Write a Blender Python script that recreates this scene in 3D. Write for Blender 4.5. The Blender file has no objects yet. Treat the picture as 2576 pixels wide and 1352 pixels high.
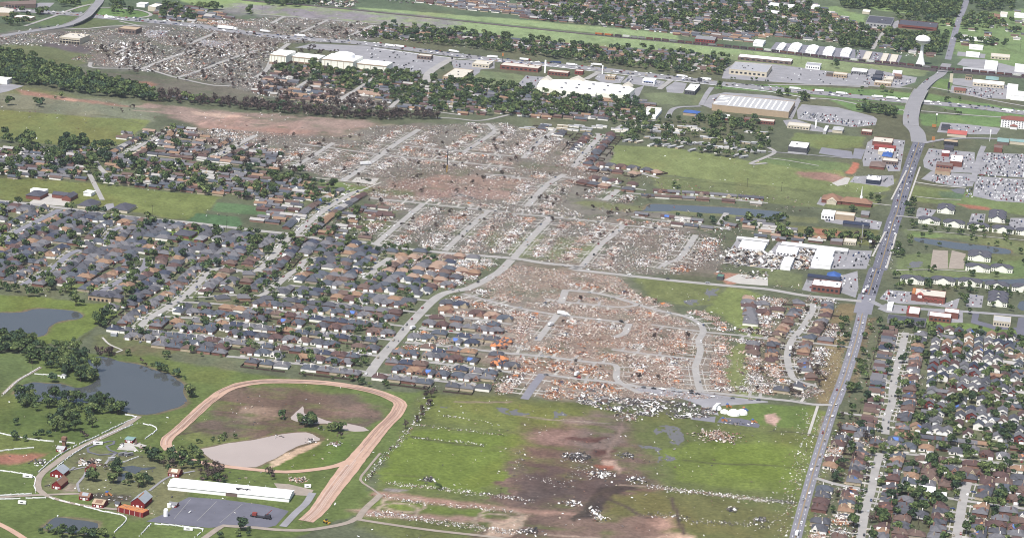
import bpy, math, random
import numpy as np
rnd = random.Random(7); rng = np.random.default_rng(7)
S = bpy.context.scene; COL = S.collection
# ------------------------------------------------------------------ camera, sky, sun, exposure
FX, PITCH, ROLL, YAW, HC, CY = 6136.5, 0.25817, 0.06257, 0.20071, 786.25, -2977.0
fw = np.array([0, math.cos(PITCH), -math.sin(PITCH)]); r0 = np.array([1., 0, 0]); u0 = np.cross(r0, fw)
cr, sr = math.cos(ROLL), math.sin(ROLL)
RX = cr*r0 + sr*u0; UX = -sr*r0 + cr*u0
CAMP = np.array([0, CY, HC])
cam = bpy.data.cameras.new('camera'); cam.lens = FX/2576*36; cam.sensor_width = 36; cam.sensor_fit = 'HORIZONTAL'
cam.clip_start = 5; cam.clip_end = 60000
co = bpy.data.objects.new('camera', cam); COL.objects.link(co); S.camera = co
from mathutils import Matrix
co.matrix_world = Matrix([[RX[0], UX[0], -fw[0], 0], [RX[1], UX[1], -fw[1], CY], [RX[2], UX[2], -fw[2], HC], [0, 0, 0, 1]])
SUN_EL, SUN_AZ = 60, 205      # azimuth measured clockwise from +Y
W = bpy.data.worlds.new('World'); S.world = W; W.use_nodes = True
nt = W.node_tree; bg = nt.nodes['Background']; sky = nt.nodes.new('ShaderNodeTexSky'); sky.sky_type = 'NISHITA'
sky.sun_disc = False; sky.sun_elevation = math.radians(SUN_EL); sky.sun_rotation = math.radians(SUN_AZ)
sky.air_density = 1.0; sky.dust_density = 3.0; sky.ozone_density = 1.0
nt.links.new(sky.outputs[0], bg.inputs[0]); bg.inputs[1].default_value = 0.075
sl = bpy.data.lights.new('sun', 'SUN'); sl.energy = 3.2; sl.angle = math.radians(3); sl.color = (1, .975, .94)
so = bpy.data.objects.new('sun', sl); COL.objects.link(so)
so.rotation_euler = (math.radians(90-SUN_EL), 0, math.radians(180-SUN_AZ)); so.location = (0, 0, 2000)
S.view_settings.view_transform = 'Standard'; S.view_settings.look = 'None'; S.view_settings.gamma = 1
S.view_settings.exposure = 0.7
S.cycles.max_bounces = 4; S.cycles.diffuse_bounces = 2; S.cycles.glossy_bounces = 2; S.cycles.volume_bounces = 0
S.cycles.use_denoising = True; S.cycles.caustics_reflective = False; S.cycles.caustics_refractive = False
S.cycles.filter_width = 1.05

# ------------------------------------------------------------------ coordinates: photo point -> place on the ground
def G(x, y, z=0.):
    d = fw*FX + RX*(x-1288) - UX*(y-676); t = (z-HC)/d[2]
    return (d[0]*t, CY + d[1]*t)
def proj(p):
    v = np.asarray(p, float) - CAMP; zz = v @ fw
    return 1288 + FX*(v @ RX)/zz, 676 - FX*(v @ UX)/zz, zz
def D(s):
    out = []; tile = None
    for k in s.split():
        if ',' not in k: tile = k
        else:
            x, y = map(float, k.split(','))
            out.append((x, y) if tile == 'D' else (644*int(tile[0]) + x/4, 338*int(tile[1]) + y/4))
    return out
def P(s, z=0.): return [G(x, y, z) for x, y in D(s)]
EX, EY = math.sin(YAW), math.cos(YAW)          # street grid: E runs away from the camera
NX, NY = -EY, EX                                # N runs to the picture's left
def noise(x, y, sc, seed=0):
    r = np.random.default_rng(seed).random((256, 256))
    u, v = x/sc + 1000.3, y/sc + 1000.7
    i, j = np.floor(u).astype(int), np.floor(v).astype(int); a, b = u-i, v-j
    a = a*a*(3-2*a); b = b*b*(3-2*b); i0, j0, i1, j1 = i % 256, j % 256, (i+1) % 256, (j+1) % 256
    return (r[i0, j0]*(1-a) + r[i1, j0]*a)*(1-b) + (r[i0, j1]*(1-a) + r[i1, j1]*a)*b
def fbm(x, y, sc, seed=0, n=4):
    t = 0.; w = 0.
    for k in range(n):
        t = t + noise(x, y, sc/2**k, seed+k)*.6**k; w += .6**k
    return t/w
def inside(px, py, poly):
    c = np.zeros(np.shape(px), bool); n = len(poly)
    for i in range(n):
        x1, y1 = poly[i]; x2, y2 = poly[i-1]
        if y1 == y2: continue
        c ^= ((y1 > py) != (y2 > py)) & (px < (x2-x1)*(py-y1)/(y2-y1) + x1)
    return c
def lin(c):                                     # photo sRGB (0-255) -> surface albedo
    if c[1] > c[0]+4 and c[1] > c[2]: c = (c[0]+.38*(c[1]-c[0]), c[1], c[2])      # grass leans to olive
    g = .3*c[0]+.5*c[1]+.2*c[2]; c = [g+(v-g)*SAT for v in c]
    return tuple(max(.004, min(.86, ((v/255/12.92) if v < 10 else ((v/255+.055)/1.055)**2.4)/(1.0 if min(c) > 222 else 1.5))) for v in c)
SAT = .86

# ------------------------------------------------------------------ materials
MATS = {}
def mat(name, rgb=None, rough=.85, var=.18, scale=.3, attr=False, spec=.2, detail=5):
    if name in MATS: return MATS[name]
    m = bpy.data.materials.new(name); m.use_nodes = True; t = m.node_tree; b = t.nodes['Principled BSDF']
    b.inputs['Roughness'].default_value = rough; b.inputs['Specular IOR Level'].default_value = spec
    geo = t.nodes.new('ShaderNodeNewGeometry')
    n = t.nodes.new('ShaderNodeTexNoise'); n.inputs['Scale'].default_value = scale; n.inputs['Detail'].default_value = detail
    n.inputs['Roughness'].default_value = .65
    t.links.new(geo.outputs['Position'], n.inputs['Vector'])
    mr = t.nodes.new('ShaderNodeMapRange'); mr.inputs[1].default_value = .25; mr.inputs[2].default_value = .75
    mr.inputs[3].default_value = 1-var; mr.inputs[4].default_value = 1+var
    t.links.new(n.outputs[0], mr.inputs[0])
    mx = t.nodes.new('ShaderNodeMix'); mx.data_type = 'RGBA'; mx.blend_type = 'MULTIPLY'; mx.inputs[0].default_value = 1
    t.links.new(mr.outputs[0], mx.inputs[7])
    if attr:
        a = t.nodes.new('ShaderNodeAttribute'); a.attribute_name = 'Col'; t.links.new(a.outputs['Color'], mx.inputs[6])
    else: mx.inputs[6].default_value = (*lin(rgb), 1)
    t.links.new(mx.outputs[2], b.inputs['Base Color'])
    MATS[name] = m; return m
def damaged(name, a, b2, thr=.5):               # shingles torn off in patches
    if name in MATS: return MATS[name]
    m = mat(name, a, .9, .12, .6); t = m.node_tree; b = t.nodes['Principled BSDF']; src = b.inputs['Base Color'].links[0].from_socket
    n = t.nodes.new('ShaderNodeTexNoise'); n.inputs['Scale'].default_value = .16; n.inputs['Detail'].default_value = 3
    g = t.nodes.new('ShaderNodeNewGeometry'); t.links.new(g.outputs['Position'], n.inputs['Vector'])
    r = t.nodes.new('ShaderNodeMapRange'); r.inputs[1].default_value = thr; r.inputs[2].default_value = thr+.03
    t.links.new(n.outputs[0], r.inputs[0])
    mx = t.nodes.new('ShaderNodeMix'); mx.data_type = 'RGBA'; mx.inputs[7].default_value = (*lin(b2), 1)
    t.links.new(r.outputs[0], mx.inputs[0]); t.links.new(src, mx.inputs[6]); t.links.new(mx.outputs[2], b.inputs['Base Color'])
    return m
def water(name, rgb, rough, spec=.5):
    m = mat(name, rgb, rough, .06, .02, spec=spec); return m
TINT = mat('mixed_colours', attr=True, var=.12, scale=.5)
LEAF = mat('leaf_clumps', attr=True, var=.25, scale=.8, spec=.08)
CARP = mat('car_paint', attr=True, var=.03, rough=.35, spec=.5)
CONC = mat('concrete', (182, 178, 174), var=.17, scale=.05); CONC2 = mat('pale_concrete', (205, 200, 192), var=.12, scale=.1)
ASPH = mat('asphalt', (146, 145, 156), var=.16, scale=.04); ASPD = mat('dark_asphalt', (118, 118, 132), var=.2, scale=.04)
HIWY = mat('highway_concrete', (160, 158, 162), var=.10, scale=.05)
LOTM = mat('lot_paving', (165, 163, 168), var=.22, scale=.04)
GRAV = mat('gravel', (176, 162, 148), var=.18, scale=.12); TRACK = mat('racetrack_clay', (216, 176, 152), var=.15, scale=.09)
WHITE = mat('white_paint', (246, 246, 242), var=.05); CREAM = mat('cream_wall', (250, 243, 224), var=.06)
GLASS = mat('dark_glass', (52, 58, 70), rough=.25, var=.05, spec=.6); DARK = mat('dark_opening', (45, 44, 48), var=.1)
YEL = mat('yellow_line', (205, 170, 95), var=.1)

# ------------------------------------------------------------------ mesh helpers
class MB:
    def __init__(s): s.v = []; s.f = []; s.m = []
    def add(s, v, f, m=0):
        o = len(s.v); s.v += [tuple(map(float, p)) for p in v]; s.f += [tuple(i+o for i in q) for q in f]; s.m += [m]*len(f); return s
    def box(s, x0, x1, y0, y1, z0, z1, m=0, bottom=False):
        v = [(x0,y0,z0),(x1,y0,z0),(x1,y1,z0),(x0,y1,z0),(x0,y0,z1),(x1,y0,z1),(x1,y1,z1),(x0,y1,z1)]
        f = [(4,5,6,7),(0,1,5,4),(1,2,6,5),(2,3,7,6),(3,0,4,7)]
        if bottom: f.append((3,2,1,0))
        return s.add(v, f, m)
    def prism(s, poly, z0, z1, m=0):
        n = len(poly); a = sum(poly[i-1][0]*poly[i][1]-poly[i][0]*poly[i-1][1] for i in range(n))
        if a < 0: poly = poly[::-1]
        return s.add([(x, y, z0) for x, y in poly] + [(x, y, z1) for x, y in poly], [tuple(range(n, 2*n))] + [(i, (i+1) % n, n+(i+1) % n, n+i) for i in range(n)], m)
    def hip(s, x0, x1, y0, y1, z, h, ov=.5, m=0):
        x0 -= ov; x1 += ov; y0 -= ov; y1 += ov
        if x1-x0 >= y1-y0:
            k = (y1-y0)/2; a, b = (x0+k, (y0+y1)/2), (x1-k+.01, (y0+y1)/2); F = [(0,1,5,4),(1,2,5),(2,3,4,5),(3,0,4)]
        else:
            k = (x1-x0)/2; a, b = ((x0+x1)/2, y0+k), ((x0+x1)/2, y1-k+.01); F = [(0,1,4),(1,2,5,4),(2,3,5),(3,0,4,5)]
        return s.add([(x0,y0,z),(x1,y0,z),(x1,y1,z),(x0,y1,z),(*a,z+h),(*b,z+h)], F+[(3,2,1,0)], m)
    def gable(s, x0, x1, y0, y1, z, h, ov=.4, m=0, axis='y', t=.25):   # roof slab only
        if axis == 'y':
            y0 -= ov; y1 += ov; c = (x0+x1)/2; k = ov*h/((x1-x0)/2); x0 -= ov; x1 += ov
            pr = [(x0,z-k),(c,z+h),(x1,z-k),(x1,z-k+t),(c,z+h+t),(x0,z-k+t)]
            v = [(a,y0,b) for a,b in pr]+[(a,y1,b) for a,b in pr]
        else:
            x0 -= ov; x1 += ov; c = (y0+y1)/2; k = ov*h/((y1-y0)/2); y0 -= ov; y1 += ov
            pr = [(y0,z-k),(c,z+h),(y1,z-k),(y1,z-k+t),(c,z+h+t),(y0,z-k+t)]
            v = [(x1,a,b) for a,b in pr]+[(x0,a,b) for a,b in pr]
        return s.add(v, [(0,1,4,5),(1,2,3,4),(11,10,7,6),(10,9,8,7),(5,4,10,11),(4,3,9,10),(3,2,8,9),(0,5,11,6),(1,0,6,7),(2,1,7,8)], m)
    def gend(s, x0, x1, y0, y1, z0, z, h, m=0, axis='y'):              # walls with gable ends
        if axis == 'y':
            c = (x0+x1)/2
            v = [(x0,y0,z0),(x1,y0,z0),(x1,y0,z),(c,y0,z+h),(x0,y0,z),(x0,y1,z0),(x1,y1,z0),(x1,y1,z),(c,y1,z+h),(x0,y1,z)]
        else:
            c = (y0+y1)/2
            v = [(x1,y0,z0),(x1,y1,z0),(x1,y1,z),(x1,c,z+h),(x1,y0,z),(x0,y0,z0),(x0,y1,z0),(x0,y1,z),(x0,c,z+h),(x0,y0,z)]
        return s.add(v, [(0,1,2,3,4),(9,8,7,6,5),(1,6,7,2),(5,0,4,9)], m)
    def cyl(s, x, y, z0, z1, r0, r1, n=8, m=0):
        v = [(x+r0*math.cos(2*math.pi*i/n), y+r0*math.sin(2*math.pi*i/n), z0) for i in range(n)] + [(x+r1*math.cos(2*math.pi*i/n), y+r1*math.sin(2*math.pi*i/n), z1) for i in range(n)]
        return s.add(v, [(i,(i+1)%n,n+(i+1)%n,n+i) for i in range(n)]+[tuple(range(n,2*n))], m)
    def lathe(s, prof, n=24, m=0):
        v = []; f = []
        for r, z in prof: v += [(r*math.cos(2*math.pi*i/n), r*math.sin(2*math.pi*i/n), z) for i in range(n)]
        for k in range(len(prof)-1):
            f += [(k*n+i, k*n+(i+1)%n, (k+1)*n+(i+1)%n, (k+1)*n+i) for i in range(n)]
        return s.add(v, f, m)
    def beam(s, a, b, r, m=0):
        a = np.array(a, float); b = np.array(b, float); d = b-a; L = np.linalg.norm(d); d = d/L
        u = np.cross(d, [0,0,1.]) if abs(d[2]) < .9 else np.cross(d, [1.,0,0]); u /= np.linalg.norm(u); w = np.cross(d, u)
        v = [p+u*i*r+w*j*r for p in (a, b) for i, j in ((-1,-1),(1,-1),(1,1),(-1,1))]
        return s.add(v, [(0,1,5,4),(1,2,6,5),(2,3,7,6),(3,0,4,7),(3,2,1,0),(4,5,6,7)], m)
    def mesh(s, name, mats):
        me = bpy.data.meshes.new(name); me.from_pydata(s.v, [], s.f)
        for m in (mats if isinstance(mats, (list, tuple)) else [mats]): me.materials.append(m)
        if any(s.m): me.polygons.foreach_set('material_index', s.m)
        me.update(); return me
def link(name, me, parent=None, loc=None, rz=None):
    o = bpy.data.objects.new(name, me); COL.objects.link(o)
    if parent is not None: o.parent = parent
    if loc is not None: o.location = loc
    if rz is not None: o.rotation_euler = (0, 0, rz)
    return o
def tag(o, label=None, cat=None, group=None, kind=None):
    for k, v in (('label', label), ('category', cat), ('group', group), ('kind', kind)):
        if v: o[k] = v
    return o
def npmesh(name, V, F, C=None, m=None):         # quads, colour per vertex
    me = bpy.data.meshes.new(name); V = np.asarray(V, np.float32); F = np.asarray(F, np.int32); n = len(F); k = F.shape[1]
    me.vertices.add(len(V)); me.vertices.foreach_set('co', V.ravel()); me.loops.add(n*k); me.loops.foreach_set('vertex_index', F.ravel())
    me.polygons.add(n); me.polygons.foreach_set('loop_start', np.arange(0, n*k, k, dtype=np.int32))
    me.polygons.foreach_set('loop_total', np.full(n, k, np.int32))
    me.update(calc_edges=True)
    if C is not None:
        a = me.attributes.new('Col', 'FLOAT_COLOR', 'POINT'); c = np.ones((len(V), 4), np.float32); c[:, :3] = C; a.data.foreach_set('color', c.ravel())
    if m: me.materials.append(m)
    return me
# ------------------------------------------------------------------ occupancy (what already stands where), 2 m cells
OX0, OY0, ONX, ONY = -1400, -1250, 1500, 2300
OCC = np.zeros((ONX, ONY), np.uint8)            # 1 road 2 water 3 building 4 house 5 lot
def stamp_poly(poly, val, grow=0):
    xs = [p[0] for p in poly]; ys = [p[1] for p in poly]
    i0, i1 = max(0, int((min(xs)-grow-OX0)/2)), min(ONX, int((max(xs)+grow-OX0)/2)+2)
    j0, j1 = max(0, int((min(ys)-grow-OY0)/2)), min(ONY, int((max(ys)+grow-OY0)/2)+2)
    if i1 <= i0 or j1 <= j0: return
    X, Y = np.meshgrid(OX0+2*np.arange(i0, i1)+1, OY0+2*np.arange(j0, j1)+1, indexing='ij')
    m = inside(X, Y, poly)
    if grow:
        for dx, dy in ((grow,0),(-grow,0),(0,grow),(0,-grow)): m |= inside(X+dx, Y+dy, poly)
    OCC[i0:i1, j0:j1][m] = val
def stamp_line(pts, w, val):
    for a, b in zip(pts[:-1], pts[1:]):
        L = math.hypot(b[0]-a[0], b[1]-a[1]) or 1; nx, ny = -(b[1]-a[1])/L*w/2, (b[0]-a[0])/L*w/2
        stamp_poly([(a[0]+nx,a[1]+ny),(b[0]+nx,b[1]+ny),(b[0]-nx,b[1]-ny),(a[0]-nx,a[1]-ny)], val)
def occ(x, y):
    i, j = int((x-OX0)/2), int((y-OY0)/2)
    return OCC[i, j] if 0 <= i < ONX and 0 <= j < ONY else 9
def occ_np(x, y):
    i = np.clip(((x-OX0)/2).astype(int), 0, ONX-1); j = np.clip(((y-OY0)/2).astype(int), 0, ONY-1); return OCC[i, j]
def in_frame(x, y, m=50, z=0):
    px, py, zz = proj((x, y, z)); return -m < px < 2576+m and -m < py < 1352+m
def smooth(pts, step=9.):
    pts = [np.array(p, float) for p in pts]
    if len(pts) == 2:
        n = max(1, int(np.linalg.norm(pts[1]-pts[0])/step)); return [tuple(pts[0]+(pts[1]-pts[0])*i/n) for i in range(n+1)]
    out = []; q = [2*pts[0]-pts[1]] + pts + [2*pts[-1]-pts[-2]]
    for i in range(1, len(q)-2):
        a, b, c, d = q[i-1:i+3]; n = max(1, int(np.linalg.norm(c-b)/step))
        for k in range(n):
            t = k/n; out.append(tuple(.5*((2*b)+(-a+c)*t+(2*a-5*b+4*c-d)*t*t+(-a+3*b-3*c+d)*t**3)))
    out.append(tuple(pts[-1])); return out
def offset(pts, d):
    out = []
    for i, p in enumerate(pts):
        a = pts[max(0, i-1)]; b = pts[min(len(pts)-1, i+1)]; L = math.hypot(b[0]-a[0], b[1]-a[1]) or 1
        out.append((p[0]-(b[1]-a[1])/L*d, p[1]+(b[0]-a[0])/L*d))
    return out
LAY = [0.08]
def ribbon(mb, pts, w0, z=None, m=0, thick=0, w1=None):
    """flat strip along pts; w0 a width or list; z a height or list; thick > 0 gives it sides"""
    n = len(pts); ws = [w0 + ((w1 or w0)-w0)*i/(n-1) for i in range(n)] if not isinstance(w0, list) else w0
    zs = z if isinstance(z, list) else [z]*n
    A = [offset(pts, 1)[i] for i in range(n)]
    v = []
    for i in range(n):
        dx, dy = A[i][0]-pts[i][0], A[i][1]-pts[i][1]
        v += [(pts[i][0]+dx*ws[i]/2, pts[i][1]+dy*ws[i]/2, zs[i]), (pts[i][0]-dx*ws[i]/2, pts[i][1]-dy*ws[i]/2, zs[i])]
    f = [(2*i, 2*i+1, 2*i+3, 2*i+2) for i in range(n-1)]
    if thick:
        o = len(v); v += [(x, y, max(0, zz-thick)) for x, y, zz in v]
        f += [(2*i+1, o+2*i+1, o+2*i+3, 2*i+3) for i in range(n-1)] + [(o+2*i, 2*i, 2*i+2, o+2*i+2) for i in range(n-1)] + [(o+2*i+2, o+2*i+3, o+2*i+1, o+2*i) for i in range(n-1)]
        f += [(0, o, o+1, 1), (2*n-1, o+2*n-1, o+2*n-2, 2*n-2)]
    return mb.add(v, f, m)
# ------------------------------------------------------------------ ground: one sheet to the horizon, its colours are soil and grass
ZONES = [  # colour, edge softness in m, outline
 ((86,112,84), 40, "D -200,-80 2800,-80 2800,260 2330,230 1800,150 1288,100 1000,75 -200,100"),
 ((96,118,88), 40, "D 1380,-40 2150,-40 2330,95 2350,150 2200,120 1700,95"),
 ((132,166,104), 5, "D 412,-12 644,2 893,24 1000,34 990,66 900,58 826,50 700,40 644,36 500,19"),
 ((132,166,112), 6, "D 890,24 1288,66 1932,129 2330,170 2330,178 1900,148 1750,135 1638,125 1513,118 1400,108 1288,95 994,65 880,54"),
 ((150,142,148), 40, "D 560,10 880,24 1050,42 1150,62 1100,82 980,64 826,50 700,40 560,30"),
 ((132,166,112), 6, "D 900,18 1288,48 1560,72 1700,85 1715,105 1288,63 900,22"), ((158,140,132), 10, "D 1100,8 1300,8 1310,26 1180,26 1090,14"),
 ((118,158,98), 5, "D 300,-30 740,-30 820,0 640,-4 480,-8"), ((118,160,100), 8, "D 2150,0 2250,8 2310,38 2180,22"), ((118,158,100), 10, "D 2000,22 2100,16 2180,40 2175,60 2080,50 2000,34"),
 ((108,146,92), 14, "D 2340,50 2600,20 2600,190 2420,150"), ((128,150,104), 12, "D 1700,128 2330,172 2330,190 2050,185 1830,150"),
 ((92,140,82), 5, "D 1800,215 1950,212 2150,222 2300,234 2290,262 2150,252 1940,232 1800,222"), ((92,140,82), 5, "D 1950,240 2100,252 2280,268 2280,290 2150,280 2080,250"),
 ((92,140,82), 5, "D 2320,232 2460,258 2600,280 2600,300 2450,290 2330,262"), ((92,140,82), 5, "D 2310,285 2520,295 2520,318 2420,322 2320,315"), ((92,140,82), 5, "D 2335,195 2400,200 2390,230 2340,222"),
 ((96,128,80), 5, "D 180,15 245,-5 235,25 190,30"), ((88,138,76), 4, "D 240,22 300,22 370,30 375,42 260,44 236,40"), ((92,122,78), 5, "D 70,55 160,40 200,42 170,60 110,66"), ((92,118,78), 5, "D 160,62 225,44 400,60 420,72 280,68 160,74"),
 ((122,118,112), 26, "D -60,80 130,72 330,62 480,56 700,40 900,50 1000,70 950,98 700,110 690,140 680,190 760,210 930,235 1000,275 870,275 640,238 520,208 380,178 230,168 180,150 230,128 120,112 -60,112"),
 ((104,96,98), 8, "D 108,108 235,116 232,132 170,128 108,116"), ((108,120,80), 10, "D 0,112 100,118 225,138 210,160 175,172 120,165 60,145 0,130"),
 ((118,112,98), 14, "D 160,175 250,178 380,192 560,210 650,235 640,255 520,240 400,225 300,205 180,188"), ((160,118,98), 8, "D 290,200 380,206 395,214 380,224 300,218"),
 ((112,120,80), 12, "D -40,210 60,215 200,240 360,262 400,272 400,290 300,270 120,245 -40,232"),
 ((124,128,104), 14, "D -40,232 80,236 200,246 350,258 420,285 380,310 250,300 120,285 -40,270"),
 ((116,130,72), 5, "D -60,272 100,284 250,296 375,302 345,335 300,362 240,374 120,362 -60,345"),
 ((158,124,106), 7, "D 30,222 90,230 200,250 330,265 330,270 190,256 60,238"), ((196,150,128), 4, "D 160,246 200,252 195,256 160,251"),
 ((162,138,126), 12, "D 348,268 374,258 520,278 700,288 900,300 960,312 985,320 900,350 820,356 644,338 520,322 440,300 400,280"),
 ((194,164,146), 4, "D 480,280 560,286 640,296 560,296 490,288"), ((148,140,120), 9, "D 930,318 1000,312 1010,335 880,356 860,352"),
 ((166,136,122), 6, "D 520,318 700,322 800,330 700,345 540,335"),
 ((98,108,74), 20, "D -40,362 240,372 330,395 480,410 640,430 760,450 860,482 820,520 640,505 400,480 200,458 -40,450"),
 ((112,130,70), 5, "D -60,446 100,450 250,462 420,482 560,496 545,505 515,540 470,555 320,528 190,512 100,506 -60,500"),
 ((122,140,76), 9, "D 300,492 420,500 500,512 480,540 380,530 330,515"), ((80,126,82), 2.5, "D 545,508 625,515 644,520 716,526 716,545 644,540 530,530"), ((70,122,80), 2.5, "D 498,535 600,545 610,565 590,573 470,556"),
 ((128,122,112), 18, "D 400,318 560,325 850,345 960,318 1250,310 1560,376 1545,420 1530,460 1500,500 1650,520 1720,545 1800,600 1840,650 1800,692 1560,690 1300,655 940,600 1000,560 960,510 880,480 860,458 760,440 740,405 600,390 440,350"),
 ((120,130,92), 12, "D 1150,580 1500,600 1480,660 1300,645"), ((112,120,84), 12, "D 880,520 1000,530 980,590 860,570"),
 ((156,130,116), 14, "D 1130,440 1330,450 1330,490 1200,500 960,480 1000,455"), ((160,132,120), 12, "D 900,470 1300,478 1300,505 950,495"), ((102,128,72), 6, "D 795,455 860,458 930,470 920,490 830,482"), ((112,120,82), 10, "D 920,472 1040,480 1040,492 930,488"),
 ((104,114,84), 14, "D -40,500 180,522 640,585 960,622 1120,640 1180,690 1100,760 1000,900 940,945 720,925 480,905 300,850 230,800 -40,770"),
 ((106,140,66), 6, "D -40,590 30,580 40,630 -40,650"), ((108,146,62), 4, "D 425,568 520,575 530,600 470,605 410,590"),
 ((104,130,60), 5, "D -60,735 130,750 230,762 300,765 300,785 230,830 180,860 95,868 60,860 -60,850"), ((116,136,70), 6, "D 155,718 250,715 255,730 180,740"),
 ((104,112,72), 7, "D 250,840 330,848 470,865 475,880 400,900 290,895 240,880"), ((112,102,76), 14, "D 320,870 440,866 450,885 330,890"),
 ((94,120,62), 6, "D 280,890 420,900 480,918 640,940 820,960 1000,985 1060,985 1040,1040 1010,1100 930,1180 905,1230 1060,1240 760,1352 -60,1400 -60,880 60,890"),
 ((88,114,66), 14, "D -60,890 90,890 110,960 60,1000 -60,1010"), ((84,114,58), 10, "D -60,1020 300,1060 320,1080 240,1110 120,1100 -60,1080"), ((156,108,90), 9, "D -30,1140 70,1136 120,1140 100,1156 20,1162 -30,1158"),
 ((88,114,60), 10, "D -60,1190 80,1195 85,1245 -60,1250"), ((118,120,82), 8, "D 190,1130 420,1140 520,1180 430,1300 330,1310 200,1240 110,1230 120,1200"),
 ((150,136,120), 5, "D 165,1212 195,1218 192,1238 160,1236"), ((88,82,70), 6, "D 230,1240 330,1245 340,1265 240,1262"),
 ((112,96,84), 12, "D 540,985 620,972 740,975 880,990 960,1020 970,1050 900,1090 800,1060 740,1080 620,1110 500,1110 470,1090 500,1050"), ((132,108,96), 14, "D 820,1020 930,1010 950,1040 870,1050"),
 ((150,130,112), 10, "D 590,1025 690,1020 690,1050 600,1060"), ((118,130,72), 8, "D 480,1080 560,1100 640,1098 560,1120 480,1118"), ((92,130,58), 8, "D 700,1150 880,1110 900,1140 800,1180 690,1180"),
 ((214,190,160), 3, "D 690,1150 760,1122 800,1108 812,1112 740,1150 680,1176"),
 ((102,116,66), 10, "D 1060,985 1480,1010 1780,1050 1840,1010 2060,1022 2040,1110 2000,1352 1200,1420 900,1330 930,1215 1020,1090"),
 ((102,130,54), 14, "D 960,1150 1060,1080 1290,1090 1360,1140 1300,1200 1180,1230 1000,1220 930,1200"), ((112,128,64), 16, "D 1080,1000 1400,1020 1560,1050 1400,1090 1080,1060"),
 ((92,124,60), 4, "D 1890,1012 2058,1024 2040,1080 1880,1066 1850,1040"), ((196,160,146), 4, "D 1930,1042 1955,1038 1965,1055 1945,1072 1928,1062"),
 ((108,132,60), 10, "D 1670,1130 1800,1108 2036,1120 2015,1250 1900,1240 1700,1210"), ((106,134,54), 14, "D 1780,1110 1990,1130 1990,1210 1830,1200"), ((100,118,60), 8, "D 1720,1085 2040,1095 2036,1118 1800,1108"),
 ((120,98,88), 30, "D 1290,1065 1560,1060 1600,1100 1640,1160 1620,1220 1640,1400 1240,1400 1200,1352 1310,1290 1180,1240 1290,1190 1330,1140"),
 ((98,84,80), 22, "D 1300,1170 1560,1190 1620,1210 1540,1250 1320,1260"), ((150,124,114), 16, "D 1300,1090 1480,1080 1500,1110 1380,1120"), ((112,112,66), 14, "D 1480,1250 1700,1240 2000,1290 1990,1352 1560,1330"),
 ((134,116,108), 20, "D 1420,1040 1560,1040 1570,1110 1510,1150 1440,1120"), ((106,74,68), 8, "D 1440,1094 1530,1100 1500,1112 1430,1106"), ((102,72,66), 7, "D 1480,1128 1560,1134 1500,1150"),
 ((186,158,142), 4, "D 1515,1155 1550,1158 1564,1180 1558,1192 1548,1180 1520,1166"), ((168,100,78), 4, "D 1500,1168 1545,1170 1540,1180 1500,1176"),
 ((196,168,146), 5, "D 1240,1310 1330,1290 1330,1300 1290,1352 1220,1352"), ((172,142,126), 10, "D 1560,1300 1700,1304 1720,1340 1560,1330"), ((200,172,150), 6, "D 1590,1334 1740,1345 1740,1400 1590,1400"),
 ((172,136,120), 5, "D 920,1236 960,1236 1300,1275 1500,1290 1500,1296 1280,1284 940,1250"), ((170,138,124), 6, "D 870,1285 1000,1285 1250,1302 1290,1310 1200,1312 920,1300"),
 ((150,138,140), 5, "D 960,1225 1030,1232 1000,1238 955,1232"), ((104,132,60), 6, "D 940,1258 1220,1280 1250,1298 1000,1282 930,1272"),
 ((132,108,96), 12, "D 1400,1290 1640,1300 1700,1400 1380,1400 1350,1340"), ((80,70,66), 5, "D 1500,1225 1560,1215 1600,1225 1540,1245 1490,1300 1450,1300 1480,1260"),
 ((150,138,126), 16, "D 1300,660 1560,698 1600,740 1700,790 1780,830 1830,900 1850,1000 1500,1012 1420,1002 1330,988 1290,930 1200,900 1180,830 1120,790 1150,735 1230,700"),
 ((150,134,120), 12, "D 1330,690 1540,712 1560,740 1700,800 1740,870 1500,880 1350,800"),
 ((118,130,78), 9, "D 1590,700 1700,706 1800,716 1830,760 1740,770 1640,748"), ((120,140,78), 8, "D 1830,720 1920,740 1915,860 1870,850 1820,800 1780,780"), ((122,134,80), 9, "D 1850,860 1930,880 1920,990 1840,1005 1830,930"),
 ((104,138,66), 5, "D 1815,1000 1900,1000 1900,1008 1810,1006"), ((118,112,92), 16, "D 1900,750 2050,760 2120,800 2090,1000 1900,990"), ((140,124,88), 8, "D 2100,760 2150,765 2130,880 2080,1020 2050,1010"),
 ((110,130,66), 5, "D 2035,1030 2080,1035 2010,1352 1990,1352"), ((116,128,70), 6, "D 2110,1040 2080,1160 2050,1240 2010,1400 2050,1400 2100,1200"),
 ((106,112,84), 14, "D 2100,810 2620,820 2620,1420 2060,1420 2060,1250 2130,1040 2160,880"), ((128,112,84), 8, "D 2170,800 2200,800 2150,950 2120,1010"),
 ((122,140,84), 4, "D 1545,365 1700,372 1900,408 2010,405 2110,420 2130,445 2250,450 2240,480 2140,490 1960,470 1800,455 1600,430 1525,425"), ((100,130,80), 5, "D 1905,395 2000,398 2130,410 2150,430 2020,425 1900,405"),
 ((112,126,80), 6, "D 1640,440 1960,470 2230,490 2180,530 1950,512 1720,496 1650,470"), ((112,132,78), 6, "D 2000,335 2180,345 2170,370 2060,375 1990,350"), ((168,130,114), 8, "D 2000,432 2080,434 2140,448 2120,462 2020,445"), ((180,116,92), 3, "D 2145,408 2160,410 2148,440 2125,436"),
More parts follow.
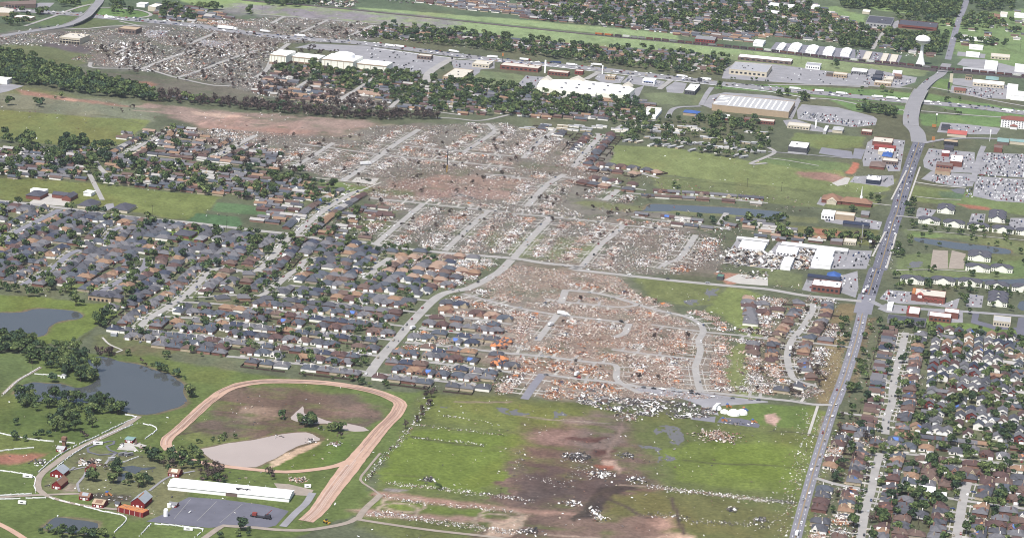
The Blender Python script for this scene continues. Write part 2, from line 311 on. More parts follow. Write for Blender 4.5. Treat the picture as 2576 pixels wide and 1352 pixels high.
 ((118,124,84), 8, "D 1480,505 1600,515 1720,525 2060,545 2060,560 1900,548 1560,530 1430,512"), ((118,122,74), 6, "D 1960,565 2220,580 2205,620 2080,605 1940,590"), ((166,112,88), 5, "D 2030,570 2130,584 2140,594 2060,592"),
 ((108,134,82), 6, "D 2295,465 2430,482 2620,510 2620,548 2480,528 2290,505"), ((84,122,88), 4, "D 2360,480 2430,484 2420,500 2362,496"), ((170,110,88), 5, "D 2405,512 2480,520 2490,528 2440,526"),
 ((112,132,86), 8, "D 2275,578 2420,592 2620,610 2620,650 2400,600 2290,596"), ((104,140,80), 4, "D 2290,584 2370,592 2350,600 2290,592"), ((104,124,80), 8, "D 2270,640 2600,640 2600,700 2260,690"), ((98,132,80), 6, "D 2500,660 2600,650 2600,700 2520,690"),
 ((106,142,74), 4, "D 2330,800 2560,830 2560,846 2420,836 2330,822"), ((112,132,84), 5, "D 2240,676 2420,690 2620,700 2620,708 2400,700 2250,690"), ((112,126,84), 6, "D 1915,665 2020,690 2020,725 1920,715"), ((184,134,112), 5, "D 1800,684 1870,690 1910,706 1830,714"),
 ((110,138,98), 6, "D 1175,200 1210,178 1290,185 1320,190 1300,222 1200,214"), ((112,128,92), 6, "D 1620,235 1720,230 1800,240 1770,265 1640,262"), ((104,122,88), 8, "D 1560,320 1660,312 1700,315 1640,330 1560,340"),
]
LINES = []
for rgb, w, s in [((84,74,66), 6, "23 1080,820 950,870 860,910 790,1000 720,1080 600,1170"), ((150,128,116), 4, "23 1100,200 1080,300 1000,420 960,540"), ((92,80,72), 5, "23 940,900 1000,980 1150,1040 1300,1130 1400,1160"), ((150,134,120), 4, "23 1060,820 1500,850 1900,900 2575,980"), ((96,84,74), 4, "23 1580,940 1640,1060 1690,1200 1740,1320"), ((170,146,130), 4, "23 280,1300 600,1335 900,1352"), ((96,100,60), 4, "23 1700,570 2100,600 2575,620"), ((90,96,58), 4, "33 0,620 200,640 380,650"), ((88,94,60), 5, "13 1560,330 1900,390 2300,430"), ((98,112,58), 4, "13 1290,700 1700,740 1730,720"), ((146,132,114), 4, "12 1990,1330 2300,1340 2575,1335"), ((150,140,126), 4, "23 0,90 200,140 600,170 1000,200"),
                  ((96,88,70), 4, "03 1700,330 1900,300 2100,250"), ((92,96,62), 4, "02 900,640 760,760 700,780"), ((150,140,120), 3, "33 560,130 500,330 500,360"), ((88,96,64), 5, "33 0,280 300,290 520,340"), ((90,100,66), 4, "21 1540,440 1850,470 2150,500 2575,545"), ((98,104,74), 4, "00 60,1090 600,1130 1100,1170 1450,1250"), ((180,150,138), 4, "00 1320,1105 1700,1140 2100,1190 2575,1245"), ((182,152,140), 4, "00 2000,1260 2150,1190"), ((180,152,140), 4, "10 0,1240 300,1270 430,1280"), ((180,152,140), 4, "10 330,1350 440,1270 460,1210 520,1205"), ((176,150,138), 4, "10 0,1325 200,1345"), ((120,132,84), 5, "20 0,235 400,290 800,330")]:
    q = smooth(P(s), 10); LINES.append((rgb, w*.35, offset(q, w/2)+offset(q, -w/2)[::-1]))
for cx_, cy_, rx in ((1480, 1012, 20), (1430, 1076, 19), (2470, 1130, 19), (2430, 1195, 22)):
    x, y = G(644+cx_/4, 1014+cy_/4); ri = [(x+rx*math.cos(k*.21), y+rx*math.sin(k*.21)) for k in range(31)]; LINES.append(((176,158,138), 1.5, offset(ri, 1.6)+offset(ri, -1.6)[::-1]))
for sp_ in ("02 -60,440 200,440 330,405 440,398 560,405 700,420 800,440 835,465 790,500 640,520 540,550 490,590 470,640 440,665 380,680 300,660 150,650 -60,640", "02 140,1260 170,1220 250,1160 330,1140 450,1150 600,1150 720,1190", "02 1200,930 1380,960 1500,1000 1700,1060 1780,1120 1840,1160 1845,1250 1870,1310 1860,1352 03 1780,40 1560,100 1400,110 1250,80", "03 1960,470 2150,430 2300,400 2575,360 13 150,330 330,300 500,290 620,330 650,370 480,410 300,490 150,570 0,640 03 2450,640 2250,610 2130,560 2050,500 1960,470", "03 430,1250 560,1150 750,1160 980,1200 950,1270 880,1310 600,1290 430,1250", "21 1100,750 1300,770 1380,705 1500,700 1800,715 2200,735 2575,765", "31 1470,1040 1700,1060 2100,1110 2400,1150 2450,1190"):
    q = smooth(P(sp_), 6); LINES.append(((124, 112, 88), 2.2, offset(q, 3.2)+offset(q, -3.2)[::-1]))
def build_ground():
    xs = np.concatenate([[-30000, -9000, -3500, -1900], np.arange(-1500, 1700, 3.2), [2200, 4000, 9000, 30000]])
    ys = np.concatenate([[-6000, -2600, -1600], np.arange(-1250, 600, 4.), np.arange(600, 3300, 6.), [3700, 5000, 9000, 40000]])
    X, Y = np.meshgrid(xs, ys, indexing='ij'); nx, ny = X.shape
    C = np.empty((nx, ny, 3)); C[:] = lin((98, 108, 82))
    n1 = fbm(X, Y, 60, 11)-.5; n2 = fbm(X, Y, 60, 23)-.5; n3 = fbm(X, Y, 14, 31, 2)-.5; n4 = fbm(X, Y, 14, 41, 2)-.5
    st1 = .55*fbm(X*.98-Y*.2, (Y*.98+X*.2)*.55, 26, 91, 4)+.45*fbm((X*.98-Y*.2)*.32, (Y*.98+X*.2)*1.5, 15, 95, 3)
    for rgb, soft, s in ZONES+LINES:
        poly = P(s) if isinstance(s, str) else s; c = np.array(lin(rgb)); g = soft*2
        px = [p[0] for p in poly]; py = [p[1] for p in poly]
        i0, i1 = np.searchsorted(xs, [min(px)-g-40, max(px)+g+40]); j0, j1 = np.searchsorted(ys, [min(py)-g-60, max(py)+g+60])
        if i1 <= i0 or j1 <= j0: continue
        sl_ = (slice(i0, i1), slice(j0, j1)); x, y = X[sl_], Y[sl_]; w = 0
        for k, q in ((0, 1.), (.35, 1.), (-.35, 1.), (.8, .7), (-.8, .7)):       # soft edge: several warps averaged
            a = soft*(2.2*n1[sl_]+1.5*n3[sl_]*min(1, 14/soft)) + k*soft*.5; b = soft*(3.2*n2[sl_]+1.5*n4[sl_]*min(1, 14/soft)) + k*soft*.8
            w = w + q*inside(x+a, y+b, poly)
        w = w/4.4
        if soft >= 10 and rgb[0] > rgb[1]: w = w*np.clip(.64+4.4*(st1[sl_]-.42), .2, 1)
        w = w[..., None]; C[sl_] = C[sl_]*(1-w) + c*w
    # patchiness of grass and soil
    s1 = fbm(X*.96+Y*.2, (Y*.96-X*.2)*.45, 45, 51)-.5; s2 = fbm(X, Y*.6, 9, 61, 3)-.5
    f = 1+.55*s1+.5*s2
    C *= f[..., None]; dry = np.clip((fbm(X, Y*.5, 90, 71)-.52)*3, 0, .5)[..., None]
    C = C*(1-dry)+C*np.array([1.18, .97, .92])*dry
    idx = np.arange(nx*ny).reshape(nx, ny)
    F = np.stack([idx[:-1,:-1], idx[1:,:-1], idx[1:,1:], idx[:-1,1:]], -1).reshape(-1, 4)
    V = np.stack([X, Y, np.zeros_like(X)], -1).reshape(-1, 3)
    me = npmesh('ground', V, F, C.reshape(-1, 3).astype(np.float32), mat('soil_and_grass', attr=True, var=.42, scale=.22, spec=.05, detail=9))
    tag(link('ground', me), 'flat storm-strewn plain of grass, mud and bare soil', kind='structure')
build_ground()

# ------------------------------------------------------------------ water
WATER = water('pond_water', (88, 92, 94), .05); MUDW = water('muddy_water', (196, 180, 172), .45, .2); PUD = water('puddle_water', (122, 118, 114), .25, .35)
PONDS = [
 (WATER, 'calm grey pond behind the large stone house', "02 -60,440 200,440 330,405 440,398 560,405 700,420 800,440 835,465 790,500 640,520 540,550 490,590 470,640 440,665 380,680 300,660 150,650 -60,635"),
 (WATER, 'large dark pond ringed by trees beside the racetrack', "02 140,1260 170,1220 250,1160 330,1140 450,1150 600,1150 720,1190 850,1180 960,1130 1000,1060 920,1000 880,960 900,900 1000,880 1100,890 1200,930 1380,960 1500,1000 1700,1060 1780,1120 1840,1160 1845,1250 1870,1310 1860,1352 03 1780,40 1560,100 1400,110 1250,80 1100,10 900,-5 600,-25 300,-25 160,-60"),
 (MUDW, 'muddy pink pond inside the racetrack loop', "03 1960,470 2150,430 2300,400 2575,360 13 150,330 330,300 500,290 620,330 650,370 480,410 300,490 150,570 0,640 03 2450,640 2250,610 2130,560 2050,500"),
 (MUDW, 'narrow muddy flood channel inside the racetrack loop', "13 430,60 470,30 490,100 560,110 700,170 900,200 1080,240 1130,270 1000,280 900,270 700,200 540,210 350,160 380,110"),
 (WATER, 'small square pond below the farm fences', "03 430,1250 560,1150 750,1160 980,1200 950,1270 880,1310 600,1290"),
 (WATER, 'long narrow lake beside the damaged white houses', "21 1100,750 1300,770 1380,705 1500,700 1800,715 2200,735 2575,765 31 150,785 170,850 0,840 21 2200,805 1950,790 1700,770 1500,775 1250,770"),
 (WATER, 'curved golf course pond below the apartment rows', "31 1470,1040 1700,1060 2100,1110 2400,1150 2450,1190 2350,1200 2000,1170 1600,1100 1480,1070"),
 (WATER, 'thin creek winding past the lower apartment rows', "32 1450,80 1900,88 2300,105 2640,100 2640,150 2400,150 2200,128 1900,104 1500,95"),
 (WATER, 'round pond at the edge of the lower apartments', "32 2520,330 2640,310 2640,420 2560,420 2510,380"),
 (PUD, 'puddle in the grass beside the car dealership', "31 1830,550 1970,545 1960,600 1900,590"), (PUD, 'grey puddle near the golf fairway', "31 1420,1290 1540,1285 1530,1330 1400,1330"),
 (PUD, 'flooded lot beside the collapsed school', "22 690,1140 800,1150 900,1180 890,1240 700,1220"),
 (PUD, 'shallow floodwater in the vacant grass field', "22 1700,350 1800,310 1900,285 2000,215 2060,215 2050,290 1900,350 1760,372"),
 (PUD, 'shallow floodwater sheet on the pasture', "23 1400,300 1480,270 1540,250 1620,220 1660,230 1740,280 1640,390 1520,370 1530,300"),
 (PUD, 'thin floodwater strip on the pasture', "23 1180,455 1280,470 1340,440 1420,450 1500,500 1600,540 1620,590 1580,610 1500,560 1470,510 1400,480"), (PUD, 'long puddle by the pasture gate', "23 410,80 450,85 570,135 540,145 450,130"),
 (PUD, 'puddle at the pasture fence line', "13 2400,70 2575,60 23 0,80 200,135 80,120 0,100 13 2440,85"),
 (WATER, 'flooded hollow among the farm trees', "03 1200,680 1330,620 1500,600 1560,640 1440,690 1250,700"), (WATER, 'small flooded hollow behind the red barns', "03 1130,720 1200,720 1330,790 1250,820 1180,790"),
 (PUD, 'small pond near the mobile homes', "20 1270,1290 1320,1260 1400,1260 1340,1300"), (PUD, 'flooded retention basin below the creek trees', "00 1120,835 1180,828 1480,865 1480,890 1190,875"),
 (PUD, 'muddy water behind the stripped trees', "00 1600,945 1750,955 1940,975 2040,1000 1900,995 1700,975"), (PUD, 'floodwater in the vacant dirt field', "11 1940,610 2080,600 2200,640 2060,645"),
 (PUD, 'pale floodwater lying on the racetrack field', "13 1760,20 1800,40 1880,65 1850,68"),
]
for i, (m, lb, s) in enumerate(PONDS):
    pl = D(s); pts = smooth([G(*q) for q in pl] + [G(*pl[0])], 6)[:-1]
    jit = [(x+2.2*(noise(np.array([x]), np.array([y]), 12, 5)[0]-.5)*(1 if i < 11 else 7), y+3.5*(noise(np.array([x]), np.array([y]), 12, 6)[0]-.5)*(1 if i < 11 else 7)) for x, y in pts]
    if m is PUD and i > 9:
        xs = [p[0] for p in jit]; ys = [p[1] for p in jit]; gx, gy = np.meshgrid(np.arange(min(xs)-8, max(xs)+8, 1.2), np.arange(min(ys)-12, max(ys)+12, 2.), indexing='ij')
        e = 10*(fbm(gx, gy*.6, 15, 33)-.5); ok = inside(gx+e, gy+2*e, jit) & (fbm(gx, gy*.7, 9, 44, 3) > .4); px_, py_ = gx[ok], gy[ok]; n = len(px_)
        if n:
            V = np.stack([np.stack([px_+a_, py_+b_, np.full(n, .05)], 1) for a_, b_ in ((0,0),(1.2,0),(1.2,2.),(0,2.))], 1).reshape(-1, 3)
            tag(link('puddle', npmesh('puddle', V, np.arange(4*n).reshape(-1, 4), None, m)), lb, kind='structure')
        continue
    mb = MB(); n = len(jit); a = sum(jit[k-1][0]*jit[k][1]-jit[k][0]*jit[k-1][1] for k in range(n))
    if a < 0: jit = jit[::-1]
    mb.add([(x, y, .05) for x, y in jit], [tuple(range(n))])
    tag(link('puddle' if m is PUD else 'pond', mb.mesh('pond', m)), lb, kind='structure'); stamp_poly(jit, 2)

# ------------------------------------------------------------------ paved lots
LOTS = [
 (LOTM, 'wide wet parking lot beside the cream cinema', "10 390,480 560,440 1100,460 1500,520 1900,575 1985,590 1720,740 1560,760 1400,735 1340,690 1300,640 1060,590 860,520"),
 (LOTM, 'parking lot round the small brick restaurant', "10 1960,600 2400,620 2400,690 2240,700 1990,690"), (LOTM, 'paving round the flat cream store', "10 1870,800 2010,690 2260,700 2250,730 2100,830 1900,810"),
 (LOTM, 'service yard beside the big white store', "20 50,860 140,760 240,770 400,780 260,830 240,890"), (LOTM, 'parking behind the big white store', "20 1240,890 1330,860 1280,960 1170,1030 1130,990"),
 (LOTM, 'lot round the yellow restaurant', "20 830,790 880,740 1140,770 1090,840 900,830"), (LOTM, 'lot beside the blue awning restaurant', "20 1100,830 1180,760 1540,820 1480,880 1240,850"), (LOTM, 'lot beside the dark brick store', "20 1550,880 1640,820 1760,840 1720,940 1560,930"),
 (LOTM, 'broad store parking lot beside the highway', "20 2110,790 2140,700 2260,620 2575,640 30 330,680 640,720 830,740 980,750 1010,880 600,860 0,820"),
 (LOTM, 'parking lot beside the fast food places', "30 940,730 1040,690 1260,740 1500,780 1480,830 1320,880 930,860"), (ASPH, 'warehouse yard behind the railway', "30 20,500 80,425 880,500 880,590 500,560"), (ASPH, 'storage yard beside the water tower', "30 880,590 920,500 1350,560 1310,640"),
 (LOTM, 'car sales lot below the highway', "30 290,1110 340,1050 700,1080 1060,1170 1100,1200 1080,1260 850,1280 500,1230 300,1200"), (LOTM, 'yard round the big flat roofed home store', "20 1920,1060 1990,960 2140,930 2600,960 2880,1010 2860,1110 2820,1200 2680,1150 2000,1090"),
 (LOTM, 'parking beside the car sales office', "30 150,1210 280,1200 560,1290 780,1330 560,1330 200,1290"), (LOTM, 'motel forecourt paving', "30 1740,1230 2000,1250 2340,1290 2300,1352 2050,1352 1700,1330"), (LOTM, 'paving round the red roofed diner', "30 1850,860 2080,890 2400,940 2400,1000 2100,980 1830,930"),
 (LOTM, 'lot before the white furniture store', "30 1850,790 2040,790 2420,860 2400,980 2200,990 2050,880 1860,850"), (LOTM, 'yard of the metal works', "30 1910,520 2190,545 2180,590 1900,560"), (LOTM, 'yard beside the long silver shed', "30 1900,650 1960,590 2190,600 2600,700 2600,760 2330,740"),
 (ASPH, 'blue striped parking lot beside the grey block', "31 510,190 540,130 840,170 860,240 840,245"), (ASPH, 'paving behind the striped parking lot', "31 850,240 870,140 980,150 940,250"), (LOTM, 'paving round the fast food strip', "31 950,260 1000,80 1080,30 1380,60 1330,370 1210,370 1190,330 960,320"),
 (LOTM, 'lot round the blue tyre shop', "31 820,480 870,420 1260,410 1270,500 1200,530"), (LOTM, 'dealership lot crowded with cars', "31 1540,450 1640,370 2060,400 2090,430 2060,520 1900,530"), (LOTM, 'dealership lot packed with white cars', "31 2110,400 2130,180 2600,200 2600,440"),
 (LOTM, 'rear dealership lot of closely parked cars', "31 2060,620 2090,420 2600,450 2600,690 2300,670"), (LOTM, 'forecourt round the brick dealership', "31 1560,260 1620,140 2080,180 2080,390 1660,370 1570,330"), (LOTM, 'church parking lot', "31 490,700 530,630 640,640 590,690 560,720"),
 (LOTM, 'fire station apron', "31 540,830 680,790 880,830 1150,880 1120,960 880,930 580,880"), (LOTM, 'apartment parking lot by the car dealership', "31 1500,760 1520,735 1700,760 1640,830 1490,830"), (LOTM, 'apartment parking lot between the stacked blocks', "31 2020,880 2050,795 2190,800 2170,910"), (LOTM, 'apartment lot at the far block', "31 2420,930 2440,840 2600,840 2600,1000"),
 (GRAV, 'pale empty lot beside the golf pond', "31 1630,1352 1660,1160 1810,1170 1810,1352"), (GRAV, 'second pale empty lot beside the clubhouse', "31 1815,1352 1850,1165 1990,1200 1970,1352"), (LOTM, 'paving round the wrecked white storage units', "31 0,1200 100,1080 810,1160 1050,1170 990,1352 0,1352 21 2200,1300 2190,1160 2260,1060 2400,1090"),
 (LOTM, 'lot round the brick pharmacy', "32 340,210 390,100 760,60 900,20 910,190 880,290 740,240 440,230"), (LOTM, 'supermarket parking lot', "32 1120,300 1200,210 1460,230 1440,300 1800,340 1930,290 1900,400 1600,360 1320,350"), (LOTM, 'filling station forecourt', "32 1100,400 1180,350 1400,370 1390,450 1200,440"),
 (LOTM, 'apartment lot by the cream blocks', "32 1990,380 2020,250 2170,270 2150,390"), (ASPD, 'bank drive', "32 2040,540 2060,440 2130,440 2110,520 2300,570 2500,590 2520,490 2600,490 2600,680 2510,670 2490,610 2280,610"), (LOTM, 'paving behind the brick shops', "32 1620,400 1960,430 1960,540 1840,540 1600,470"),
 (ASPD, 'dark wet parking lot beside the white arena', "03 1470,1185 1700,1090 1760,1010 1900,940 2200,960 2600,1010 13 140,1030 330,1080 200,1225 120,1245 0,1245 03 2300,1230 2100,1250"),
 (CONC2, 'concrete pad holding the helicopter', "11 955,475 1010,430 1240,440 1190,507"), (CONC2, 'bare concrete slab of a missing building', "22 2130,110 2280,50 2575,90 2575,170 2290,150"), (LOTM, 'gravel yard beside the white warehouse', "00 -40,860 80,840 240,865 80,920 -40,945"),
 (ASPD, 'black rubberised playground of the school', "23 2065,190 2100,140 2300,150 2440,180 2495,215 2480,245 2250,215"), (LOTM, 'school parking lot', "22 1240,1190 1700,1215 1900,1245 2250,1290 2575,1330 32 0,1340 23 2050,30 2080,120 1950,90 1900,20 22 1700,1300 1250,1250"), (ASPH, 'concrete apron below the school', "23 1790,140 2050,130 2040,190 1800,160"),
 (CONC2, 'plain lot beside the church', "01 290,690 420,590 540,600 720,690 640,720 400,700"), (LOTM, 'clinic parking lot', "01 1000,760 1070,700 1140,690 1150,730 1050,780"),
 (LOTM, 'industrial yard at the far corner', "00 300,60 400,30 550,30 500,75 340,80"), (LOTM, 'empty lot of the ruined shops', "00 1450,340 1500,300 1700,310 1660,370 1500,380"), (LOTM, 'flooded lot of the ruined shops', "00 1950,460 2050,400 2330,420 2300,470 2100,475"), (LOTM, 'school yard behind the warehouses', "30 1230,240 1320,200 1310,270 1270,290"),
 (CONC2, 'brown swept lot beside the muddy field', "31 640,490 780,430 830,440 800,500 700,520"), (GRAV, 'gravel turnaround beside the arena', "13 180,800 330,810 580,870 540,930 400,920 240,890"),
]
for i, (m, lb, s) in enumerate(LOTS):
    pts = P(s); n = len(pts); a = sum(pts[k-1][0]*pts[k][1]-pts[k][0]*pts[k-1][1] for k in range(n))
    mb = MB().add([(x, y, .06+.001*i) for x, y in (pts if a > 0 else pts[::-1])], [tuple(range(n))])
    tag(link('parking_lot', mb.mesh('parking_lot', m)), lb, kind='structure'); stamp_poly(pts, 5)
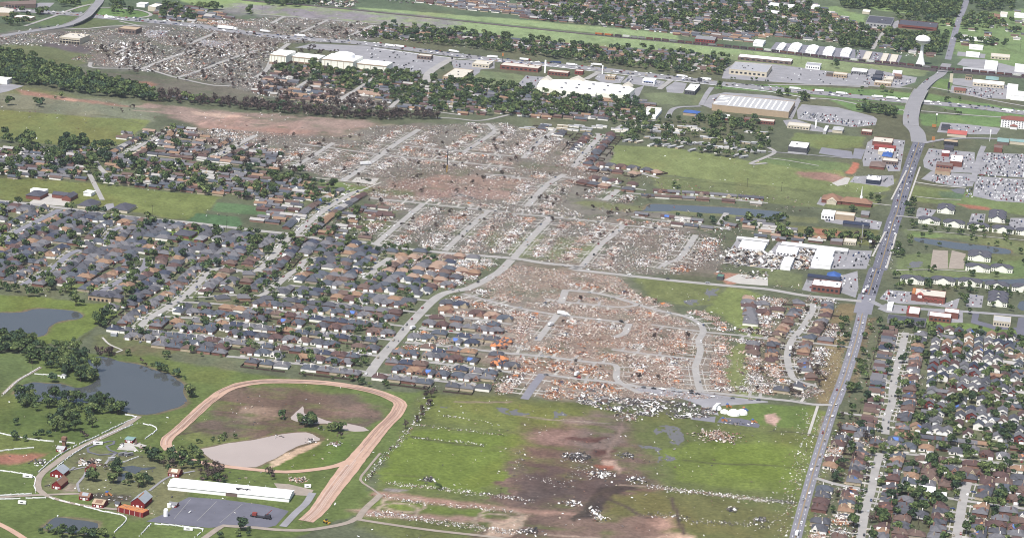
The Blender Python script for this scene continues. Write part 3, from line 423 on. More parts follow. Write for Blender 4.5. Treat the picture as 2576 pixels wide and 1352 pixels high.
# ------------------------------------------------------------------ roads: (outline, width m, material, label, lots)
# lots = (house kind, spacing, name of the street in labels, where counting starts)
ROADS = [
 ("33 275,1400 275,1352 395,900 525,450 670,0", 11, ASPH, 'four lane main road beside the pasture', None),
 ("33 670,0 32 730,1200 800,1000 890,700 950,450", 13.5, ASPH, 'four lane main road beside the wrecked suburb', None),
 ("32 950,450 975,350 1000,260", 22, ASPH, 'wide signalled crossroads of the main road', None),
 ("32 1010,260 1095,0 31 1125,1352 1255,900 1300,780 1345,600 1440,300 1520,80", 20, ASPD, 'five lane main road past the wrecked storage units', None),
 ("31 1520,80 30 1500,1330 1440,1260", 26, HIWY, 'broad concrete crossroads below the highway', None),
 ("30 1810,600 1850,450 1890,300 1930,180 1980,60 2015,-60", 13, ASPH, 'main road running off past the water tower', None),
 ("01 -60,660 0,670 220,690 700,750 1000,790 1500,850 1900,885 2575,965 11 330,1000 700,1055 1100,1085 1350,1130 1900,1190 2575,1245 21 300,1290 700,1335 22 600,0 1100,60 1700,125 2300,180 2575,205 32 350,265 600,292 940,325", 11, CONC, 'long grey cross road from the green field to the main crossroads', None),
 ("32 1030,320 1200,390 1500,400 2000,430 2640,480", 10, LOTM, 'cross road past the brick supermarket', None),
 ("12 1120,1080 1250,900 1400,730 1600,500 1790,310 1930,235 2150,190 2400,60 11 2480,1352 2570,1260", 11.5, CONC, 'wide curving concrete collector road', None),
 ("21 15,1245 230,1000 400,830", 10, CONC, 'straight street continuing the collector through the ruins', ('X', 17)),
 ("11 1210,1095 1450,890 1690,690", 8.5, CONC, 'street through the ruins from the tan house', ('X', 17)), ("11 1900,1170 2120,960 2340,765", 8.5, CONC, 'straight street through the densest ruins', ('X', 17)),
 ("11 400,1000 560,860 700,750 850,660 970,590 1060,560", 9, CONC, 'pale street climbing along the edge of the ruins', ('R', 19, 'street climbing to the ruins', 'cross road')),
 ("11 360,1010 280,1090 0,1370 02 2180,0 1850,280 1500,500 1390,600", 9, CONC, 'long pale street between the grey roofed houses', ('H', 17.2, 'long pale street', 'pond field')),
 ("21 700,1330 900,1100 990,1030 1130,910", 8.5, CONC, 'bent street in the brick strewn ruins', ('X', 17)), ("21 1480,1352 1560,1290 1690,1240 1850,1010", 8.5, CONC, 'last street of the ruins beside the storage units', ('X', 17)),
 ("11 1150,640 1650,692 2330,765 2560,780", 6.5, CONC, 'pale cross lane at the top of the ruins', ('X', 18)), ("21 0,795 390,832 760,865 1110,912 1640,960", 6.5, CONC, 'pale cross lane by the lake side ruins', ('X', 18)),
 ("11 870,470 1150,285 1400,100 1560,0 10 1640,1300", 9.5, CONC, 'long straight street of the upper ruins', ('X', 18)), ("11 340,350 600,200 780,85", 8, CONC, 'short street of the upper ruins by the red field', ('X', 18)),
 ("11 2090,175 2230,90 2390,-20 10 2390,1300 2330,1240", 8, CONC, 'street of the upper ruins near the stripped trees', ('X', 18)), ("21 150,725 350,510 530,400", 10, CONC, 'wide street dropping to the bare dirt field', ('X', 16)),
 ("21 930,665 1070,555", 10, CONC, 'short stub street among foundations', ('X', 17)), ("21 110,240 230,120 370,0 20 440,1290", 8, CONC, 'upper street between purple roofed rows', ('H', 15.5, 'first purple roofed street', 'ruins')),
 ("21 615,330 740,180 870,30 20 860,1340", 8.5, CONC, 'second upper street between purple roofed rows', ('H', 15.5, 'second purple roofed street', 'ruins')),
 ("11 520,430 870,465 960,475", 4, CONC2, 'pale footpath under the upper ruins', None), ("11 1060,560 1190,510 1260,480", 3, CONC2, 'path climbing to the helicopter pad', None),
 ("11 440,95 670,125 1000,170 1460,225 2000,275 2600,340", 6, CONC, 'cross lane of the upper ruins', ('X', 18)), ("11 1450,110 2100,175 2600,220", 6, CONC, 'second cross lane of the upper ruins', ('X', 18)), ("11 2300,400 2600,420 21 0,435 200,445", 5, CONC, 'lane above the bare dirt field', ('X', 18)),
 ("21 590,300 900,345 1250,385 1480,440", 6, CONC, 'lane of purple roofed houses by the green field', ('H', 16.5, 'lane below the green field', 'ruins')), ("21 520,430 800,480 1100,530 1350,560", 6, CONC, 'lane of torn purple roofs', ('H', 16.5, 'lane of torn purple roofs', 'ruins')),
 ("21 1150,590 1500,610 2000,640 2575,690", 6, CONC, 'lane of pale houses above the lake', ('R', 20, 'lane above the lake', 'ruins')), ("21 1200,830 1600,880 2050,930 2200,960", 6, CONC, 'lane of broken houses below the lake', ('R', 20, 'lane below the lake', 'ruins')), ("21 2080,910 2160,790", 8, CONC, 'short cul de sac touching the lake', None),
 ("22 490,350 540,210", 9, CONC, 'tiny cul de sac in the pink ruins', None), ("22 330,300 520,330 800,362 1100,385 1260,365", 5.5, CONC, 'narrow lane in the pink ruins', ('X', 17)),
 ("22 560,215 880,250 1150,320 1300,370 1500,425 1730,475 1880,545 1925,630 1880,720 1895,820 1865,930 1845,1000 1880,1180 1905,1235", 8, CONC, 'curving street through the pink ruins', ('X', 16)),
 ("12 2080,250 2300,310 2575,380 22 400,455 700,490 1150,540", 6.5, CONC, 'lane leading off the collector into the ruins', ('X', 16)), ("22 1180,550 1130,650 1030,685", 8, CONC, 'cul de sac in the middle of the ruins', None),
 ("22 1400,560 1900,630 2300,670 2600,710", 5.5, CONC, 'cross lane to the green hollow', ('X', 17)), ("22 450,470 350,600 250,725", 8, CONC, 'short street of the lower ruins', ('X', 16)), ("22 0,850 400,890 800,940 1040,968 1052,1105 1150,1180 1290,1250", 7.5, CONC, 'bent street of the orange ruins', ('X', 16)),
 ("22 1000,810 1300,850 1835,905", 5.5, CONC, 'lane with a turning head in the ruins', ('X', 16)), ("22 310,1055 220,1170 125,1310", 9, ASPH, 'short dark street of the lower ruins', ('X', 16)),
 ("22 310,1058 620,1100 1000,1140 1300,1185 1905,1235 2575,1305 32 250,1330 33 450,10 640,15", 7, CONC, 'lower boundary street of the ruins beside the school', ('X', 18)),
 ("32 450,350 445,420 340,600 240,720 195,870 225,1040 290,1125 480,1175", 8, CONC, 'curving street beside the main road', ('D', 15.2, 'curving roadside street', 'crossroads')), ("32 250,725 400,740 660,770 840,790", 6, CONC, 'link lane to the main road', None), ("32 2150,0 2151,1", 1, CONC, '', None),
 ("32 1385,640 1335,850 1290,1020 1255,1200 1245,1352 33 1190,160 1180,310", 8.5, CONC, 'straight street behind the torn black roofs', ('DL', 14, 'street behind the main road', 'brick shops')),
 ("33 720,90 900,115 1190,145", 6, CONC, 'lane from the main road to the right suburb', None), ("33 1125,500 1075,690 1040,880 985,1060 925,1400", 8, CONC, 'lower street of half wrecked houses', ('D', 14.2, 'lower wrecked street', 'turning circle')), ("33 480,750 700,815 1040,875", 7, CONC, 'lane from the main road to the lower street', None),
 ("33 2010,790 1960,980 1890,1400", 9, CONC, 'wide cul de sac of the lower suburb', ('HD', 16, 'wide cul de sac', 'turning circle')), ("33 1500,925 1800,950 1960,975 2300,1025 2640,1065", 6.5, CONC, 'cross lane by the white trailers', ('H', 15.7, 'lane by the white trailers', 'wrecked street')), ("33 1150,490 1400,510 1900,560 2300,600 2640,640", 6, CONC, 'upper cross lane of the lower suburb', ('H', 15.7, 'upper lane of the lower suburb', 'turning circle')),
 ("01 -60,1110 60,1050 200,960 480,820 600,755", 9, ASPH, 'dark curving street of the grey roofed suburb', ('H', 18.8, 'dark curving street', 'pond')), ("02 220,165 520,0 01 690,1210 810,1160", 8.5, ASPH, 'dark street above the stone house', ('H', 17.8, 'dark middle street', 'pond')), ("01 1040,1085 1150,960 1280,925", 8, ASPH, 'short court among grey roofs', ('H', 17.8, 'short court', 'lower end')), ("02 970,255 1190,130 1430,0 01 1480,1245", 8, ASPH, 'dark street ending at the big stone house', ('H', 17.8, 'street ending at the stone house', 'stone house')),
 ("01 1030,660 900,400 ", 7, CONC, 'short lane among old houses', None), ("01 1240,215 1400,120 1560,40 00 1600,1330", 8, CONC, 'street among the old torn houses', ('R', 20, 'old torn street', 'green field')), ("01 2150,230 2575,10", 9, CONC, 'street from the old houses to the ruins', ('R', 20, 'old street', 'lower end')), ("01 1080,410 1000,330 940,240", 8, CONC, 'short bent lane between ranch houses', None),
 ("12 40,280 200,170 340,50 430,0 11 430,1352 500,1265 620,1235", 8.5, CONC, 'pale street above the dense roofs', ('H', 16.2, 'pale upper street', 'lower end')), ("12 1090,105 1190,20 11 1180,1352 1350,1240", 8.5, CONC, 'pale short street beside the collector', ('H', 16.2, 'short upper street', 'lower end')),
 ("12 1770,325 1300,270 800,215 330,165", 6, CONC, 'sixth lane above the racetrack', ('H', 15.7, 'sixth lane above the racetrack', 'collector')), ("12 1660,440 1100,380 600,325 250,285 02 2400,265 1900,290", 6, CONC, 'fifth lane above the racetrack', ('H', 15.7, 'fifth lane above the racetrack', 'collector')),
 ("12 1510,580 1000,520 500,460 0,400 02 2200,355 1760,330", 6, CONC, 'fourth lane above the racetrack', ('H', 15.2, 'fourth lane above the racetrack', 'collector')), ("12 1370,715 900,665 400,610 0,565 02 2100,510 1500,470", 6.5, CONC, 'third lane above the racetrack', ('H', 15.2, 'third lane above the racetrack', 'collector')),
 ("12 1230,875 800,830 400,785 0,740 02 2150,690 1700,640 1400,600", 6.5, CONC, 'second lane above the racetrack', ('H', 15.7, 'second lane above the racetrack', 'collector')), ("12 1110,1035 900,1010 500,965 100,920 02 2575,905 2280,880", 6.5, CONC, 'lowest lane above the racetrack', ('H', 15.7, 'lowest lane above the racetrack', 'collector')),
 ("12 1640,600 2000,640 2575,705", 6.5, CONC, 'fourth lane beyond the collector', ('D', 15.7, 'fourth lane beyond the collector', 'collector')), ("12 1500,740 2000,790 2575,855", 6.5, CONC, 'third lane beyond the collector', ('D', 15.7, 'third lane beyond the collector', 'collector')), ("12 1310,895 1700,935 2100,985 2575,1040", 6.5, CONC, 'second lane beyond the collector', ('D', 15.7, 'second lane beyond the collector', 'collector')),
 ("12 1190,1050 1500,1085 1900,1135 2300,1180", 6, CONC, 'lowest lane beyond the collector', ('D', 15.7, 'lowest lane beyond the collector', 'collector')), ("12 1700,470 2000,480 2575,560", 6, CONC, 'fifth lane beyond the collector', ('D', 16.2, 'fifth lane beyond the collector', 'collector')),
 # racetrack and farm drives
 ("13 500,1185 620,1080 750,900 870,740 980,600 1120,430 1260,260 1390,130 1440,50 12 1440,1340 1250,1250 1000,1190 700,1148 400,1132 150,1130 0,1140 02 2400,1170 2250,1230 2150,1300 03 2080,0 1950,120 1800,260 1690,350 1670,420 1710,470", [12]*3+[15.5], TRACK, 'pink clay racetrack looping round the muddy pond', None),
 ("03 1710,470 1790,520 2000,590 2200,625 2400,650 2575,668 13 300,690 600,665 800,630 960,570", 7.5, TRACK, 'narrow pink clay return of the racetrack', None),
 ("03 2050,1360 2250,1230 2400,1240 2575,1250 13 200,1270 500,1275 800,1230 950,1190 1020,1150", 6, GRAV, 'gravel drive below the asphalt lot', None), ("13 1010,1165 1400,1225 1800,1280 2300,1335 2600,1375", 5, GRAV, 'gravel drive running to the bare fields', None), ("13 1020,1170 1100,1060 1200,970 1250,920", 6.5, GRAV, 'gravel spur below the hedge', None), ("13 1250,920 1170,860 1050,770 1120,660 1250,500", 2.5, GRAV, 'dirt track along the hedge', None),
 ("13 270,1240 400,1100 500,1010 570,900", 7, LOTM, 'grey drive beside the racetrack straight', None), ("03 1400,130 1200,260 900,400 700,500 560,600 430,700 380,780 390,870 450,920", 6.5, GRAV, 'gravel farm road between white fences', None), ("03 -60,950 200,932 440,920 800,908", 4.5, GRAV, 'farm track between white fences', None), ("03 450,925 700,1000 1000,1050 1250,1070", 4.5, GRAV, 'track past the long red barn', None), ("02 1390,130 1400,120", 1, GRAV, '', None),
 ("02 30,1260 170,1130 290,1060 410,990", 4, GRAV, 'farm track by the dark pond', None), ("02 1030,690 1100,760 1230,820 1170,840", 2.5, CONC2, 'concrete path through the meadow', None), ("03 -40,1200 100,1270 260,1370", 6, TRACK, 'clay track at the corner below the pond', None),
 ("03 1170,500 1100,560 1060,610", 2.5, LOTM, 'path across the farm lawn', None), ("03 1180,500 1000,520 890,490 880,450 960,420 1100,380 1150,380 1140,410 1070,430 1100,470 1180,500", 2.5, ASPD, 'little looping train path on the farm lawn', None), ("03 750,640 700,680 03 860,640 850,730 780,810 800,890", 2.5, LOTM, 'footpath between the red barns', None), ("03 1500,880 1700,740 1960,680", 2.5, LOTM, 'path beside the arena', None),
 # highway and its ramps
 ("00 -60,92 300,112 500,130 800,150 1000,172 1500,215 2000,265 2575,345 10 500,395 1000,430 1500,490 2000,555 2575,622 20 800,690 1400,760 2000,830 2575,892 30 600,945 1200,1003 1500,1028 2000,1070 2640,1146", 40, HIWY, 'jammed interstate highway crossing the whole view', None),
 ("10 1200,492 2000,588 2575,628 20 850,722 1900,842 2575,922 30 380,985 480,1000", 3, WHITE, 'white concrete kerb of the highway frontage', None),
 ("30 0,855 500,858 900,862 1450,892", 7, CONC, 'frontage road above the highway', None), ("30 400,985 700,1010 1100,1090 1390,1112", 7, CONC, 'exit ramp below the highway', None), ("30 1600,872 1900,930 2200,1000 2640,1080", 7, CONC, 'entry ramp beside the diner', None), ("30 1540,1118 1800,1140 2100,1165 2640,1200", 7, CONC, 'frontage road above the hotel', None),
 ("00 960,82 1200,85 1400,105 1510,140 1500,165 1400,182", 7, CONC, 'looping ramp round the grass island', None), ("00 600,285 850,292 1100,268 1330,262 1500,270", 7, CONC, 'ramp below the overpass', None), ("00 1200,215 1400,262", 6, CONC, 'short link ramp', None), ("00 250,265 400,215 560,160 700,105 850,60 960,40", 7, CONC, 'frontage road beside the overpass', None),
 ("10 1710,830 1740,740 1860,655 1990,585", 15, CONC, 'divided street between the cinema and the highway', None), ("10 1710,830 1560,905 1350,1085", 8, CONC, 'street below the divided road', None), ("10 1200,780 1050,880 820,1020", 9, CONC, 'street through the torn houses by the cinema', None), ("10 640,745 530,810 410,885", 8, CONC, 'street below the cinema', None), ("10 0,780 110,700 180,560 330,440", 9, CONC, 'street curving round the cinema', None),
 ("10 450,330 580,270 720,205", 7, CONC, 'street through the ruins above the highway', None), ("10 960,355 1180,255", 7, CONC, 'street at the edge of the upper trees', None), ("10 0,145 300,168 730,203 1400,262 20 0,385 800,460", 6, CONC, 'lane along the railway field', None), ("10 150,240 290,165", 8, CONC, 'short street by the railway field', None),
 ("00 1430,695 1560,640 1750,570 1950,500", 8, CONC, 'street through the far ruins', None), ("00 1780,785 2050,700 2250,620 2575,510", 8, CONC, 'second street through the far ruins', None), ("00 910,630 950,685 1450,700 1780,785 2150,862 2350,860", 7, CONC, 'curving lane below the far ruins', None), ("00 1900,445 2180,330", 9, CONC, 'short street to the highway', None), ("00 1160,540 1280,480", 6, CONC, 'stub street in the far ruins', None),
 ("10 1800,1185 2000,1195 2260,1215 20 0,1150", 6, CONC, 'lane behind the stripped trees', None), ("10 2060,1160 1840,1130", 6, CONC, 'lane between stripped trees', None), ("10 2250,1140 2520,1060", 7, CONC, 'street below the wooded houses', None), ("20 1050,1290 1200,1230 1500,1215", 6, CONC, 'lane by the mobile homes', None), ("31 -10,290 20 2400,1650 31 60,190 0,130", 7, CONC, 'bent lane at the mobile home park', None),
 ("20 1480,900 1600,810", 10, CONC, 'street up to the highway', None), ("20 740,800 880,725", 11, CONC, 'street between the restaurants', None), ("20 1900,1060 1960,950 2010,880", 9, LOTM, 'service road beside the home store', None), ("20 1560,1190 1640,1090 1900,1070", 9, LOTM, 'service road to the blue roofed building', None), ("30 230,1180 290,1040 320,990", 9, LOTM, 'drive beside the home store', None),
 ("30 1050,500 1160,330", 8, CONC, 'street among the trees by the water tower', None), ("30 180,330 240,240", 7, CONC, 'street in the far trees', None), ("30 230,130 370,10", 8, CONC, 'street at the upper edge', None), ("20 1950,40 2010,0", 9, CONC, 'far street', None), ("20 940,275 830,150", 8, CONC, 'street down to the railway', None), ("20 1800,720 1900,590", 8, CONC, 'street to the rail field', None),
 ("31 0,175 440,210 840,245", 5, LOTM, 'lane under the grey block', None), ("31 0,240 200,265 510,318", 3, CONC2, 'white dirt track in the green field', None), ("31 1470,480 1700,515 1990,540", 5, CONC2, 'path under the dealership', None), ("31 1480,625 1700,650 1940,660", 3, CONC2, 'path across the green lawn', None), ("31 1000,690 1240,718", 4, CONC2, 'church drive', None), ("31 1390,370 1240,660", 2.5, CONC2, 'pavement beside the main road', None), ("31 1530,330 1400,700", 2.5, CONC2, 'pavement opposite the church', None), ("31 1180,980 1050,1230", 2.5, CONC2, 'winding pavement by the storage units', None), ("31 1290,1000 1190,1352", 2.5, CONC2, 'pavement by the tennis court', None),
 ("31 1400,960 1480,965 1900,1000 2400,1050 2640,1070", 2.2, CONC2, 'golf cart path', None), ("31 1290,820 1480,840 1550,850", 6, CONC, 'apartment entrance lane', None), ("32 1260,30 1300,15 1700,10 2000,30", 2.5, CONC2, 'path round the golf pond', None), ("33 500,30 410,310", 3, CONC2, 'path along the pasture edge', None),
 ("03 160,1352 161,1353", 1, GRAV, '', None),
 ("31 2060,480 2130,220 2170,120", 9, LOTM, 'service road between the dealerships', None), ("31 1560,90 1800,50 2100,40 2640,60", 9, LOTM, 'road along the motel', None),
]
RB = {CONC: 'road', ASPH: 'road', ASPD: 'road', HIWY: 'highway', LOTM: 'road', GRAV: 'dirt_road', TRACK: 'racetrack', CONC2: 'path', WHITE: 'kerb'}
STREETS = []
for i, (s, w, m, lb, lots) in enumerate(ROADS):
    if not lb: continue
    pts = smooth(P(s), 8)
    if isinstance(w, list):
        n = len(pts); w = [14.2+5*max(0, 1-abs(k/n-.18)/.2)-2.5*(k/n > .72)+rnd.uniform(-.7, .7) for k in range(n)]; wm = 14; RUT = pts
    else: wm = w
    mb = MB(); ribbon(mb, pts, w, .12+.0035*i)
    tag(link(RB[m], mb.mesh(RB[m], m)), lb, kind='structure'); stamp_line(pts, wm+2, 1)
    if lots: STREETS.append((pts, wm, lots, lb))
CLAYD = mat('rutted_clay', (190, 154, 138), var=.2, scale=.15); CLAYL = mat('dry_clay', (226, 196, 180), var=.15, scale=.15); mb = MB(); m3 = MB()
for j_, of_ in enumerate((-4.2, -2.3, -.6, 1.1, 2.6, 4.4)):
    q = offset(RUT, of_); a_ = 0
    while a_ < len(q)-6:
        b_ = min(len(q)-1, a_+rnd.randint(5, 26)); (mb if rnd.random() < .6 else m3).add(*(lambda t: (t.v, t.f))(ribbon(MB(), [(x+rnd.uniform(-.25, .25), y+rnd.uniform(-.25, .25)) for x, y in q[a_:b_]], rnd.uniform(.4, 1.1), .7+.01*j_))); a_ = b_+rnd.randint(1, 8)
for m_, k_, l_ in ((mb, CLAYD, 'dark wheel ruts worn along the racetrack'), (m3, CLAYL, 'pale dry streaks along the racetrack')): tag(link('wheel_rut', m_.mesh('wheel_rut', k_)), l_, kind='structure')
# yellow centre lines and lane dashes of the main road
for k in range(3):
    s = (ROADS[0][0], ROADS[1][0], ROADS[3][0])[k]; pts = smooth(P(s), 8); mb = MB()
    ribbon(mb, offset(pts, .35), .3, .6); ribbon(mb, offset(pts, -.35), .3, .605)
    tag(link('road_marking', mb.mesh('road_marking', YEL)), 'yellow centre line of the main road', kind='structure')
    mb = MB(); ofs = (2.8, 3.4, 5.2)[k]
    for sd in (ofs, -ofs):
        q = smooth(offset(pts, sd), 3.)
        for j in range(0, len(q)-2, 4): ribbon(mb, q[j:j+2], .35, .61)
    tag(link('road_marking', mb.mesh('road_marking', WHITE)), 'white dashed lane lines of the main road', kind='structure')
mb = MB()
for j in range(3):                                                   # bay lines on the asphalt lot
    A = P("03 %d,%d %d,%d" % (1750+j*230, 1160+j*20, 1920+j*260, 960+j*25)); ribbon(mb, smooth(A, 6), .35, .2+.003*j)
tag(link('road_marking', mb.mesh('road_marking', CONC)), 'faint white bay lines on the asphalt lot', kind='structure')
# raised roads: two overpasses, the rail embankment and its bridge
def raised(name, s, zs, w, m, label, thick, side=None):
    d = D(s); pts = [G(x, y, z) for (x, y), z in zip(d, zs)]; q = smooth([(p[0], p[1], z) for p, z in zip(pts, zs)], 8)
    p2 = [(a, b) for a, b, c in q]; z2 = [c for a, b, c in q]
    mb = MB(); ribbon(mb, p2, w, z2, thick=thick)
    o = tag(link(name, mb.mesh(name, m)), label, kind='structure'); stamp_line(p2, w+2, 1)
    if side:
        for sd in (w/2, -w/2):
            mb = MB(); ribbon(mb, offset(p2, sd), .5, [z+1 for z in z2], thick=1.2); link('parapet', mb.mesh('parapet', side), o)
    return p2, z2
raised('overpass', "00 960,62 900,130 870,160 840,178 780,212 700,245", [4.5, 6.5, 7, 7, 6, 4], 17, HIWY, 'concrete overpass over the interstate at the far corner', 1.6, CONC2)
raised('road', "00 1020,-60 1000,10 960,62", [1, 2, 4.5], 17, HIWY, 'road climbing to the far overpass', 99)
raised('road', "00 700,245 600,268 400,300 100,348 -60,375", [4, 2.5, .6, .55, .5], 16, HIWY, 'road dropping from the far overpass', 99)
raised('overpass', "30 1450,1110 1465,1050 1490,1000 1515,950 1545,900", [5.5, 6.5, 7, 6.5, 5.5], 26, HIWY, 'broad concrete bridge carrying the main road over the interstate', 1.6, CONC2)
raised('road', "30 1440,1260 1436,1190 1450,1110", [.6, 3, 5.5], 27, HIWY, 'main road climbing to the highway bridge', 99)
raised('road', "30 1545,900 1590,850 1650,800 1740,740 1800,640", [5.5, 4, 2, .6, .6], 19, HIWY, 'main road dropping from the highway bridge to the rail underpass', 99)
BAL = mat('rail_ballast', (112, 100, 104), var=.2, scale=.2)
RAILP = []
for s, zs, nm, th, lb in (("00 2300,-20 10 0,12 500,50 1000,97 1800,180 2575,262 20 800,345 1600,420 2575,517 30 800,608 1300,650 1700,692", [1.5]*7+[1.5, 1.6, 2.5, 4, 5.5], 'railway_embankment', 99, 'dark ballast railway line crossing the green strip'),
              ("30 1700,692 1790,700 1860,706", [5.5, 5.8, 5.5], 'railway_bridge', 1.5, 'railway bridge over the main road by the water tower'),
              ("30 1860,706 2100,728 2640,780", [5.5, 4, 2.5], 'railway_embankment', 99, 'railway bank behind the silver shed')):
    p2, z2 = raised(nm, s, zs, 7, BAL, lb, th); RAILP += [(a, b, c) for (a, b), c in zip(p2, z2)]
# ------------------------------------------------------------------ shops, sheds, schools and other large buildings
PAL = dict(white=(244,244,240), cream=(236,224,198), tan=(206,180,148), brick=(150,92,80), brown=(140,118,110), grey=(150,150,154), lgrey=(200,200,202),
           dgrey=(100,100,108), dark=(70,70,80), red=(168,74,68), blue=(70,110,190), teal=(120,180,176), steel=(176,184,192), pink=(214,110,100), roofw=(250,250,248), roofc=(232,224,208), roofg=(186,186,192), slate=(92,92,104), rbrown=(158,118,96), navy=(58,66,92), olive=(88,90,74), orange=(214,140,80), green=(70,150,130), barn=(158,44,46))
def C(n): return mat('surface_'+n, PAL[n], .8, .09, .2)
RZ = -YAW
def frame(pts):                                   # centroid and half sizes in the street grid
    cx = sum(p[0] for p in pts)/len(pts); cy = sum(p[1] for p in pts)/len(pts)
    a = [((p[0]-cx)*EY-(p[1]-cy)*EX, (p[0]-cx)*EX+(p[1]-cy)*EY) for p in pts]
    return cx, cy, sum(abs(q[0]) for q in a)/len(a), sum(abs(q[1]) for q in a)/len(a), a
def root(name, x, y, label, cat, group=None, rz=RZ, z=0):
    o = bpy.data.objects.new(name, None); COL.objects.link(o); o.location = (x, y, z); o.rotation_euler = (0, 0, rz); o.empty_display_size = 1
    return tag(o, label, cat, group)
def windows(o, hx, y, z, h, n, w=None, nm='window', m=None):
    w = w or hx*2/n*.55
    for k in range(n):
        x = -hx+hx*2*(k+.5)/n; link(nm, MB().box(x-w/2, x+w/2, y-.12, y+.3, z, z+h).mesh(nm, m or GLASS), o)
def bldg(label, s, h, wall='cream', roof='roofw', name='shop_building', cat='shop', kind='flat', win=0, stripe=None, units=0, awn=None, rise=None, group=None, axis='x', par=True):
    pts = P(s, h); cx, cy, hx, hy, a = frame(pts)
    o = root(name, cx, cy, label, cat, group)
    if len(pts) == 4: poly = [(-hx,-hy),(hx,-hy),(hx,hy),(-hx,hy)]
    else: poly = a; hy = -min(q[1] for q in a)
    n = len(poly)
    if kind == 'flat':
        link('wall', MB().prism(poly, 0, h).mesh('wall', C(wall)), o)
        link('roof', MB().prism([(x*.992, y*.992) for x, y in poly], h, h+.25).mesh('roof', C(roof)), o)
        if par and len(pts) == 4:
            mb = MB()
            for bx in ((-hx-.15, hx+.15, -hy-.15, -hy+.25), (-hx-.15, hx+.15, hy-.25, hy+.15), (-hx-.15, -hx+.25, -hy+.25, hy-.25), (hx-.25, hx+.15, -hy+.25, hy-.25)): mb.box(*bx, h-.2, h+.9)
            link('parapet', mb.mesh('parapet', C(wall)), o)
    else:
        rise = rise or (min(hx, hy)*.45)
        if kind == 'gable':
            link('wall', MB().gend(-hx, hx, -hy, hy, 0, h, rise, axis=axis).mesh('wall', C(wall)), o)
            link('roof', MB().gable(-hx, hx, -hy, hy, h, rise, .3, axis=axis).mesh('roof', C(roof)), o)
        else:
            link('wall', MB().box(-hx, hx, -hy, hy, 0, h).mesh('wall', C(wall)), o)
            link('roof', MB().hip(-hx, hx, -hy, hy, h+.02, rise, .6).mesh('roof', C(roof)), o)
    if stripe: link('base_band', MB().prism([(x*1.004, y*1.006) for x, y in poly], 0, h*.28).mesh('base_band', C(stripe)), o)
    if win: windows(o, hx*.94, -hy, h*.3, h*.38, win)
    if awn: link('awning', MB().box(-hx*.8, hx*.8, -hy-1.6, -hy, h*.62, h*.72, bottom=True).mesh('awning', C(awn)), o)
    rr = random.Random(label)
    for k in range(units):
        x, y = rr.uniform(-.75, .75)*hx, rr.uniform(-.7, .7)*hy
        link('rooftop_unit', MB().box(x-1.3, x+1.3, y-1, y+1, h+.2, h+1.7).mesh('rooftop_unit', C('lgrey' if k % 2 else 'dgrey')), o)
    stamp_poly([(cx+x*EY+y*EX, cy-x*EX+y*EY) for x, y in poly], 3, 3)
    return o, hx, hy
HOUSE = dict(name='detached_house', cat='house')
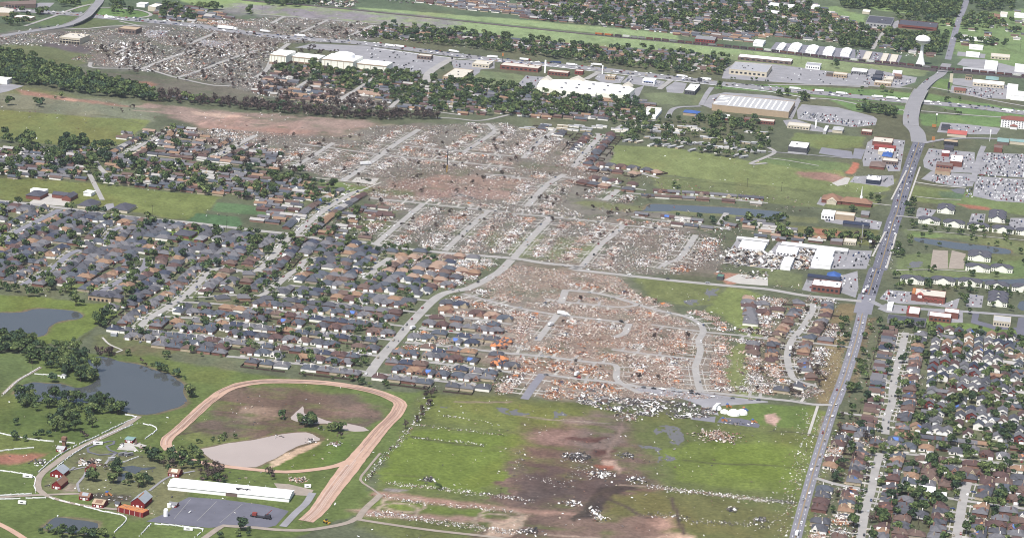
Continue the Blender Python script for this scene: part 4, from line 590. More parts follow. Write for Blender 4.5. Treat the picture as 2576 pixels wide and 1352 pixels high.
BL = [
 ('tan brick warehouse with a flat cream roof at the highway edge', "00 -40,85 20,75 140,95 130,132 -40,126", 7, 'tan', 'roofc', {}), ('long brown roofed industrial building in the far corner', "00 0,22 150,14 365,2 362,42 150,46", 8, 'brown', 'brown', dict(win=6)),
 ('small white shed above the ramp loop', "00 1380,28 1490,26 1492,45 1382,48", 6, 'white', 'roofw', {}), ('white box warehouse beside the ramp loop trees', "00 1488,72 1540,42 1625,42 1600,72", 9, 'cream', 'roofw', {}),
 ('cream roofed depot among trees near the overpass', "00 150,152 330,165 342,190 160,176", 6, 'tan', 'roofw', {}), ('gutted purple fronted store beside the interstate', "00 1200,285 1240,265 1400,275 1390,312", 8, 'brown', 'tan', dict(win=5)),
 ('white warehouse at the end of the creek trees', "00 -60,782 20,772 82,790 74,822", 7, 'white', 'roofw', dict(name='warehouse', cat='warehouse')),
 ('low yellowish restaurant inside the cinema parking lot', "10 1620,562 1640,545 1775,550 1775,572", 6, 'brown', 'roofc', dict(win=4)), ('square cream restaurant by the divided street', "10 2180,642 2210,610 2380,622 2360,656", 6, 'cream', 'roofc', dict(win=5, units=2)),
 ('large flat cream store with bare white roof by the green lot', "10 1890,770 1990,688 2175,706 2085,792", 8, 'tan', 'roofc', dict(win=7, units=3)), ('long brown strip of shops below the highway', "10 2450,662 2490,632 20 290,660 285,690", 7, 'brick', 'roofc', dict(win=8, units=3)),
 ('short brick shop row beside the brown strip', "20 358,722 375,704 582,716 572,738", 6, 'brick', 'roofc', dict(win=6)), ('small red fronted restaurant below the highway', "20 632,716 645,702 722,706 718,722", 6, 'red', 'roofc', dict(win=3)),
 ('yellow walled restaurant with signs on its roof', "20 942,768 955,750 1046,757 1042,778", 6, 'tan', 'roofc', dict(win=4, units=2)), ('white restaurant with a blue hipped porch', "20 1312,808 1330,788 1450,794 1446,815", 6, 'white', 'roofw', dict(win=4, awn='blue')),
 ('dark brick store with a clean white roof', "20 1742,908 1792,842 1892,855 1842,922", 7, 'dgrey', 'roofw', dict(win=4, units=2)), ('big grey roofed discount store with white front', "20 2150,690 2285,625 30 45,662 -20,736", 9, 'cream', 'roofg', dict(units=9, win=8)),
 ('long white roofed shop strip below the railway', "20 2275,572 2300,540 30 240,600 242,626", 6, 'brown', 'roofw', dict(win=9)), ('blue roofed hall beside the service road', "20 1715,1118 1765,1096 1892,1132 1860,1155", 5, 'tan', 'blue', dict(kind='hip', rise=3)),
 ('blue roofed side wing of the hall', "20 1842,1160 1865,1148 1882,1152 1832,1196", 4, 'tan', 'blue', dict(kind='gable', rise=1.5, axis='y')), ('first long white storage shed by the mobile homes', "20 1313,1166 1385,1100 1420,1105 1356,1178", 4, 'white', 'roofw', dict(name='storage_shed', cat='shed')),
 ('second long white storage shed by the mobile homes', "20 1400,1172 1475,1104 1506,1112 1442,1181", 4, 'white', 'roofw', dict(name='storage_shed', cat='shed')), ('white cross shed behind the two storage sheds', "20 1350,1092 1360,1078 1502,1090 1500,1106", 4, 'white', 'roofc', dict(name='storage_shed', cat='shed')),
 ('brick office with a white hipped roof by the home store', "20 2085,1182 2118,1150 2185,1155 2180,1188", 4, 'brick', 'roofw', dict(kind='hip', rise=2)), ('small dark brick office by the home store', "20 2330,1196 2345,1180 2402,1186 2398,1206", 5, 'brick', 'brown', dict(win=3)), ('brick strip with a pale roof below the home store', "20 2470,1212 2490,1190 30 70,1208 60,1232", 5, 'brick', 'roofc', dict(win=6)),
 ('red walled barn like depot with a rusty grey roof', "20 1840,392 1872,358 2068,375 2042,405", 6, 'red', 'grey', dict(kind='gable', rise=3, win=7)), ('white metal shed beside the rail trees', "20 2430,436 2452,398 2548,406 2532,444", 6, 'white', 'roofw', dict(kind='gable', rise=2)),
 ('slender white warehouse, first of the five beside the railway', "30 85,492 122,436 178,442 152,500", 6, 'white', 'roofw', dict(kind='gable', rise=2.5, axis='y', name='warehouse', cat='warehouse')), ('widest white warehouse, second of the five beside the railway', "30 203,494 245,438 345,442 302,512", 6, 'white', 'roofw', dict(kind='gable', rise=3, axis='y', name='warehouse', cat='warehouse')),
 ('third of the five white warehouses beside the railway', "30 382,510 412,458 508,466 482,528", 6, 'white', 'roofw', dict(kind='gable', rise=3, axis='y', name='warehouse', cat='warehouse')), ('fourth of the five white warehouses beside the railway', "30 555,526 582,474 672,482 652,540", 6, 'white', 'roofw', dict(kind='gable', rise=3, axis='y', name='warehouse', cat='warehouse')),
 ('last of the five white warehouses, nearest the storage rows', "30 730,534 757,486 844,496 820,548", 6, 'white', 'roofw', dict(kind='gable', rise=3, axis='y', name='warehouse', cat='warehouse')),
 ('longest pale storage row, first from the warehouses', "30 948,592 990,520 1052,524 1012,600", 3, 'cream', 'roofc', dict(name='storage_shed', cat='shed')), ('pale storage row, middle of the three by the water tower', "30 1128,612 1162,538 1214,543 1186,620", 3, 'cream', 'roofc', dict(name='storage_shed', cat='shed')), ('broad storage row nearest the water tower', "30 1212,624 1246,550 1312,554 1286,632", 3, 'cream', 'roofc', dict(name='storage_shed', cat='shed')),
 ('two storey white office with dark windows below the railway', "30 375,655 400,628 535,642 528,668", 7, 'white', 'roofg', dict(win=6)), ('cream restaurant in the middle of the broad parking lot', "30 655,746 665,726 802,736 796,756", 6, 'tan', 'roofc', dict(win=5)), ('low dark walled restaurant beside the cream one', "30 585,746 595,732 655,738 652,752", 4, 'brown', 'olive', {}),
 ('flat white strip store with a blue sign frame', "30 838,716 850,684 1004,696 998,732", 5, 'grey', 'roofw', dict(win=6)), ('cream fast food building near the highway ramp', "30 1068,830 1080,812 1244,822 1240,846", 5, 'tan', 'roofc', dict(win=5)), ('white and red striped fast food building', "30 1252,732 1262,712 1350,714 1348,736", 5, 'white', 'roofw', dict(awn='red')),
 ('yellowish restaurant between the fast food buildings', "30 1165,800 1172,770 1262,774 1260,804", 5, 'cream', 'roofc', dict(win=4, units=2)), ('dark blue cinema like restaurant block', "30 1050,782 1062,752 1148,760 1142,790", 6, 'navy', 'slate', {}), ('purple grey restaurant with a gabled front', "30 1075,742 1090,712 1160,716 1152,746", 5, 'dgrey', 'slate', dict(kind='hip', rise=2)), ('brown diner with a flat roof beside the crossroads', "30 1270,770 1280,748 1350,754 1345,776", 5, 'brown', 'rbrown', dict(win=3)),
 ('grey roofed school hall with a white canopy beneath the far trees', "30 965,232 1035,165 1268,178 1245,248", 7, 'lgrey', 'slate', dict(name='school_building', cat='school', win=7, units=3)), ('long slate roofed school wing with red trim', "30 1310,250 1335,196 1715,240 1695,282", 7, 'brick', 'slate', dict(name='school_building', cat='school', awn='red', units=3)),
 ('tall white furniture store at the picture edge', "30 2400,925 2415,848 2515,852 2512,932", 13, 'white', 'roofw', dict()), ('low white annexe of the furniture store', "30 2440,950 2450,925 2700,925 2690,985", 9, 'white', 'roofw', {}), ('cream strip of shops with a long white parapet', "30 2048,836 2080,800 2384,828 2372,856", 6, 'cream', 'roofw', dict(win=9)), ('teal roofed building behind the cream strip', "30 2185,800 2205,768 2320,776 2318,806", 6, 'brown', 'teal', dict(kind='hip', rise=3)),
 ('red brown diner with an orange roof edge', "30 1868,906 1880,880 1994,886 1988,916", 5, 'tan', 'brick', dict(win=4, kind='hip', rise=2)), ('little brown kiosk by the silver shed', "30 1985,776 1995,755 2058,760 2052,782", 5, 'tan', 'olive', dict(win=3)), ('white boxy workshop behind the silver shed', "30 2175,690 2190,612 2312,616 2306,696", 8, 'white', 'roofw', {}),
 ('long ribbed silver shed along the railway', "30 1955,702 1970,672 2284,706 2276,732", 6, 'steel', 'lgrey', dict(kind='gable', rise=2, name='metal_shed', cat='shed')), ('white gabled hall on a grey pad', "30 1982,548 2010,520 2130,526 2128,562", 4, 'white', 'roofw', dict(kind='gable', rise=3)), ('cream flat workshop beside the white gabled hall', "30 2238,568 2250,542 2436,550 2432,582", 5, 'cream', 'roofc', dict(win=5)), ('white workshop at the far picture edge', "30 2480,690 2490,652 2640,650 2640,706", 6, 'white', 'roofw', {}),
 ('very long thin white shed in the far meadow', "30 1968,382 1978,366 2236,392 2232,408", 4, 'white', 'roofw', dict(name='metal_shed', cat='shed')), ('short white metal shed in the far meadow', "30 2010,470 2045,446 2168,456 2160,484", 5, 'white', 'roofw', dict(kind='gable', rise=2, name='metal_shed', cat='shed')), ('small cream shed in the far clearing', "30 950,118 960,98 1030,104 1026,124", 5, 'cream', 'roofw', {}), ('tall white shed in the far clearing', "30 438,74 446,50 518,54 512,82", 6, 'white', 'roofw', {}),
 ('white house roof at the top edge among dark trees', "30 1480,14 1500,0 1640,4 1630,22", 5, 'white', 'roofw', dict(kind='gable', rise=2)), ('long white buildings at the upper edge', "30 -20,60 40,34 270,50 250,76", 5, 'white', 'roofw', {}), ('white roofed hall left of the far trees', "30 -10,130 10,106 108,112 100,136", 5, 'brown', 'roofw', dict(kind='hip', rise=2)), ('white shed by the upper meadow', "30 2335,150 2345,122 2410,126 2408,152", 5, 'white', 'roofc', {}), ('long white hall in the upper meadow', "30 2475,160 2485,132 2640,140 2640,166", 5, 'white', 'roofw', {}), ('brown roofed ranch beside the upper meadow', "30 2200,165 2230,138 2340,145 2330,172", 4, 'brick', 'rbrown', dict(kind='hip', rise=3)),
 ('single storey car sales office with cream front', "30 192,1266 208,1236 432,1246 424,1276", 5, 'cream', 'roofc', dict(win=7)), ('narrow white shop beside the car sales office', "30 556,1318 578,1266 610,1270 588,1322", 5, 'lgrey', 'roofw', {}), ('white double gabled bank beside the car lot', "30 650,1308 662,1274 762,1278 756,1312", 5, 'cream', 'lgrey', dict(kind='hip', rise=2.5)), ('cream roofed shop beside the crossroads', "30 940,1325 950,1300 1050,1306 1046,1332", 5, 'brick', 'roofc', dict(win=4)),
 ('salmon red roofed motel restaurant', "30 1785,1345 1832,1306 2014,1316 1990,1352", 5, 'cream', 'pink', dict(kind='hip', rise=3)), ('dark canopy filling station by the hotel', "30 1740,1280 1755,1252 1832,1256 1826,1292", 5, 'dgrey', 'dark', {}),
 ('dark walled grey block with a white ribbed roof', "31 200,128 236,70 414,86 400,140", 10, 'dgrey', 'roofw', dict(stripe='lgrey', units=1)), ('blue sided shop with a white flat roof', "31 982,460 1006,412 1142,420 1132,466", 6, 'navy', 'roofw', dict(units=3)), ('red brown restaurant with a wide cream roof', "31 1022,72 1096,30 1272,44 1240,86", 6, 'brick', 'roofc', dict(units=2)),
 ('fast food building with a long scarlet roof', "31 1062,124 1082,98 1292,112 1284,138", 5, 'red', 'red', dict(kind='gable', rise=1.5)), ('white roofed drive through below the scarlet roof', "31 1105,172 1120,138 1272,148 1256,182", 5, 'cream', 'roofw', dict(units=3)), ('bright blue hip roofed kiosk', "31 1148,220 1160,180 1252,190 1246,226", 4, 'cream', 'blue', dict(kind='hip', rise=4)), ('cream burger shop below the blue kiosk', "31 1148,268 1160,236 1312,246 1308,276", 5, 'brown', 'roofc', dict(win=5)), ('round hipped brown restaurant near the bottom of the strip', "31 1018,322 1040,272 1185,282 1176,326", 4, 'brick', 'brown', dict(kind='hip', rise=4)),
 ('white domed fire station bay', "31 535,800 560,758 678,772 670,818", 7, 'white', 'roofw', dict(win=4)), ('tan fire station with three dark doors', "31 672,806 690,776 878,792 872,824", 7, 'tan', 'roofc', {}), ('weathered grey shed beside the fire station', "31 932,806 950,766 1022,772 1020,812", 4, 'brown', 'grey', dict(kind='gable', rise=2)), ('long low navy roofed row beside the fire station', "31 738,892 780,866 1022,890 1018,922", 4, 'dgrey', 'navy', dict(kind='gable', rise=1.5)), ('small cream storage office by the tall sign pole', "31 762,1080 772,1046 892,1056 888,1088", 4, 'cream', 'roofc', dict(win=5)), ('grey roofed shed row by the tall sign pole', "31 622,1078 640,1044 760,1050 752,1084", 4, 'brown', 'grey', {}),
 ('longest white storage row with open dark bays', "31 120,1110 150,1080 812,1152 800,1182", 4, 'lgrey', 'roofw', dict(win=10, name='storage_shed', cat='shed')), ('buckled white storage block below the long row', "31 72,1170 120,1118 318,1146 284,1200", 5, 'white', 'roofw', dict(win=6, name='storage_shed', cat='shed')), ('peeled white storage block in the middle of the wreck', "31 466,1210 498,1158 672,1170 650,1220", 5, 'white', 'roofw', dict(name='storage_shed', cat='shed')),
 ('largest white storage block with torn dark holes', "31 428,1300 472,1222 662,1236 632,1322", 5, 'white', 'roofw', dict(units=2, name='storage_shed', cat='shed')), ('leaning white storage block among scattered sheets', "31 132,1322 160,1234 264,1240 228,1332", 5, 'white', 'roofw', dict(name='storage_shed', cat='shed')), ('short white storage row behind the lake houses', "21 2255,1046 2270,1026 2590,1064 2580,1084", 4, 'lgrey', 'roofw', dict(win=5, name='storage_shed', cat='shed')), ('twin roofed white storage block nearest the ruins', "21 2285,1135 2310,1066 2560,1092 2535,1166", 4, 'white', 'roofw', dict(win=7, name='storage_shed', cat='shed')),
 ('flat white shop row opposite the fast food strip', "31 1765,74 1776,50 1914,58 1908,82", 6, 'dark', 'tan', dict(win=4)), ('dark grey shop with a red front sign', "31 1770,135 1782,108 1870,112 1866,140", 6, 'dgrey', 'slate', {}), ('brick dealership block with a white roof', "31 1828,270 1848,206 1968,218 1950,280", 8, 'brick', 'roofw', dict(units=3)), ('maroon walled tyre shop by the dealership', "31 1688,310 1705,282 1864,290 1858,322", 5, 'brick', 'brown', dict(win=5)), ('tan service block below the maroon shop', "31 1678,372 1690,340 1842,350 1836,382", 5, 'tan', 'rbrown', {}), ('red and white fast food box facing the main road', "31 1745,190 1756,162 1830,166 1826,194", 5, 'red', 'roofw', {}),
 ('brown restaurant with pale turquoise gables', "31 2300,72 2320,34 2428,42 2420,80", 5, 'brown', 'teal', dict(kind='gable', rise=2.5)), ('long pale turquoise roofed motel wing', "31 2428,72 2440,48 2640,56 2640,82", 5, 'cream', 'teal', dict(kind='gable', rise=1.5)), ('tall brick shop behind the packed dealership', "31 2268,136 2284,106 2362,112 2356,142", 7, 'brick', 'brown', {}),
 ('navy roofed row behind the brick pharmacy', "32 398,72 410,44 728,84 720,112", 5, 'dgrey', 'navy', dict(kind='gable', rise=1.5)), ('blue tarpaulin covered hip roof behind the pharmacy', "32 586,86 604,36 728,50 722,96", 5, 'dgrey', 'blue', dict(kind='hip', rise=5)), ('brick pharmacy with a battered white roof and red arches', "32 440,165 462,104 742,136 728,192", 8, 'brick', 'roofw', dict(win=6, units=4, stripe='brick')),
 ('brick supermarket with tall arched front and white roof', "32 1440,262 1462,196 1790,230 1786,286", 8, 'brick', 'roofc', dict(units=4)), ('white canopy of the filling station', "32 1196,378 1212,334 1262,338 1254,384", 5, 'white', 'roofw', {}), ('brick sandwich shop with a lettered white roof and red edge', "32 1390,448 1412,378 1532,390 1522,458", 5, 'brick', 'roofw', {}), ('brick shop with a swelling white vaulted roof', "32 1618,478 1632,436 1846,452 1842,494", 6, 'brick', 'roofw', dict(win=5)), ('brick shop with a flat white roof behind the vault', "32 1776,436 1786,394 1924,412 1918,450", 7, 'brick', 'roofw', {}), ('long shop strip with green trimmed gables', "32 1196,512 1214,466 1598,498 1588,540", 5, 'grey', 'slate', dict(win=8)),
 ('cream bank with a raised white glass hall', "32 2262,530 2278,478 2446,482 2442,536", 6, 'cream', 'lgrey', dict(win=6)), ('tiny teal roofed shack in the rubble', "22 2062,80 2072,52 2134,56 2130,84", 4, 'dgrey', 'green', {}),
 ('long white trailer house beside the wide cul de sac', "33 1506,858 1526,826 1690,846 1682,872", 4, 'white', 'roofw', dict(name='trailer_house', cat='house')), ('second white trailer house with a green lean to', "33 1506,910 1522,874 1802,896 1796,926", 4, 'white', 'roofw', dict(name='trailer_house', cat='house')),
 ('red brick hall with grey gable on the green field', "01 275,606 350,556 468,586 400,630", 5, 'brick', 'slate', dict(kind='hip', rise=4, name='brick_hall', cat='hall')), ('long red brick hall with a slate roof', "01 528,606 540,584 700,590 700,616", 5, 'brick', 'slate', dict(kind='gable', rise=3, name='brick_hall', cat='hall')), ('cross wing of the long red brick hall', "01 630,632 680,590 770,596 730,640", 5, 'brick', 'slate', dict(kind='gable', rise=3, axis='y', name='brick_hall', cat='hall')), ('white domed storage tank house on the green field', "01 852,582 868,556 942,562 938,590", 5, 'white', 'roofw', dict(kind='hip', rise=1.5)),
 ('low white canopy behind the red brick hall', "01 318,556 330,536 468,556 462,578", 4, 'white', 'roofw', {}), ('slate roofed clinic with two wings by the road', "01 780,720 870,650 1000,680 940,720", 4, 'cream', 'slate', dict(kind='hip', rise=5, name='clinic', cat='clinic')), ('second slate roofed clinic beside its parking court', "01 1150,750 1190,690 1350,710 1300,770", 4, 'cream', 'slate', dict(kind='hip', rise=5, name='clinic', cat='clinic')), ('brown roofed house on a wide green plot', "01 1760,1010 1800,955 1970,975 1940,1025", 4, 'brick', 'slate', dict(kind='hip', rise=4, **HOUSE)), ('small square brick house on the green plot', "01 1968,1052 1990,1015 2080,1025 2050,1068", 4, 'brick', 'grey', dict(kind='hip', rise=3, **HOUSE)),
]
for lb, s, h, wl, rf, kw in BL:
    o, hx, hy = bldg(lb, s, h, wl, rf, **kw)
    if 'sandwich' in lb:                        # dark roof lettering across the roof, red end slope
        link('red_roof_end', MB().box(-hx, -hx*.68, -hy, hy, h+.2, h+1.1).mesh('red_roof_end', C('red')), o)
        for k in range(4):
            y = -hy*.75+hy*.42*k; mb = MB()
            for a in ((-1.1, 1.1, 0, .3), (-1.1, 1.1, 1.5, 1.8), (-1.1, -.7, .3, 1.5), (.7, 1.1, .3, 1.5)): mb.box(a[0], a[1], y+a[2], y+a[3], h+.2, h+.33)
            link('roof_letter', mb.mesh('roof_letter', C('dgrey')), o)
    if 'supermarket' in lb:
        link('gable_front', MB().gend(-hx*.72, -hx*.28, -hy-1.2, -hy+6, 0, h-.3, 3).mesh('gable_front', C('brick')), o); link('gable_roof', MB().gable(-hx*.72, -hx*.28, -hy-1.2, -hy+6, h-.3, 3, .5).mesh('gable_roof', C('pink')), o); link('sign_board', MB().box(-hx*.62, -hx*.38, -hy-1.45, -hy-1.2, h*.62, h*1.02).mesh('sign_board', WHITE), o)
        link('orange_block', MB().box(-hx*.98, -hx*.8, -hy*.9, hy*.6, h, h+2.2).mesh('orange_block', C('orange')), o)
        for k in range(4):
            x = -hx*.12+hx*.29*k; mb = MB()
            for j in range(9): a = math.pi*j/8; b = math.pi*(j+1)/8; mb.beam((x+3*math.cos(a), -hy-.15, 3+2.4*math.sin(a)), (x+3*math.cos(b), -hy-.15, 3+2.4*math.sin(b)), .35) if j < 8 else None
            mb.box(x-3.3, x-2.7, -hy-.4, -hy+.1, 0, 3).box(x+2.7, x+3.3, -hy-.4, -hy+.1, 0, 3); link('wall_arch', mb.mesh('wall_arch', C('pink')), o)
# cream cinema: four joined blocks
cx, cy = G(644+760/4, 640/4); th = root('cinema', cx, cy, 'sprawling cream cinema with white roofs, four joined blocks and a round upper hall', 'cinema')
for k, (s, h) in enumerate((("10 163,552 210,498 372,512 335,568", 17), ("10 352,578 395,535 690,552 665,590", 11), ("10 668,602 745,535 1064,566 1006,618", 19), ("10 1004,640 1060,588 1362,634 1322,664", 13))):
    p = P(s, h); c = frame(p); o2 = [((x-cx)*EY-(y-cy)*EX, (x-cx)*EX+(y-cy)*EY) for x, y in [(c[0], c[1])]][0]; hx, hy = c[2], c[3]; x, y = o2; e = .05*k
    link('block_wall', MB().box(x-hx, x+hx, y-hy-e, y+hy+e, 0, h).mesh('block_wall', CREAM), th)
    link('brown_base', MB().box(x-hx-.1, x+hx+.1, y-hy-.2-e, y+hy+.2, 0, h*.24).mesh('brown_base', C('rbrown')), th)
    r = link('roof', MB().box(x-hx+.3, x+hx-.3, y-hy+.3, y+hy-.3, h, h+.4).mesh('roof', WHITE), th)
    link('cornice', MB().box(x-hx-.3, x+hx+.3, y-hy-.5-e, y-hy-e, h-1.2, h+.6).mesh('cornice', C('tan')), r)
    for q in range(5): link('pilaster', MB().box(x-hx+hx*2*(q+.5)/5-.5, x-hx+hx*2*(q+.5)/5+.5, y-hy-.6-e, y-hy-e, 0, h-1.3).mesh('pilaster', C('cream')), th)
    stamp_poly(p, 3, 6)
    if k == 2:
        link('round_hall', MB().lathe([(18, h), (18, h+6), (15, h+7.5), (8, h+9), (0.1, h+9.5)], 20).mesh('round_hall', WHITE), th).location = (x+2, y+hy*.2, 0)
        link('dark_doorway', MB().box(x-hx*.6-1.4, x-hx*.6+1.4, y-hy-.75, y-hy, 9, 13).mesh('dark_doorway', C('dgrey')), th)
# big white department store with gabled front and torn side
cx, cy = G(1288+740/4, 900/4); th = root('department_store', cx, cy, 'huge white roofed store with small gables and dark roof vents below the highway', 'store')
pp = [((x-cx)*EY-(y-cy)*EX, (x-cx)*EX+(y-cy)*EY) for x, y in P("20 248,868 290,800 440,802 690,806 1140,862 1235,892 1160,958 850,930 840,948 560,912", 9)]
link('wall', MB().prism(pp, 0, 9).mesh('wall', CREAM), th); link('roof', MB().prism([(x*.99, y*.985) for x, y in pp], 9, 9.5).mesh('roof', WHITE), th); stamp_poly(P("20 248,868 290,800 690,806 1140,862 1235,892 1160,958 850,930 560,912", 9), 3, 8)
for x, y in D("20 540,842 675,858 820,852 965,870 500,885 650,885 780,898 930,912 1085,930 1125,885"):
    a, b = G(x, y, 9.5); a, b = ((a-cx)*EY-(b-cy)*EX, (a-cx)*EX+(b-cy)*EY); link('roof_vent', MB().box(a-2.2, a+2.2, b-1.5, b+1.5, 9.4, 11.4).mesh('roof_vent', C('dgrey')), th)
for x, y, w in ((345, 806, 9), (655, 808, 13), (1160, 868, 9)):
    a, b = G(1288+x/4, y/4, 9.5); a, b = ((a-cx)*EY-(b-cy)*EX, (a-cx)*EX+(b-cy)*EY)
    link('gable_front', MB().gend(a-w, a+w, b-4, b+12, 9.3, 10, 6).gable(a-w, a+w, b-4, b+12, 10, 6, .4).mesh('gable_front', C('roofc')), th)
# home store with skylight strips
o, hx, hy = bldg('big tan home store with white skylight strips across its grey roof', "20 1935,1062 2150,968 30 262,1012 236,1118", 10, 'tan', 'lgrey', name='home_store', cat='store')
for k in range(11): x = -hx*.62+hx*1.56*k/11; link('skylight', MB().box(x, x+2.4, -hy*.78, hy*.8, 10.2, 10.7).mesh('skylight', WHITE), o)
for k in range(16): x, y = rnd.uniform(-.98, -.68)*hx, rnd.uniform(-.7, .8)*hy; link('roof_stain', MB().box(x-3, x+3, y-2, y+2, 10.2, 10.5+.02*k).mesh('roof_stain', C('roofw')), o)
# hotel
o, hx, hy = bldg('white four storey hotel with a dark red roof at the picture edge', "30 2335,1205 2362,1178 2700,1196 2700,1226", 14, 'white', 'brick', name='hotel', cat='hotel', kind='hip', rise=5)
for r in range(4): windows(o, hx*.96, -hy, 1.2+3.3*r, 1.7, 12, 1.8)
link('porch', MB().box(-hx*.45, -hx*.05, -hy-9, -hy-.1, 0, 5).mesh('porch', WHITE), o); link('porch_roof', MB().hip(-hx*.45, -hx*.05, -hy-9, -hy, 5.02, 3, .8).mesh('porch_roof', C('brick')), o)
# two storey office shell
o, hx, hy = bldg('two storey cream office shell standing on columns in the far ruins', "00 608,372 700,335 882,352 822,398", 10, 'cream', 'roofc', name='office_shell', cat='office', units=5)
for k in range(7): x = -hx+hx*2*(k+.5)/7; link('dark_window_band', MB().box(x-hx*.125, x+hx*.125, -hy-.2, -hy+1, 5.6, 7.4).mesh('dark_window_band', DARK), o); link('dark_ground_opening', MB().box(x-hx*.12, x+hx*.12, -hy-.25, -hy+1, .2, 4).mesh('dark_ground_opening', DARK), o)
# brick church
cx, cy = G(1932+780/4, 338+690/4); o = root('church', cx, cy, 'brown hip roofed brick church with a thin white steeple', 'church')
for x0, x1, y0, y1, h, r in ((-34, -6, -14, 14, 5, 8), (-8, 38, -12, 6, 4.6, 6)):
    link('wall', MB().box(x0, x1, y0, y1, 0, h).mesh('wall', C('brick')), o); link('roof', MB().hip(x0, x1, y0, y1, h+.02, r, 1).mesh('roof', C('rbrown')), o)
link('gable_front', MB().gend(-26, -12, -20, -10, 0, 4.4, 4).gable(-26, -12, -20, -10, 4.4, 4, .4).mesh('gable_front', C('cream')), o)
link('steeple', MB().lathe([(2.2, 8), (2.2, 12), (1.2, 14), (.15, 28)], 8).mesh('steeple', WHITE), o).location = (22, -2, 0)
stamp_poly(P("01 1,1 2,2 3,3"), 3) if 0 else stamp_poly([(cx+a, cy+b) for a, b in ((-38,-22),(40,-22),(40,18),(-38,18))], 3)
# water tower
x, y = G(1932+1533/4, 655/4); o = root('water_tower', x, y, 'tall white water tower with a flared base and flattened bulb', 'water tower', rz=0)
link('flared_base', MB().lathe([(11.5, 0), (8.6, 8), (5.6, 18), (4.2, 28), (3.5, 36), (3.4, 46)], 32).mesh('flared_base', WHITE), o)
link('bulb', MB().lathe([(3.4, 45.6), (6, 48), (11, 50), (15.5, 53.5), (17.2, 57.5), (16.6, 61.5), (13.5, 65), (8, 67.3), (3, 68.2), (.1, 68.4)], 40).mesh('bulb', WHITE), o)
link('painted_band', MB().lathe([(15.7, 53.4), (17.35, 57.2)], 40).mesh('painted_band', C('lgrey')), o); link('top_rail', MB().cyl(0, 0, 68.2, 69.6, 2.2, 2.2, 10).mesh('top_rail', C('lgrey')), o); o.scale = (.84, .84, .86)
# stone house with arches by the pond
x, y = G(1050/4, 676+310/4); o = root('stone_house', x, y, 'large tan stone house with two storeys of arched openings above the pond meadow', 'house')
for x0, x1, y0, y1, h, r in ((-17, 11, -8, 6, 6, 5), (11, 21, -2, 8, 5, 4)):
    link('wall', MB().box(x0, x1, y0, y1, 0, h).mesh('wall', C('tan')), o); link('roof', MB().hip(x0, x1, y0, y1, h+.02, r, .8).mesh('roof', C('slate')), o)
for k in range(5):
    xx = -14+5*k; link('arched_opening', MB().box(xx-1.3, xx+1.3, -8.2, -7.7, .4, 2.9).mesh('arched_opening', DARK), o)
    if k % 2 == 0: link('dormer', MB().gend(xx-2, xx+2, -8.3, -4, 5.5, 7, 1.6).gable(xx-2, xx+2, -8.3, -4, 7, 1.6, .3).mesh('dormer', C('slate')), o)
stamp_poly([(x+a, y+b) for a, b in ((-22,-14),(26,-14),(26,12),(-22,12))], 3)
# apartments: cream walls under dark gabled roofs
def apartment(s, n, label, w=24, d=11, h=6.5, step=11):
    x, y = P(s)[0]; o = root('apartment_block', x, y, label, 'apartments', 'cream apartment blocks by the golf pond')
    for k in range(n):
        y0 = (k-(n-1)/2)*step*1.6
        link('wall', MB().box(-w/2, w/2, y0-d/2, y0+d/2, 0, h).mesh('wall', CREAM), o); r = link('roof', MB().hip(-w/2, w/2, y0-d/2, y0+d/2, h+.02, 4, .8).mesh('roof', C('slate')), o)
        link('gable_front', MB().gend(-w*.24, w*.24, y0-d/2-1.5, y0-d/2+3, 0, h-.2, 3.6).mesh('gable_front', CREAM), o); link('gable_roof', MB().gable(-w*.24, w*.24, y0-d/2-1.5, y0, h-.2, 3.6, .5).mesh('gable_roof', C('slate')), r)
        for q in (-.42, -.33, .33, .42): link('window', MB().box(w*q-.7, w*q+.7, y0-d/2-.1, y0-d/2+.2, 1, 2.6).box(w*q-.7, w*q+.7, y0-d/2-.1, y0-d/2+.2, 4, 5.5).mesh('window', GLASS), o)
    a, b, c, e = w/2+3, (n-1)/2*step*1.6+d/2+4, 0, 0
    stamp_poly([(x+i*EY+j*EX, y-i*EX+j*EY) for i, j in ((-a,-b),(a,-b),(a,b),(-a,b))], 3)
APT = [("31 1790,775", 2, 'two stacked'), ("31 2305,850", 3, 'three stacked'), ("31 1620,895", 1, 'first'), ("31 1868,925", 1, 'second'), ("31 2112,955", 1, 'third'), ("31 2362,985", 1, 'fourth'), ("31 2600,1010", 1, 'fifth')]
for s, n, w in APT[:2]: apartment(s, n, w+' dark roofed cream apartment blocks beside an upper parking lot')
for s, n, w in APT[2:]: apartment(s, n, w+' low cream apartment block from the main road in the row above the golf pond', 30)
apartment("31 2125,1250", 2, 'apartment clubhouse with brick base and steep navy roofs beside the pale lots', 30)
for s, w in (("32 1450,140", 'first'), ("32 1760,150", 'second'), ("32 2030,165", 'third'), ("32 2300,200", 'fourth'), ("32 2570,225", 'fifth')): apartment(s, 1, w+' low cream apartment block from the main road in the row under the creek', 30)
apartment("32 2310,330", 3, 'three stacked dark roofed cream apartment blocks above the bank'); apartment("32 2110,20", 1, 'cream apartment block across the creek, first of two', 32); apartment("32 2350,25", 1, 'cream apartment block across the creek, farther of two', 28)
